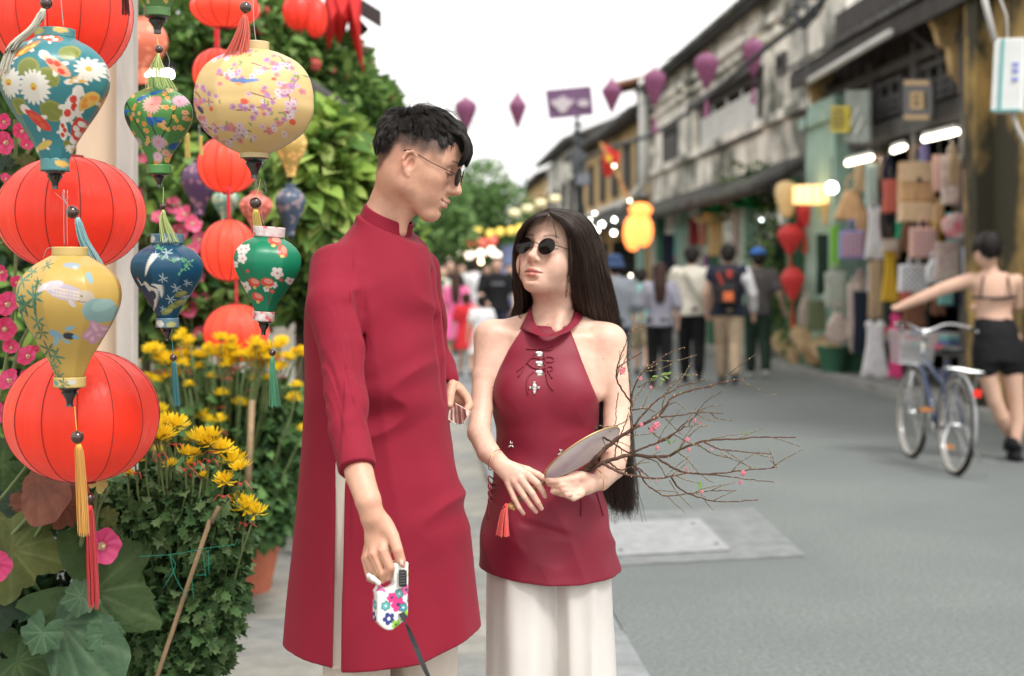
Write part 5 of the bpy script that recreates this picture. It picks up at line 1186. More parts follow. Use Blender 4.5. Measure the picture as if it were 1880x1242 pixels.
    if hat:
        F = Field(); F.ell(P(-.005, 0, 1.68), (.105*s, .092*s, .072*s), None, .005)
        if hat[1] == 'bucket': F.loft([(1.585*s, P(0, 0, 0).x, P(0, 0, 0).y, .145*s, .145*s), (1.66*s, P(0, 0, 0).x, P(0, 0, 0).y, .10*s, .10*s)], .01)
        else: F.ell(P(.12 if hat[1] == 'cap' else -.1, 0, 1.655), (.07*s, .07*s, .012*s), None, .01)
        sdf_obj(F, .010, 'hat', cmat('hat_%d' % int(hat[0][2]*100), hat[0]), t)
    return t, P
BLK = cmat('black_cloth', (.014, .014, .016)); NAVY = cmat('navy_cloth', (.022, .028, .048)); CRM = cmat('cream_cloth', (.62, .585, .50)); BEI = cmat('beige_cloth', (.46, .35, .24)); GRYB = cmat('grey_brown_cloth', (.105, .095, .095)); DGR = cmat('dark_green_cloth', (.025, .048, .034))
LIL = cmat('lilac_grey_cloth', (.27, .265, .32)); GRY = cmat('grey_cloth', (.20, .22, .25)); WHC = cmat('white_cloth', (.72, .72, .74)); REDC = cmat('red_cloth', (.55, .03, .04)); PNK = cmat('pink_cloth', (.75, .16, .34)); TEA = cmat('teal_cloth', (.20, .45, .42)); KHK = cmat('khaki_cloth', (.35, .30, .2)); BLU_ = cmat('blue_cloth', (.12, .18, .36))
p, P = passer('man seen from behind in a cream T-shirt and black trousers with a thin bag strap', 1270, 703, 1.78, 172, CRM, .75, BLK, .10, stride=.14, shoes=(.012, .012, .012), wide=1.12)
mb = MB(); mb.tube([P(-.135, .10, 1.42), P(-.155, 0, 1.22), P(-.14, -.14, 1.0)], .018, 6, flat=.4); mb.build('bag_strap', cmat('olive_strap', (.16, .17, .12)), p)
p, P = passer('man with black backpack and head turned left, in beige trousers', 1337, 708, 1.80, 168, NAVY, .3, BEI, .10, stride=.24, shoes=(.02, .025, .04), wide=1.1, arms=[((.0, .27, 1.12), (.06, .26, .90)), ((-.02, -.29, 1.12), (.05, -.30, .88))])
F = Field(); F.cap(P(0, -.20, 1.40), P(-.02, -.29, 1.12), .075, .068, .01); F.cap(P(-.02, -.29, 1.12), P(.05, -.30, .94), .068, .055, .01); F.cap(P(0, -.1, 1.42), P(0, -.20, 1.30), .06, .10, .02); sdf_obj(F, .013, 'white_sleeve', WHC, p)
bp = thing('backpack', 'black backpack with an orange patch on the man in beige trousers', 'backpack', tuple(P(-.2, 0, 1.2)))
F = Field(); yw = np.array(Matrix.Rotation(R(168), 3, 'Z')); F.box(P(-.20, .0, 1.20), (.155, .085, .24), yw, .06, .02); F.box(P(-.29, .0, 1.10), (.12, .035, .12), yw, .03, .02); sdf_obj(F, .010, 'bag', mat('black_nylon', (.018, .016, .018), .5, bump=.2), bp)
mb = MB(); mb.box(P(-.325, -.02, 1.09), (.13, .012, .12), Matrix.Rotation(R(168), 3, 'Z')); mb.build('patch', mat('orange_patch', (.75, .18, .06), .6), bp, bevel=.01)
mb = MB(); mb.box(P(-.288, -.03, 1.36), (.07, .012, .09), Matrix.Rotation(R(190), 3, 'Z')); mb.box(P(-.285, .08, 1.30), (.03, .012, .16), Matrix.Rotation(R(168), 3, 'Z') @ Matrix.Rotation(R(25), 3, 'Y')); mb.build('trim', mat('red_trim', (.55, .06, .06), .6), bp, bevel=.005)
for q in (1, -1): mb = MB(); mb.tube([P(-.14, q*.09, 1.42), P(0, q*.10, 1.48), P(.12, q*.11, 1.38), P(.10, q*.13, 1.12)], .02, 6, flat=.4); mb.build('strap', BLK, bp)
passer('man in a bright blue cap, grey T-shirt and dark green trousers', 1392, 694, 1.76, 176, GRYB, .75, DGR, .06, stride=.12, shoes=(.5, .5, .5), hat=((.05, .16, .50), 'cap'), wide=1.05, arms=[((.02, .27, 1.14), (.14, .30, .92)), ((-.05, -.27, 1.14), (.10, -.36, .90))])
passer('woman with long brown hair down her back, lilac grey top and black trousers', 1211, 712, 1.56, 178, LIL, 1.2, BLK, .10, hair=(.035, .016, .012), style='long', stride=.12, shoes=(.05, .02, .02))
passer('man in a navy bucket hat and grey shirt just behind the woman\'s hair', 1128, 730, 1.62, 185, GRY, 1.3, NAVY, .1, hat=((.035, .06, .13), 'bucket'), wide=1.15)
passer('woman in a pale teal top partly hidden behind the lilac one', 1178, 690, 1.50, 170, TEA, .9, KHK, .5)
p, P = passer('man walking up in a black T-shirt with pale writing', 912, 672, 1.70, 8, BLK, .8, NAVY, .1, wide=1.2, stride=.1, arms=[((.06, .28, 1.14), (.18, .26, .95)), ((.05, -.28, 1.14), (.20, -.20, 1.02))])
mb = MB(); mb.box(P(.135, .0, 1.30), (.20, .012, .03), Matrix.Rotation(R(8), 3, 'Z')); mb.build('shirt_print', GRY, p)
passer('person in a pale blue white shirt beside the black T-shirt', 958, 668, 1.60, 15, cmat('pale_blue_cloth', (.60, .64, .78)), 1.2, BLK, .1)
passer('girl in a sleeveless white dress, walking away on the left', 884, 706, 1.14, 200, WHC, .5, None, skirt=True, hair=(.02, .014, .012), style='bun', shoes=(.3, .25, .2))
passer('girl in a red dress beside the white dress', 856, 694, 1.16, 190, REDC, .7, None, skirt=True, hair=(.05, .025, .015), style='bun')
passer('woman in pink with a pink bag at the left of the crowd', 836, 676, 1.46, 185, PNK, .9, KHK, .5, hair=(.04, .02, .012), style='long')
passer('person in a pale grey green top at the left of the crowd', 812, 672, 1.58, 10, cmat('sage_cloth', (.50, .52, .45)), 1.1, KHK, .5, wide=1.1)
passer('person in black behind the sage top', 826, 652, 1.70, 5, BLK, 1.1, BLK, .1)
passer('man in a white shirt in the middle of the far crowd', 868, 648, 1.72, 170, WHC, .9, BLK, .1)
passer('person in a yellowish top in the far crowd', 847, 634, 1.68, 5, cmat('mustard_cloth', (.5, .36, .12)), .9, NAVY, .1)
passer('person in white farthest down the street', 893, 628, 1.66, 10, WHC, .9, GRY, .1)
passer('person in blue far down the street beside the white top', 935, 634, 1.66, 5, BLU_, .9, BLK, .1)
passer('person in dark clothes far down the street between the couple', 824, 618, 1.7, 170, NAVY, 1.2, BLK, .1)
pb = thing('shopping_bag', 'bright pink shopping bag carried at the left of the crowd', 'bag', tuple(W(831, 598, 21)))
mb = MB(); mb.box(W(831, 603, 21.3), (.22, .10, .34)); mb.build('bag', mat('hot_pink', (.80, .14, .40), .6), pb, bevel=.02)
mb = MB(); mb.tube([W(823, 583, 21.3), W(831, 570, 21.3), W(839, 583, 21.3)], .012, 5); mb.build('handle', mat('hot_pink'), pb)
# the woman pushing the bicycle
D = 10.8
bw = thing('person', 'woman with dark bun, bare back and black shorts pushing a bicycle', 'person', (W(1850, HY, D).x, D, 0))
F = Field(); F.ell(W(1810, 466, D-.02), (.085, .09, .11), None, .01); F.cap(W(1815, 480, D), W(1822, 512, D), .05, .055, .03)
F.loft(px_rows([(500, 1798, 1846, D, .06), (515, 1780, 1866, D, .09), (540, 1786, 1862, D, .10), (575, 1792, 1856, D, .09), (600, 1792, 1864, D, .11), (640, 1792, 1872, D, .12)]), .03)
pchain(F, [(1782, 514, D, 13), (1735, 529, D+.05, 12), (1690, 548, D+.1, 10), (1654, 563, D+.15, 7.5)], .02, .005); F.ell(W(1645, 566, D+.15), (.045, .025, .025), None, .01)
pchain(F, [(1866, 516, D, 13), (1868, 560, D+.08, 10.5), (1845, 570, D+.3, 9), (1790, 566, D+.45, 8)], .02, .005)
pchain(F, [(1812, 625, D, 22), (1812, 680, D, 19), (1826, 735, D, 14), (1838, 765, D+.02, 13.5), (1856, 805, D+.1, 8)], .03, .005)
pchain(F, [(1852, 625, D, 23), (1858, 680, D, 20), (1866, 740, D, 14), (1868, 775, D, 14), (1862, 825, D-.05, 8)], .03, .005)
sdf_obj(F, .012, 'body', SKB, bw)
F = Field(); F.loft(px_rows([(586, 1792, 1858, D, .098), (612, 1790, 1868, D, .125), (650, 1789, 1875, D, .135), (664, 1789, 1877, D, .135)]), .01); pchain(F, [(1812, 640, D, 24), (1811, 672, D, 23)], .02); pchain(F, [(1855, 640, D, 24), (1857, 672, D, 23)], .02)
F.disp(lambda Q: -.010*(1-np.abs(2*noise3(Q*np.array((9, 9, 12.)), 1.0, 7)-1))); sdf_obj(F, .012, 'shorts', BLK, bw)
mb = MB(); mb.tube([W(1784, 546, D-.08), W(1800, 547, D-.115), W(1824, 548, D-.125), W(1848, 547, D-.115), W(1863, 545, D-.08)], .021, 6, flat=.5)
for x0, x1 in ((1806, 1800), (1850, 1856)): mb.tube([W(x0, 508, D-.075), W((x0+x1)/2, 525, D-.115), W(x1, 545, D-.115)], .007, 5)
mb.build('bra_strap', BLK, bw)
F = Field(); F.ell(W(1812, 455, D), (.105, .11, .115), None, .01); F.ell(W(1818, 450, D-.12), (.085, .07, .10), None, .02); F.disp(lambda Q: -.012*noise3(Q, 45, 2)); sdf_obj(F, .010, 'hair', mat('hair_12'), bw)
for x, y in ((1857, 815), (1862, 838)):
    F = Field(); F.ell(W(x, y, D-.03), (.05, .10, .055), None, .01); F.box(W(x+2, y+8, D+.02), (.045, .10, .03), None, .01, .01); sdf_obj(F, .011, 'platform_shoe', BLK, bw)
# ------------------------------------------------------------ bicycle
bk = thing('bicycle', 'silver city bicycle with wire basket and white walled tyres being pushed up the street', 'bicycle', tuple(gpt(1755, 872)))
rh = W(1757, 772, 10.03); fh = W(1676, 746, 11.02); ah = (fh-rh); ah.z = 0; ah.normalize(); rh.z = fh.z = .345; up = Vector((.05, 0, 1)).normalized(); sd = ah.cross(up).normalized()
BT = mat('tyre_rubber', (.02, .02, .02), .8); WW = mat('white_wall', (.55, .53, .48), .6); CHRM = mat('bright_steel', (.65, .65, .66), .22, metal=1); FRB = mat('bike_frame_blue', (.025, .04, .09), .35, coat=.5); SIV = mat('silver_paint', (.55, .57, .58), .35, metal=.5); WHB = mat('mudguard_grey', (.30, .31, .32), .4)
def B(a, s_, z): return rh+ah*a+sd*s_+up*(z-.345)
def wheel(c):
    w_ = bpy.data.objects.new('wheel', None); COL.objects.link(w_); w_.parent = bk; w_.location = c-origin(bk); ORI[w_.name] = Vector(c)
    ring = lambda r_, off=0: [c+ah*cos(2*pi*i/40)*r_+up*sin(2*pi*i/40)*r_+sd*off for i in range(41)]
    mb = MB(); mb.tube(ring(.335), .021, 8, cap=False); mb.build('tyre', BT, w_, smooth=True)
    mb = MB(); [mb.tube(ring(.322, o_), .008, 5, cap=False) for o_ in (.014, -.014)]; mb.build('tyre_wall', WW, w_, smooth=True)
    mb = MB(); mb.tube(ring(.308), .009, 6, cap=False); mb.build('rim', CHRM, w_, smooth=True)
    for i in range(20): a = 2*pi*i/20; mb = MB(); mb.tube([c+sd*(.02 if i % 2 else -.02), c+ah*cos(a)*.305+up*sin(a)*.305], .0016, 4); mb.build('spoke', CHRM, w_)
    mb = MB(); mb.tube([c-sd*.05, c+sd*.05], .018, 10); mb.build('hub', CHRM, w_, smooth=True)
    return w_
wheel(rh); wheel(fh); L = (fh-rh).length
mb = MB()
for a, b, r_ in ((B(.42, 0, .28), B(.27, 0, .80), .018), (B(.42, 0, .28), B(L-.14, 0, .72), .022), (B(.33, 0, .60), B(L-.16, 0, .80), .018), (B(.42, 0, .28), B(0, .05, .345), .010), (B(.42, 0, .28), B(0, -.05, .345), .010), (B(.30, .03, .72), B(0, .05, .345), .009), (B(.30, -.03, .72), B(0, -.05, .345), .009)): mb.tube([a, b], r_, 8)
mb.build('frame', FRB, bk, smooth=True)
mb = MB(); mb.tube([B(L-.18, 0, .95), B(L-.12, 0, .68), B(L-.10, .05, .66), B(L, .05, .345)], .013, 8); mb.tube([B(L-.10, -.05, .66), B(L, -.05, .345)], .013, 8); mb.build('fork', SIV, bk, smooth=True)
mb = MB(); mb.tube(catmull([B(L-.52, .28, 1.0), B(L-.34, .27, 1.03), B(L-.20, .16, 1.04), B(L-.18, 0, .98), B(L-.20, -.16, 1.04), B(L-.34, -.27, 1.03), B(L-.52, -.28, 1.0)], 30), .011, 8); mb.tube([B(L-.18, 0, .90), B(L-.18, 0, 1.0)], .014, 8); mb.build('handlebar', CHRM, bk, smooth=True)
for q in (1, -1): mb = MB(); mb.tube([B(L-.52, q*.28, 1.0), B(L-.42, q*.275, 1.015)], .017, 8); mb.build('grip', BT, bk, smooth=True)
F = Field(); F.ell(B(.22, 0, .86), (.085, .075, .03), None, .01); F.ell(B(.32, 0, .865), (.03, .12, .022), None, .04); F.ell(B(.17, .0, .87), (.10, .05, .03), None, .02); sdf_obj(F, .008, 'saddle', mat('black_leather', (.02, .02, .02), .4), bk)
for c, a0, a1, nm in ((rh, -10, 200, 'rear_mudguard'), (fh, 20, 200, 'front_mudguard')):
    mb = MB(); pts = [c+ah*cos(R(a))*.365*(1 if nm[0] == 'r' else 1)*(1)+up*sin(R(a))*.365 for a in np.linspace(a0+20 if nm[0] == 'r' else 60, a1, 16)]; mb.tube(pts, .012, 6); mb.build('mudguard', WHB, bk, smooth=True)
mb = MB(); mb.box(B(-.36, 0, .60), (.05, .03, .05), None); mb.build('reflector', mat('red_reflector', (.75, .03, .02), .25), bk)
mb = MB()
for i in range(7): mb.tube([B(-.28+.07*i, -.06, .74), B(-.28+.07*i, .06, .74)], .005, 5)
for q in (1, -1): mb.tube([B(-.30, q*.06, .74), B(.16, q*.06, .74)], .006, 5); mb.tube([B(-.2, q*.06, .74), B(0, q*.06, .345)], .005, 5)
mb.build('rack', SIV, bk)
bs = MB(); WB = mat('basket_wire', (.42, .43, .44), .4, metal=.6)
for i in range(11):
    z = .72+.025*i; e = .13+.03*i/10; c0 = L-.02+.11
    bs.tube([B(c0-.10, -e, z), B(c0+.12, -e, z), B(c0+.12, e, z), B(c0-.10, e, z), B(c0-.10, -e, z)], .0028, 4)
for i in range(13):
    q = -1+2*i/12
    for a_ in (-.10, .12): bs.tube([B(c0+a_, q*.13, .72), B(c0+a_, q*.16, .97)], .0024, 4)
    bs.tube([B(c0-.10, q*.13, .72), B(c0+.12, q*.13, .72)], .0024, 4)
for i in range(8):
    a_ = -.10+.22*i/7
    for q in (1, -1): bs.tube([B(c0+a_, q*.13, .72), B(c0+a_, q*.16, .97)], .0024, 4)
bs.build('basket', WB, bk)
mb = MB(); mb.tube([B(.42, -.06, .28), B(.42, .06, .28)], .012, 8); mb.lathe([(.085, -.004), (.085, .004), (.06, .004), (.06, -.004)], B(.42, -.055, .28), 24, sd.to_track_quat('Z', 'Y').to_matrix()); mb.tube([B(.42, .06, .28), B(.50, .07, .14)], .009, 6); mb.tube([B(.42, -.06, .28), B(.34, -.07, .42)], .009, 6); mb.build('crank', CHRM, bk, smooth=False)
for a_, s_, z_ in ((.50, .11, .14), (.34, -.11, .42)): mb = MB(); mb.box(B(a_, s_, z_), (.09, .07, .025)); mb.build('pedal', mat('amber_pedal', (.5, .2, .05), .5), bk)
mb = MB(); mb.tube([B(0, .06, .345), B(-.05, .12, .18), B(-.10, .20, .012)], .008, 6); mb.tube([B(0, -.06, .345), B(-.05, -.12, .18)], .006, 6); mb.build('kickstand', CHRM, bk)

# ------------------------------------------------------------ things over the street
LIT = lambda nm, c, s_: mat(nm, (.8, .8, .8), .5, emit=c, estr=s_)
PURP = mat('mauve_silk', (.40, .16, .29), .5, var=.08, vscale=5, backlit=.5)
def diamond_lantern(x, y, hw, h, d, style, lab, tail=False):
    t = thing('hanging_lantern', lab, 'lantern', tuple(W(x, y-h*.5, d)), 'mauve lanterns strung across the street'); k = d/FPX
    pr = [(0, .5), (.10, .49), (1.0, .16), (.92, .05), (.12, -.49), (0, -.5)] if style == 0 else [(0, .5), (.5, .46), (.92, .34), (1, .22), (.90, .08), (.28, -.42), (.12, -.5), (0, -.5)]
    mb = MB(); mb.lathe([(r_*hw*k, z*h*k) for r_, z in pr], W(x, y, d), 8); mb.build('silk_shade', PURP, t)
    mb = MB(); mb.lathe([(hw*.14*k, 0), (hw*.14*k, .03), (0, .03)], W(x, y-h*.5, d), 8); mb.build('cap', MATS['bamboo_rib'] if 'bamboo_rib' in MATS else WOOD, t)
    mb = MB(); mb.tube([W(x, y-h*.5, d), W(x, y-h*.5-14, d)], .006, 4); mb.build('hook_wire', BLK, t)
    if tail: mb = MB(); mb.tube([W(x, y+h*.5, d), W(x, y+h*.5+22, d)], .004, 4); mb.tube([W(x, y+h*.5+22, d), W(x, y+h*.5+50, d)], [.02, .045], 7); mb.build('tassel', PURP, t)
for i, (x, y, hw, h, st, tl) in enumerate(((855, 212, 21, 63, 1, 0), (950, 204, 17, 67, 0, 0), (1123, 176, 19, 64, 0, 0), (1202, 161, 21, 68, 1, 1), (1297, 131, 23, 66, 1, 1), (1383, 106, 20, 70, 1, 1))):
    diamond_lantern(x, y, hw, h, 22-i*.5, st, 'mauve silk lantern, %s' % ['nearest the man\'s hair', 'with a pointed top, alone in the sky', 'just right of the mauve banner', 'in front of the rusty roof', 'fourth to the right of the banner counting the banner\'s neighbour, over the grey wall', 'last on the right of the string'][i] if i != 4 else 'mauve silk lantern over the grey wall, second from the string\'s right end', bool(tl))
cw = thing('cable', 'thin cable across the street that the mauve lanterns hang from', 'cable', tuple(W(1100, 130, 21)))
mb = MB(); mb.tube(catmull([W(600, 190, 24), W(855, 166, 22), W(950, 156, 21.7), (W(1045, 148, 21.4)), W(1123, 130, 21), W(1202, 113, 20.6), W(1297, 84, 20.2), W(1383, 57, 19.8), W(1470, 20, 19.2)], 40), .008, 5); mb.build('wire', BLK, cw)
bn = thing('banner', 'mauve rectangular banner with a faded pale emblem hanging on the lantern cable', 'banner', tuple(W(1046, 190, 21.3)))
MAUV = mat('mauve_banner', (.225, .125, .235), .7, var=.05, vscale=4, backlit=.3); PALE = mat('pale_print', (.50, .44, .48), .7)
a, b, c, d_ = W(1001, 166, 21.3), W(1085, 158, 21.3), W(1090, 211, 21.3), W(1008, 219, 21.3); mb = MB(); mb.prism([a, b, c, d_], (0, .03, 0)); mb.build('cloth', MAUV, bn)
lay = lambda pts, nm='emblem': (lambda m_: m_.build(nm, PALE, bn))(MB().prism([W(x, y, 21.27) for x, y in pts], (0, .02, 0)))
lay([(1010, 186), (1022, 183), (1034, 176), (1046, 184), (1056, 182), (1050, 192), (1043, 198), (1038, 207), (1028, 207), (1022, 198), (1014, 193)]); lay([(1060, 188), (1066, 183), (1080, 184), (1082, 194), (1072, 197), (1062, 195)], 'faded_characters')
pl = thing('utility_pole', 'dark utility pole with cable bundle and boxes in front of the ochre houses', 'utility pole', (W(1064, HY, 33).x, 33, 0))
DKG = mat('dark_pole', (.085, .095, .10), .8); mb = MB(); x0 = W(1064, HY, 33).x; mb.tube([(x0+.06, 33, 0), (x0+.05, 33, 2.8)], .10, 10); mb.build('lower_pole', mat('pale_concrete', (.42, .36, .32), .85), pl, smooth=True)
mb = MB(); mb.tube([(x0+.05, 33, 2.8), (W(1059, 330, 33).x, 33, W(1059, 330, 33).z), W(1060, 214, 33)], [.10, .09, .05], 10); mb.build('upper_pole', DKG, pl, smooth=True)
mb = MB(); mb.box(W(1062, 300, 32.8), (.34, .25, .5)); mb.build('meter_box', DKG, pl, bevel=.02); mb = MB(); mb.box(W(1070, 330, 32.8), (.30, .25, .26)); mb.build('meter_box', GRY, pl, bevel=.02)
for y in (228, 242, 258): mb = MB(); mb.tube([W(1052, y, 32.9), W(1072, y+2, 32.9)], .04, 6); mb.build('insulator', DKG, pl)
an_ = thing('antenna', 'thin faraway street mast under the pointed lantern', 'mast', (W(951, HY, 60).x, 60, 0)); mb = MB(); q = W(951, 250, 60); mb.tube([(q.x, 60, 0), q], [.07, .03], 6); mb.tube([W(935, 310, 60), W(966, 310, 60)], .03, 5); mb.tube([W(963, 310, 60), W(963, 345, 60)], .06, 5); mb.build('mast', mat('pale_grey_metal', (.5, .55, .58), .6), an_)
# cable bundles
def cable(label, pts, r_, m=None, n=1, sp=.04):
    t = thing('cable', label, 'cable', tuple(W(*pts[len(pts)//2])), 'cables over the street')
    for i in range(n): mb = MB(); mb.tube([Vector(p)+Vector((sp*sin(i*2.1), sp*cos(i*1.3), sp*sin(i*1.7))) for p in catmull([W(*p) for p in pts], 24)], r_, 5); mb.build('wire', m or DKG, t, smooth=True)
cable('thick black cable bundle climbing across the grey plaster house', [(1063, 300, 33), (1110, 275, 29), (1190, 250, 26), (1250, 215, 23), (1310, 170, 21), (1370, 118, 19), (1430, 70, 17.5), (1470, 40, 17), (1530, -20, 16)], .020, n=4, sp=.028)
cable('tangled cable ends beside the timber house\'s roof', [(1440, 45, 17.2), (1462, 20, 17), (1480, 50, 17), (1500, 15, 16.8), (1470, 5, 16.8), (1490, -20, 16.8)], .02, n=3, sp=.09)
cable('thin wire sagging from the pole to the left roofs', [(1060, 225, 33), (950, 270, 30), (800, 330, 26), (700, 340, 22)], .008)
cable('thin wire rising from the pole to the upper right', [(1060, 232, 33), (1180, 190, 28), (1300, 100, 22), (1400, -20, 18)], .008)
cable('hanging wire beside the yellow sign', [(1480, -20, 19), (1482, 150, 19), (1478, 330, 19)], .012)
ebx = thing('electric_box', 'white electric meter box with teal stripe at the upper right edge', 'electric box', tuple(W(1852, 140, 8.6)))
mb = MB(); M_ = Matrix.Rotation(R(3), 3, 'Y') @ Matrix.Rotation(R(-30), 3, 'Z'); cB = W(1853, 140, 8.6); mb.box(cB, (.175, .12, .44), M_); mb.build('case', mat('box_white', (.66, .68, .66), .5, var=.05), ebx, bevel=.008)
mb = MB(); mb.box(cB+M_ @ Vector((-.035, -.064, 0)), (.018, .008, .43), M_); mb.box(cB+M_ @ Vector((0, -.064, -.215)), (.17, .008, .012), M_); mb.build('stripe', mat('teal_plastic', (.12, .36, .36), .5), ebx)
for i, z in enumerate((.06, .02, -.03)): mb = MB(); mb.box(cB+M_ @ Vector((.045, -.064, z)), (.035, .006, .022), M_); mb.build('blue_mark', mat('blue_ink', (.22, .25, .60), .6), ebx)
for pts, r_ in (([(1800, -30), (1812, 20), (1826, 75)], .020), ([(1858, 208), (1868, 235), (1900, 300)], .014), ([(1826, -30), (1848, 30), (1850, 74)], .007)):
    mb = MB(); mb.tube([W(a, b, 8.6) for a, b in pts], r_, 8); mb.build('conduit', mat('pale_conduit', (.45, .44, .42), .6), ebx, smooth=True)
# flag
fg = thing('flag', 'red flag with yellow star on a slanting pole in front of the ochre houses', 'flag', tuple(W(1160, 360, 27)))
FR_ = mat('flag_red', (.72, .05, .04), .7, backlit=.3); mb = MB(); mb.tube([W(1160, 375, 27), W(1102, 262, 27)], .035, 6); mb.build('flag_pole', mat('ochre_pole', (.5, .28, .12), .7), fg)
V = []; o_ = [(1104, 262), (1112, 266), (1122, 272), (1131, 278), (1139, 283)]; o2 = [(1108, 322), (1113, 324), (1118, 326), (1124, 318), (1128, 312)]; mb = MB()
V = [W(x, y, 27+.12*(i % 2)) for i, (x, y) in enumerate(o_)]+[W((a[0]+b[0])/2+(3 if i > 2 else 0), (a[1]+b[1])/2, 27.08-.12*(i % 2)) for i, (a, b) in enumerate(zip(o_, o2))]+[W(x, y, 27+.1*(i % 2)) for i, (x, y) in enumerate(o2)]
mb.add(V+[v+Vector((0, .02, 0)) for v in V], [(j*5+i, j*5+i+1, (j+1)*5+i+1, (j+1)*5+i) for j in (0, 1) for i in range(4)]+[(15+(j+1)*5+i, 15+(j+1)*5+i+1, 15+j*5+i+1, 15+j*5+i) for j in (0, 1) for i in range(4)]); mb.build('flag_cloth', FR_, fg, smooth=True)
st5 = [W(1118+(8 if i % 2 == 0 else 3.4)*sin(2*pi*i/10), 291-(8 if i % 2 == 0 else 3.4)*cos(2*pi*i/10), 26.86) for i in range(10)]; mb = MB(); mb.prism(st5, (0, .03, 0)); mb.build('star', mat('flag_yellow', (.8, .6, .05), .7), fg)
# lit bulbs and lanterns down the street (each gives off light)
ORD = ('leftmost', 'second from the left', 'third from the left', 'fourth from the left', 'fifth from the left', 'sixth from the left', 'seventh from the left', 'rightmost')
def nth(i, n): return ORD[-1] if i == n-1 else ORD[i]
def bulb(x, y, r_, d, c=(1, .93, .80), s_=6, grp='bulbs of the string lights', lab=None, n=0):
    t = thing('light_bulb', lab or 'glowing bulb on the string lights', 'light', tuple(W(x, y, d)), grp); mb = MB(); mb.ball(W(x, y, d), r_*d/FPX, 10); mb.build('globe', LIT('bulb_%d_%d' % (c[2]*100, s_), c, s_), t, smooth=True)
    mb = MB(); mb.tube([W(x, y, d)+Vector((0, 0, r_*d/FPX*.9)), W(x, y, d)+Vector((0, 0, r_*d/FPX*1.6+.02))], r_*d/FPX*.4, 6); mb.build('socket', BLK, t)
G1, G2, G3, G4, G5 = 'bulbs glowing right of the woman\'s hair', 'white lanterns glowing over the far crowd', 'cream lanterns strung above the woman\'s head', 'yellow lanterns strung over the crowd', 'pink and red lanterns strung over the crowd'
for i_, (x, y, r_) in enumerate(sorted(((1105, 412, 4.2), (1096, 424, 3.6), (1128, 404, 3.2), (1127, 428, 3.9), (1086, 418, 3.0), (1083, 404, 2.4), (1092, 392, 2.0)))): bulb(x, y, r_, 24, (1, .95, .84), 9, G1, 'glowing bulb between the woman\'s hair and the orange lantern, '+nth(i_, 7))
for x, y, r_, c, lb in ((1156, 369, 2.6, (1, .78, .5), 'warm bulb beside the red flag\'s pole foot'), (1128, 305, 2.8, (1, .60, .42), 'warm bulb shining on the red flag'), (1398, 404, 2.2, (.75, .9, .85), 'small cold bulb under the green hats'), (1158, 506, 2.4, (1, .8, .5), 'warm bulb low beside the bucket hat'), (883, 481, 4, (1, .72, .38), 'amber bulb over the black T-shirt man'), (645, 354, 3.2, (1, .93, .78), 'bright bulb behind the man\'s nape'), (655, 364, 4, (1, .90, .7), 'brightest bulb behind the man\'s nape'), (646, 383, 3.6, (1, .68, .22), 'amber bulb low behind the man\'s nape'), (668, 368, 3.5, (1, .75, .3), 'yellow bulb touching the man\'s neck')): bulb(x, y, r_, 20 if x > 700 else 7.5, c, 7 if x > 700 else 5, None, lb)
def small_lantern(x, y, rx, ry, d, c, s_, grp, lab):
    t = thing('paper_lantern', lab, 'lantern', tuple(W(x, y-ry, d)), grp); k = d/FPX; mb = MB(); mb.ball(W(x, y, d), (rx*k, rx*k, ry*k), 12); mb.build('paper_shade', mat('paper_%d_%d_%d' % (c[0]*99, c[1]*99, s_*10), c, .6, emit=c, estr=s_), t, smooth=True)
    mb = MB(); mb.lathe([(rx*k*.35, 0), (rx*k*.35, .05), (0, .05)], W(x, y-ry, d), 8); mb.build('cap', BLK, t)
for i_, (x, y) in enumerate(sorted(((822, 458), (840, 466), (862, 468), (882, 466), (902, 461), (850, 452), (912, 470), (828, 470)))): small_lantern(x, y, 8, 8, 34, (1, .82, .66), 1.5, G2, 'white paper lantern glowing over the far crowd, ' + nth(i_, 8))
for i_, (x, y) in enumerate(sorted(((945, 391), (969, 383), (993, 373), (1019, 365)))): small_lantern(x, y, 11, 7, 30, (.80, .70, .42), .35, G3, 'cream lantern strung above the woman\'s head, ' + nth(i_, 4))
for i_, (x, y) in enumerate(sorted(((858, 430), (874, 436), (877, 424), (900, 430), (918, 426), (938, 424), (955, 420)))): small_lantern(x, y, 8, 8, 36, (.85, .62, .12), .5, G4, 'yellow lantern strung over the crowd, ' + nth(i_, 7))
for i_, (x, y) in enumerate(sorted(((822, 441), (838, 447), (852, 440), (868, 446), (886, 446), (872, 434), (905, 442)))): small_lantern(x, y, 8, 8, 34, (.85, .16, .13), .4, G5, 'pink red lantern strung over the crowd, ' + nth(i_, 7))
for x, y, a, b, lb in ((1162, 428, 18, 34, 'big orange lit lantern left of its twin'), (1182, 424, 17, 30, 'big orange lit lantern right of its twin'), (1176, 386, 22, 14, 'flat orange lit lantern on top of the pair')): small_lantern(x, y, a, b, 26, (1, .26, .06), 1.6, 'orange lit lanterns under the low awning', lb)
cn = thing('street_banner', 'pale blue banner blurred behind the woman\'s glasses', 'banner', tuple(W(930, 480, 40))); mb = MB(); mb.prism([W(915, 452, 40), W(952, 448, 40), W(952, 520, 40), W(915, 520, 40)], (0, .05, 0)); mb.build('cloth', mat('pale_blue', (.28, .34, .58), .7), cn)
for x in (916, 951): mb = MB(); a = W(x, 448, 40); mb.tube([a, (a.x, a.y, 0)], .04, 6); mb.build('banner_pole', DKG, cn)
bl = thing('lamp', 'bright white lamp glowing above the green lantern', 'lamp', tuple(W(290, 136, 5.6)))
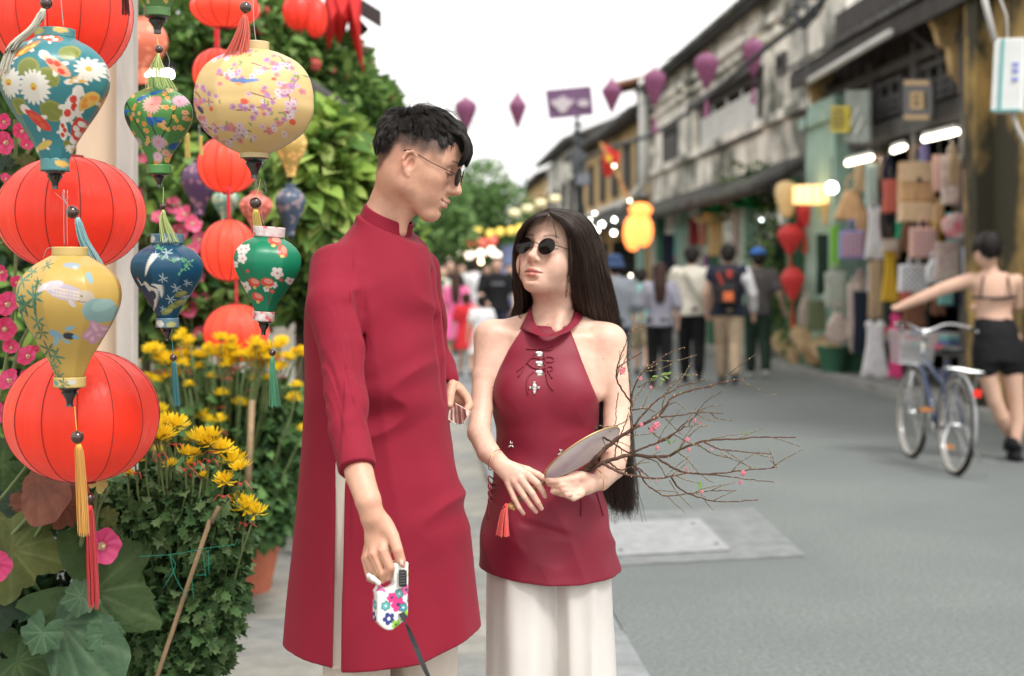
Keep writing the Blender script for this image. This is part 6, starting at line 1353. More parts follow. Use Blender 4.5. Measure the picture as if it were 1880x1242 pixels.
mb = MB(); c = W(290, 136, 5.6); mb.box(c, (.115, .06, .03)); mb.build('lit_panel', LIT('white_lit', (1, .97, .9), 8), bl, bevel=.008); mb = MB(); mb.box(c+Vector((0, 0, .03)), (.13, .08, .025)); mb.build('housing', BLK, bl); mb = MB(); mb.tube([c+Vector((0, 0, .03)), c+Vector((0, 0, .6))], .004, 5); mb.build('flex', BLK, bl)

# ------------------------------------------------------------ goods at the shop front
UG = 5.75
def tube_light(x0, y0, x1, y1, lab):
    t = thing('tube_light', lab, 'light', tuple(spt(U0-.35, x0, y0)), 'lit tubes under the shop beam'); mb = MB(); a, b = spt(U0-.35, x0, y0), spt(U0-.35, x1, y1); mb.tube([a, b], .032, 10); mb.build('tube', LIT('tube_lit', (1, .90, .72), 5), t, smooth=True)
    mb = MB(); a2, b2 = a+Vector((0, 0, .05)), b+Vector((0, 0, .05)); mb.tube([a2, b2], .03, 6); mb.build('batten', WHT2, t)
tube_light(1556, 300, 1600, 289, 'left tube light glowing over the fan shaped bag'); tube_light(1640, 277, 1660, 270, 'small middle tube light glowing under the beam'); tube_light(1697, 256, 1757, 242, 'right tube light, longest of the three')
def hang(name, label, cat, px0, py0, px1, py1, m, u=UG, kind='bag', th=.10, handle=True, extra=None, group=None):
    """a hanging article whose front fills the box in the photograph"""
    a = spt(u, px0, py1); b = spt(u, px1, py1); zt_ = (spt(u, (px0+px1)/2, py0)).z; zb = (spt(u, (px0+px1)/2, py1)).z
    c = (a+b)/2; vdir = (b-a); vdir.z = 0; Lx = vdir.length
    # seen along the street the goods hang facing it: width lies across the line of sight
    ctr = (a+b)/2; dd = ctr.y; w_ = (px1-px0)*dd/FPX; X = Vector((1, 0, 0)); Y = Vector((0, 1, 0)); h = zt_-zb
    t = thing(name, label, cat, (ctr.x, ctr.y, zb), group)
    Q = lambda x, z, y=0: Vector((ctr.x+x*w_*.5, ctr.y+y, zb+z*h))
    if kind == 'bag': o = [(-1, 0), (1, 0), (.94, 1), (-.94, 1)]
    elif kind == 'fan': o = [(-1, 0), (-.5, -.06), (.5, -.06), (1, 0), (.35, 1), (-.35, 1)]
    elif kind == 'tote': o = [(-.9, 0), (.9, 0), (1, 1), (-1, 1)]
    elif kind == 'dress': o = [(-1, 0), (-.3, .03), (.4, -.02), (1, .02), (.6, .55), (.55, .8), (.7, .95), (.35, 1), (.12, .93), (-.12, .93), (-.35, 1), (-.7, .95), (-.55, .8), (-.6, .55)]
    elif kind == 'cloth': o = [(-1, .03), (-.4, -.02), (.3, .03), (1, 0), (.85, .5), (.9, 1), (-.9, 1), (-.8, .5)]
    elif kind == 'disc': o = [(cos(2*pi*i/20), .5+.5*sin(2*pi*i/20)) for i in range(20)]
    elif kind == 'sack': o = [(-.75, 0), (.75, 0), (1, .25), (.9, .6), (.3, 1), (-.3, 1), (-.9, .6), (-1, .25)]
    mb = MB(); n = len(o); lay_ = []
    for y_, s_ in ((-th/2, .88), (-th*.35, 1), (th*.35, 1), (th/2, .88)):
        cxm = sum(p[0] for p in o)/n; czm = sum(p[1] for p in o)/n; lay_ += [Q(cxm+(x-cxm)*s_, czm+(z-czm)*s_, y_) for x, z in o]
    Fc = [tuple(range(n)), tuple(range(4*n-1, 3*n-1, -1))]
    for j in range(3): Fc += [(j*n+(i+1) % n, j*n+i, (j+1)*n+i, (j+1)*n+(i+1) % n) for i in range(n)]
    mb.add(lay_, Fc); mb.build({'bag': 'bag_body', 'fan': 'bag_body', 'tote': 'bag_body', 'sack': 'bag_body', 'dress': 'garment', 'cloth': 'cloth', 'disc': 'disc'}[kind], m, t)
    if handle and kind in ('bag', 'fan', 'tote', 'sack'):
        mb = MB(); hh_ = .35*w_/max(h, .01); mb.tube(catmull([Q(-.3, .98), Q(-.26, 1+hh_*.8), Q(0, 1+hh_*1.3), Q(.26, 1+hh_*.8), Q(.3, .98)], 12), .012, 6); mb.build('handle', m, t, smooth=True)
    else:
        mb = MB(); mb.tube([Q(0, .97), Q(0, .97)+Vector((0, 0, .18))], .006, 5); mb.build('hanger', CHRM, t)
    if extra: extra(t, Q, th)
    return t
WIC = mat('wicker', (.58, .36, .19), .75, var=.15, vscale=25, bump=.8, bscale=70); WIC2 = mat('pale_wicker', (.66, .48, .31), .75, var=.12, vscale=25, bump=.8, bscale=70); STRW = mat('straw', (.60, .44, .26), .8, var=.15, vscale=18, bump=.8, bscale=50)
def checks(c1, c2, nx=6, nz=6):
    def fn(t, Q, th):
        for i in range(nx):
            for j in range(nz):
                mb = MB(); x = -.82+1.64*(i+.5)/nx; z = .08+.84*(j+.5)/nz; s_ = .82/nx*.55; mb.prism([Q(x-s_, z-.30/nz, -th/2-.004), Q(x+s_, z-.30/nz, -th/2-.004), Q(x+s_, z+.30/nz, -th/2-.004), Q(x-s_, z+.30/nz, -th/2-.004)], (0, .01, 0)); mb.build('check', c1 if (i+j) % 2 else c2, t)
    return fn
def flapbag(t, Q, th):
    mb = MB(); mb.prism([Q(-.96, .5, -th/2-.02), Q(.96, .5, -th/2-.02), Q(.92, 1, -th/2-.02), Q(-.92, 1, -th/2-.02)], (0, .03, 0)); mb.build('flap', WIC2, t, bevel=.006); mb = MB(); mb.ball(Q(0, .55, -th/2-.03), .03, 8); mb.build('clasp', WOOD, t)
LAV = mat('lavender', (.28, .25, .52), .7); ORG = mat('orange_weave', (.70, .36, .16), .7); LPK = mat('pale_pink_weave', (.66, .40, .34), .7); GRW = mat('bright_green', (.20, .52, .06), .7); EMG = mat('emerald_cloth', (.02, .33, .16), .7); CRL = mat('coral_cloth', (.66, .16, .12), .8); MUS = mat('mustard_yellow', (.66, .42, .04), .8); TAN = mat('tan_cloth', (.42, .31, .19), .85, var=.1); BKW = mat('black_weave', (.10, .10, .10), .8); OLV = mat('olive_bag', (.16, .18, .10), .8); SAGE = mat('sage_fabric', (.40, .44, .37), .85, var=.15, vscale=14); CRMF = mat('cream_fabric', (.60, .55, .44), .85, var=.2, vscale=16, col2=(.45, .30, .30)); MAG = mat('magenta_cloth', (.70, .06, .22), .8)
for a in (('handbag', 'brown wicker flap bag hanging highest in the middle', 'bag', 1650, 298, 1718, 372, WIC, 5.73, 'bag', .16, True, flapbag), ('handbag', 'pale wicker box bag just under the brown flap bag', 'bag', 1650, 372, 1714, 408, WIC2, 5.68, 'bag', .16, False, None),
      ('handbag', 'narrow brown bag right of the pale wicker box bag', 'bag', 1714, 374, 1732, 414, WIC, 5.75, 'tote', .08, True, None), ('handbag', 'small orange woven bag left of the fan shaped bag', 'bag', 1514, 372, 1534, 412, ORG, 5.7, 'bag', .08, True, None), ('handbag', 'white string bag above the chequered black one', 'bag', 1700, 476, 1728, 520, WHC, 5.65, 'sack', .08, True, None), ('handbag', 'teal bag under the pink and lavender one', 'bag', 1722, 520, 1750, 560, TEA, 5.66, 'tote', .08, True, None),
          ('handbag', 'brown round bag at the top of the rack', 'bag', 1606, 300, 1628, 330, TAN, 5.8, 'disc', .08, False, None), ('handbag', 'purple bag high by the right tube light', 'bag', 1690, 268, 1704, 298, LAV, 5.8, 'tote', .08, True, None), ('handbag', 'cream lace bag low behind the white skirt', 'bag', 1560, 600, 1584, 648, CRMF, 5.66, 'sack', .08, True, None), ('handbag', 'dark green bag between the tan skirt and mustard dress', 'bag', 1604, 590, 1622, 640, OLV, 5.7, 'tote', .08, True, None),
          ('handbag', 'fan shaped wicker bag under the left tube light', 'bag', 1532, 350, 1596, 402, WIC, 5.73, 'fan', .14, True, None), ('handbag', 'lavender and orange chequered bag', 'bag', 1541, 424, 1588, 476, LAV, 5.63, 'bag', .10, True, checks(ORG, LPK, 5, 5)),
          ('handbag', 'pink and lavender chequered bag', 'bag', 1670, 418, 1722, 474, LPK, 5.63, 'bag', .10, True, checks(LAV, ORG, 6, 6)), ('handbag', 'black and white chequered bag with green rim', 'bag', 1650, 486, 1706, 536, WHC, 5.58, 'bag', .10, True, checks(BKW, WHC, 9, 8)),
          ('handbag', 'cream tote bag hanging beside the brown flap bag', 'bag', 1728, 285, 1765, 372, CRMF, 5.73, 'tote', .08, True, None), ('handbag', 'brown leather bag beside the mossy wall', 'bag', 1740, 275, 1762, 340, TAN, 5.63, 'sack', .08, True, None),
          ('handbag', 'sage green patterned tote bag', 'bag', 1515, 500, 1552, 566, SAGE, 5.53, 'tote', .10, True, None), ('handbag', 'olive green tall bag hanging low', 'bag', 1482, 552, 1516, 608, OLV, 5.48, 'bag', .10, True, None), ('handbag', 'cream floral bag hanging low behind the sage tote', 'bag', 1518, 575, 1560, 630, CRMF, 5.48, 'sack', .14, True, None),
          ('handbag', 'cream shoulder bag on the mint pillar', 'bag', 1466, 545, 1490, 600, CRMF, 5.50, 'sack', .12, True, None), ('handbag', 'cream patterned bag right of the sage tote', 'bag', 1556, 520, 1580, 620, CRMF, 5.53, 'tote', .10, True, None), ('handbag', 'round fabric flower bag of many colours', 'bag', 1730, 392, 1785, 440, mat('patchwork', (.62, .10, .14), .8, var=.2, vscale=9, col2=(.62, .60, .55)), 5.58, 'disc', .1, False, None),
          ('handbag', 'pale pink bag by the mossy wall', 'bag', 1770, 310, 1790, 390, LPK, 5.68, 'tote', .08, True, None), ('handbag', 'small cream bag under the brown leather bag', 'bag', 1730, 345, 1760, 376, CRMF, 5.58, 'bag', .08, False, None)):
    hang(*a)
for a in (('garment', 'coral top hanging under a white flower', 'clothes', 1620, 330, 1648, 392, CRL, 5.78, 'cloth'), ('garment', 'pale teal scarf hanging beside the coral top', 'clothes', 1588, 300, 1612, 380, mat('pale_teal_cloth', (.45, .56, .50), .8), 5.68, 'cloth'), ('garment', 'white blouse hanging left of the black shorts', 'clothes', 1588, 378, 1622, 476, WHC, 5.68, 'dress'),
          ('garment', 'black shorts under the coral top', 'clothes', 1624, 393, 1646, 440, BLK, 5.78, 'cloth'), ('garment', 'emerald green cloth behind the pale wicker bag', 'clothes', 1644, 406, 1672, 440, EMG, 5.83, 'cloth'), ('garment', 'mustard yellow dress hanging right of the tan skirt', 'clothes', 1618, 455, 1650, 555, MUS, 5.68, 'dress'),
          ('garment', 'tan skirt left of the mustard dress', 'clothes', 1594, 480, 1620, 585, TAN, 5.58, 'cloth'), ('garment', 'navy trousers hanging left of the tan skirt', 'clothes', 1566, 535, 1594, 650, NAVY, 5.58, 'cloth'), ('garment', 'white lace skirt hanging low near the kerb', 'clothes', 1582, 588, 1632, 692, WHC, 5.48, 'dress'),
          ('garment', 'magenta dress by the bicycle basket', 'clothes', 1632, 575, 1656, 694, MAG, 5.48, 'dress'), ('garment', 'bright green scarf beside the chequered bag', 'clothes', 1524, 415, 1542, 492, GRW, 5.58, 'cloth'), ('garment', 'dark net bag of cloth beside the mint pillar', 'clothes', 1498, 430, 1522, 540, DGR, 5.48, 'cloth'),
          ('garment', 'cream top in the middle of the rack', 'clothes', 1618, 440, 1650, 462, CRMF, 5.63, 'cloth'), ('garment', 'pale blue folded cloths behind the woman\'s arm', 'clothes', 1766, 455, 1800, 530, mat('pale_blue_cloth2', (.40, .46, .58), .8), 5.68, 'cloth'), ('garment', 'white floral cloth above the woman\'s arm', 'clothes', 1716, 445, 1764, 515, CRMF, 5.63, 'cloth'),
          ('garment', 'navy cloth right of the white floral one', 'clothes', 1764, 500, 1790, 560, NAVY, 5.73, 'cloth'), ('garment', 'red hanging cloth at the green shop front', 'clothes', 1462, 380, 1486, 420, REDC, 5.68, 'cloth'), ('garment', 'orange cloth on the ochre wall', 'clothes', 1782, 300, 1800, 420, mat('rust_cloth', (.50, .20, .12), .8), 5.78, 'cloth'), ('garment', 'brown cloth low behind the basket', 'clothes', 1655, 555, 1700, 600, mat('brown_cloth', (.22, .10, .06), .8), 5.68, 'cloth')):
    hang(*a, th=.07, handle=False)
for x, y, lb in ((1634, 325, 'white cloth flower above the coral top'),): 
    t = thing('cloth_flower', lb, 'flower', tuple(spt(5.9, x, y))); mb = MB(); mb.ball(spt(5.88, x, y), (.09, .05, .09), 12); mb.build('petals', WHC, t, smooth=True); mb = MB(); mb.ball(spt(5.84, x, y), .03, 8); mb.build('centre', CRMF, t)
RC = [('coral', CRL), ('cream', CRMF), ('mustard', MUS), ('tan', TAN), ('white', WHC), ('teal', TEA), ('brown', mat('brown_cloth')), ('wicker', WIC), ('pink', LPK), ('navy', NAVY)]
rq = np.random.RandomState(12)
for r_, (y0, h_, nm) in enumerate(((292, 74, 'upper'), (392, 84, 'middle'), (492, 92, 'lower'))):
    for i in range(8):
        cn_, cm = RC[(i*3+r_*4) % 10]; x = 1548+i*29+rq.uniform(-5, 5); k_ = ['cloth', 'dress', 'tote', 'sack'][(i+r_*3) % 4]; yy = y0+rq.uniform(-10, 10)
        hang('hanging_goods', '%s %s at the back of the stall, %s row, %s' % (cn_, {'cloth': 'cloth', 'dress': 'garment', 'tote': 'tote bag', 'sack': 'soft bag'}[k_], nm, nth(i, 8)), 'clothes' if i % 2 else 'bag', x-12, yy, x+13, yy+h_*rq.uniform(.6, 1), cm, 5.82, k_, .07, False)
# straw hats and baskets on the kerb
def hat(u, x, y, r_, lab, m=STRW, tilt=70):
    p = spt(u, x, y); t = thing('straw_hat', lab, 'hat', tuple(p), 'straw hats stacked by the kerb'); M_ = Matrix.Rotation(R(tilt), 3, 'X'); mb = MB(); mb.lathe([(r_*.25, r_*.42), (r_*.42, r_*.36), (r_*.48, r_*.05), (r_*1.0, 0), (r_*1.0, -.012), (r_*.46, -.005)], p, 24, M_); mb.lathe([(0, r_*.43), (r_*.26, r_*.42)], p, 24, M_); mb.build('hat', m, t, smooth='auto')
for i, (x, y) in enumerate(((1475, 615), (1488, 632), (1502, 648), (1516, 640), (1455, 640), (1440, 628), (1530, 655), (1468, 650))): hat(5.62, x, y, .20, ['straw hat leaning highest on the kerb', 'straw hat second from the top of the leaning row', 'straw hat in front of the green plinth', 'straw hat just below the floral bag', 'straw hat lying lowest left on the kerb', 'greyish straw hat farthest left', 'straw hat nearest the white lace skirt', 'straw hat between the two lowest ones'][i], tilt=60+i*4)
bt = thing('basket', 'round straw basket standing on the kerb under the bags', 'basket', tuple(spt(5.8, 1510, 668))); mb = MB(); p = spt(5.65, 1508, 668); mb.lathe([(0, 0), (.20, 0), (.30, .22), (.28, .22), (.19, .02), (0, .02)], p, 28); mb.build('basket', WIC, bt, smooth='auto'); mb = MB(); mb.tube(catmull([p+Vector((-.27, 0, .2)), p+Vector((-.15, 0, .48)), p+Vector((.15, 0, .48)), p+Vector((.27, 0, .2))], 12), .014, 6); mb.build('handle', WIC, bt, smooth=True)
# table and crates under the goods
tbq = thing('display_table', 'low wooden display table behind the hanging clothes', 'table', tuple(spt(5.95, 1690, 640))); c = S(6.1, sv(6.1, 1700), .55); mb = MB(); mb.box(c, (.5, 3.2, .06), ZR); mb.build('table_top', WOOD2, tbq)
for a, b in ((.2, 1.5), (-.2, 1.5), (.2, -1.5), (-.2, -1.5)): mb = MB(); mb.box(c+Vector((a, b, -.24)), (.06, .06, .44), ZR); mb.build('leg', WOOD2, tbq)
for i in range(9):
    t = thing('folded_clothes', 'stack of folded clothes on the display table, number %s from the street end' % ['first', 'second', 'third', 'fourth', 'fifth', 'sixth', 'seventh', 'eighth', 'ninth'][i], 'clothes', tuple(c+Vector((-.1, -1.4+i*.35, .03))), 'folded clothes on the display table'); 
    for j in range(3): mb = MB(); mb.box(c+Vector((-.05, -1.4+i*.35, .06+j*.06)), (.36, .28, .055), ZR); mb.build('folded_cloth', [CRL, WHC, MAG, BLU_, MUS, CRMF, TEA, BLK, LPK][(i*2+j*3) % 9], t, bevel=.015)
# red lanterns, lit shade and hats at the green frontage
def diamond_red(x, y, hw, h, lab, u=5.4):
    p = spt(u, x, y); k = p.y/FPX; t = thing('silk_lantern', lab, 'lantern', tuple(p+Vector((0, 0, h*.5*k)))); pr = [(.15, .5), (.6, .44), (1, .2), (.92, .05), (.3, -.42), (.16, -.5)]; mb = MB(); mb.lathe([(r_*hw*k, z*h*k) for r_, z in pr], p, 12); mb.build('silk_shade', mat('rosy_silk', (.50, .045, .05), .5, emit=(.6, .05, .04), estr=.12, backlit=.2), t)
    mb = MB(); mb.tube([p+Vector((0, 0, h*.5*k)), p+Vector((0, 0, h*.5*k+.5))], .008, 4); mb.build('cord', BLK, t); mb = MB(); mb.tube([p-Vector((0, 0, h*.5*k)), p-Vector((0, 0, h*.5*k+.12)), p-Vector((0, 0, h*.5*k+.38))], [.01, .02, .04], 7); mb.build('tassel', mat('brick_thread', (.45, .07, .03), .6), t)
diamond_red(1451, 440, 25, 56, 'rosy red lantern, upper of the two by the mint pillar'); diamond_red(1455, 522, 23, 62, 'rosy red lantern, lower of the two by the mint pillar'); diamond_red(1478, 395, 16, 44, 'dark red lantern half behind the mint pillar', 5.6)
p = spt(5.35, 1444, 366); t = thing('silk_lantern', 'cream lantern hanging left of the lit yellow shade', 'lantern', tuple(p)); k = p.y/FPX; mb = MB(); mb.lathe([(r_*22*k, z*66*k) for r_, z in ((.3, .5), (.8, .42), (1, .2), (.9, 0), (.55, -.4), (.4, -.5))], p, 12); mb.build('silk_shade', mat('cream_silk', (.62, .46, .24), .6, emit=(.8, .5, .2), estr=.12), t, smooth=True); mb = MB(); mb.tube([p+Vector((0, 0, .2)), p+Vector((0, 0, .8))], .008, 4); mb.build('cord', BLK, t)
p = spt(5.5, 1492, 358); t = thing('lamp', 'lit yellow woven drum lamp at the mint pillar', 'lamp', tuple(p)); k = p.y/FPX; mb = MB(); mb.lathe([(36*k, -16*k), (36*k, 16*k)], p, 28); mb.build('drum_shade', LIT('amber_lit', (1, .52, .12), 1.3), t, smooth='auto')
for i in range(14): a = 2*pi*i/14; mb = MB(); mb.tube([p+Vector((cos(a)*36.5*k, sin(a)*36.5*k, -16*k)), p+Vector((cos(a)*36.5*k, sin(a)*36.5*k, 16*k))], .008, 4); mb.build('shade_rib', WIC, t)
p = spt(5.3, 1527, 345); t = thing('light_bulb', 'bare white bulb at the right end of the yellow drum lamp', 'light', tuple(p)); mb = MB(); mb.ball(p, .075, 12); mb.build('globe', MATS['white_lit'], t, smooth=True); mb = MB(); mb.tube([p, p+Vector((0, 0, .4))], .008, 5); mb.build('flex', BLK, t)
GH = mat('green_felt', (.03, .40, .13), .7); SH_ = mat('sand_felt', (.58, .42, .20), .8)
for x, y, lb, m_ in ((1314, 384, 'bright green hat, left of the pair on top of the rack', GH), (1378, 374, 'bright green hat, right of the pair on top of the rack', GH), (1306, 402, 'sand coloured hat under the left green one', SH_), (1345, 368, 'sand coloured hat between the green ones', SH_)): hat(5.5, x, y, .34, lb, m_, 15)
for i, (x0, y0, x1, y1, m_, lb) in enumerate(((1300, 405, 1330, 470, SH_, 'sand coloured cloak hanging at the green shop'), (1342, 385, 1372, 470, CRMF, 'cream blouse hanging at the green shop'), (1238, 410, 1262, 470, TEA, 'teal cloth hanging left of the cream shirt man'), (1264, 400, 1284, 450, mat('dark_red_cloth', (.25, .03, .03), .8), 'dark red cloth in the shop mouth'), (1284, 395, 1300, 450, mat('rust_cloth'), 'rust cloth in the shop mouth'), (1214, 430, 1240, 500, NAVY, 'navy cloth in the shop mouth'), (1420, 420, 1440, 480, DGR, 'dark green hanging plant cloth'), (1290, 470, 1320, 520, mat('purple_cloth', (.2, .07, .25), .8), 'purple cloth behind the backpack man'))): hang('garment', lb, 'clothes', x0, y0, x1, y1, m_, 5.6, 'cloth', .08, False)
cr = thing('climbing_plant', 'dark green creeper on the green shop front behind the blue cap', 'plant', tuple(spt(5.7, 1430, 640))); cs = [(spt(5.7, x, y), (.35, .45, .5)) for x, y in ((1400, 350), (1425, 400), (1440, 460), (1425, 520), (1440, 580), (1430, 610), (1470, 600), (1410, 470), (1350, 350))]
P_, Dr = blob_pts(cs, 1500, 31, .2); leaf_cloud('creeper_leaves', P_, .12, GR1+GRD, LEAFM, cr, 'oval', 31, .3, dirs=Dr); mb = MB(); mb.tube([spt(5.95, 1430, 650), spt(5.95, 1435, 500), spt(5.95, 1410, 360)], .02, 5); mb.build('stem', BARK, cr)
gp = thing('pot', 'green glazed plant pot at the foot of the mint pillar', 'pot', tuple(spt(5.8, 1520, 690))); p = spt(5.6, 1530, 690); mb = MB(); mb.lathe([(0, 0), (.15, 0), (.22, .30), (.24, .36), (.21, .36), (0, .33)], Vector((p.x, p.y, .105)), 24); mb.build('glazed_body', GRN, gp, smooth='auto')
# ------------------------------------------------------------ heads
SKIN = mat('skin', (.60, .36, .25), .46, vcol=True, sss=.12, bump=.08, bscale=700, spec=.42, var=.06, vscale=75, detail=6)
def basis(yaw, pitch, roll=0):
    """yaw 0 looks at the camera, + turns towards the image's right; pitch + looks up. columns: forward, left, up"""
    f0 = Vector((sin(yaw), -cos(yaw), 0)); l = Vector((cos(yaw), sin(yaw), 0))
    f = f0*cos(pitch)+Vector((0, 0, 1))*sin(pitch); u = f.cross(l)
    l2 = l*cos(roll)+u*sin(roll); u2 = u*cos(roll)-l*sin(roll)
    return np.array([list(f), list(l2), list(u2)]).T
class Head:
    def __init__(s, F, C, M, sc): s.F, s.C, s.M, s.s = F, _v(C), M.astype(np.float32), sc
    def w(s, p): return s.C+s.M @ (np.array(p, dtype=np.float32)*s.s)
    def loc(s, V): return ((V-s.C) @ s.M)/s.s
    def e(s, c, r, k=.01, op='u', rot=None):
        M = s.M if rot is None else s.M @ np.array(rot.to_3x3() if hasattr(rot, 'to_3x3') else rot, dtype=np.float32)
        s.F.ell(s.w(c), [x*s.s for x in r], M, k*s.s, op)
    def c(s, a, b, ra, rb=None, k=.01, op='u'): s.F.cap(s.w(a), s.w(b), ra*s.s, (rb if rb is not None else ra)*s.s, k*s.s, op)
    def both(s, fn):
        for q in (1, -1): fn(q)
def build_head(F, C, M, sc, male=True, smile=0.0):
    H = Head(F, C, M, sc); e, c = H.e, H.c
    ch = 0 if male else .0125
    e((-.004, 0, .044), (.093, .075, .082), .01)
    e((.036, 0, .048), (.056, .063, .050), .03)
    e((.038, 0, -.012), (.050, .060, .074), .035)
    jw = .052 if male else .046
    for q in (1, -1):
        c((.004, q*jw, -.046), (.066, q*.016, -.090+ch), .014, .013, .032)      # jaw line
        c((.004, q*.062, -.005), (.008, q*jw, -.046), .014, .014, .03)
        e((.056, q*.040, -.012), (.026, .021, .021), .022)                    # cheekbone
        e((.058, q*.030, -.042), (.024, .020, .026), .02)                     # cheek
        c((.090, q*.010, .030), (.066, q*.050, .026), .008, .007, .018)       # brow
    e((.074, 0, -.088+ch), (.019, .021, .017), .018)
    e((.074, 0, -.055), (.022, .030, .026), .02)
    for q in (1, -1): e((.101, q*.0335, .011), (.020, .0165, .0115), .014, 's')   # socket
    for q in (1, -1):
        e((.0775, q*.031, .010), (.0115, .0150, .0125), .004)                 # eyeball under a lid
        c((.0875, q*.022, .0065), (.0865, q*.040, .0075), .0018, .0015, .003)
    # nose
    c((.080, 0, .022), (.092, 0, -.020), .012, .014, .012)
    c((.0915, 0, .022) if male else (.089, 0, .020), (.1105, 0, -.018), .0075 if male else .0068, .0078, .010)
    e((.1125, 0, -.0235), (.0095, .0095, .0085), .008)
    c((.092, 0, -.036), (.108, 0, -.0285), .006, .005, .006)
    for q in (1, -1):
        e((.0985, q*.0125, -.0275), (.0105, .0068, .0072), .006)
        e((.1035, q*.0062, -.0348), (.0050, .0028, .0030), .002, 's')
    # lips
    wd = .0235+smile*.002; up = smile*.006
    U = [(.0885-smile*.003, -wd, -.0575+up), (.0965, -.012, -.0535), (.0995, -.004, -.0515), (.0985, 0, -.0530), (.0995, .004, -.0515), (.0965, .012, -.0535), (.0885-smile*.003, wd, -.0575+up)]
    Lw = [(.0880-smile*.003, -wd+.002, -.0590+up), (.0945, -.013, -.0635), (.0970, 0, -.0655), (.0945, .013, -.0635), (.0880-smile*.003, wd-.002, -.0590+up)]
    rU = [.0016, .0040, .0046, .0044, .0046, .0040, .0016]; rL = [.0016, .0046, .0056, .0046, .0016]
    for i in range(6): c(U[i], U[i+1], rU[i], rU[i+1], .004)
    for i in range(4): c(Lw[i], Lw[i+1], rL[i], rL[i+1], .004)
    G = [(.0905-smile*.003, -wd-.001, -.0580+up*1.1), (.1000, -.011, -.0588+smile*.001), (.1032, 0, -.0580), (.1000, .011, -.0588+smile*.001), (.0905-smile*.003, wd+.001, -.0580+up*1.1)]
    for i in range(4): c(G[i], G[i+1], .0013+smile*.0012, .0013+smile*.0012, .002, 's')
    e((.094, 0, -.0735), (.008, .014, .004), .010, 's')
    # ears
    for q in (1, -1):
        A = [(.006, .0690, -.012), (.008, .0725, .004), (.004, .0785, .019), (-.006, .0830, .025), (-.016, .0850, .019), (-.0200, .0850, .004), (-.0150, .0820, -.010), (-.0070, .0765, -.022), (.0005, .0735, -.027), (.003, .0705, -.020)]
        A = [(x+.009, q*y, z) for x, y, z in A]
        rr = [.003, .0032, .0034, .0036, .0038, .0036, .0036, .0042, .0050, .004]
        e((.003, q*.0745, -.001), (.0140, .0050, .0235), .006)
        for i in range(9): c(A[i], A[i+1], rr[i], rr[i+1], .003)
        e((.008, q*.0800, -.002), (.0080, .0075, .0125), .003, 's')
        e((.002, q*.0835, .011), (.0070, .0030, .0070), .004, 's')
        c((-.001, q*.0790, .008), (-.002, q*.0785, -.010), .0022, .0022, .004)
        c((.017, q*.0725, -.004), (.015, q*.0735, -.009), .0030, .0025, .003)
    return H
def face_colours(H, V, base, male=True, lipcol=(.50, .12, .10), smile=0.0):
    L = H.loc(V); c = np.tile(np.array(base, dtype=np.float32), (len(V), 1)).astype(np.float64)
    def mix(w, col, inside=True):
        nonlocal c
        c = c*(1-w[:, None])+np.array(col)*w[:, None]
    near = (np.abs(L) < .25).all(1)
    r = lambda p, rad: blob(L, p, rad)*near
    blush = sum(r((.07, q*.040, -.022), (.03, .02, .018)) for q in (1, -1)); mix(.28*np.clip(blush, 0, 1), (.62, .22, .16))
    mix(.22*np.clip(r((.115, 0, -.026), (.012, .014, .012)), 0, 1), (.62, .24, .17))
    mix(.3*np.clip(sum(r((-.01, q*.08, .0), (.025, .02, .03)) for q in (1, -1)), 0, 1), (.62, .20, .14))
    # lips
    up = smile*.006
    yy = np.clip(np.abs(L[:, 1])/.0235, 0, 1.3)
    zt = -.0482-.0085*yy**1.6+up*yy**2; zb = -.0698+.0110*yy**2.2+up*yy**2
    lip = near*(L[:, 0] > .075)*smoothstep(0, .0012, zt-L[:, 2])*smoothstep(0, .0016, L[:, 2]-zb)*(1-smoothstep(.95, 1.1, yy))
    mix(lip*(.55 if male else .8), lipcol)
    zg = -.0583+(up-.0)*yy**2
    gap = near*(L[:, 0] > .07)*np.exp(-((L[:, 2]-zg)/.0012)**2)*(1-smoothstep(.98, 1.12, yy))
    if smile > 0.3:
        teeth = gap*(yy < .72); mix(np.clip(teeth*1.6, 0, 1), (.72, .66, .58)); mix(np.clip(gap*(yy >= .72), 0, 1)*.9, (.16, .03, .03))
    else: mix(gap*.85, (.20, .03, .035))
    # brows
    for q in (1, -1):
        t = (np.abs(L[:, 1])-.012)/.036; on = (L[:, 1]*q > 0)*smoothstep(-.05, .1, t)*(1-smoothstep(.85, 1.05, t))
        zc = .0300+.006*np.sin(np.clip(t, 0, 1)*pi*.8); wd = .0038*(1-.5*np.clip(t, 0, 1))
        mix(near*on*(L[:, 0] > .04)*np.exp(-((L[:, 2]-zc)/wd)**2)*(.8 if male else .7), (.035, .022, .016))
        # lash line of a lowered lid
        ex = (np.abs(L[:, 1])-.031)/.014; zl = .0045+.003*ex**2
        mix(near*(L[:, 1]*q > 0)*(L[:, 0] > .06)*(np.abs(ex) < 1.15)*np.exp(-((L[:, 2]-zl)/.0016)**2)*.9, (.03, .018, .015))
        mix(near*(L[:, 1]*q > 0)*(L[:, 0] > .06)*np.exp(-(ex**2))*np.exp(-((L[:, 2]-.013)/.007)**2)*.25, (.38, .17, .11))
        for nq in (1,): mix(np.clip(r((.104, q*.0065, -.0355), (.004, .0032, .0025))*1.3, 0, 1)*.85, (.12, .04, .03))
    return c, L
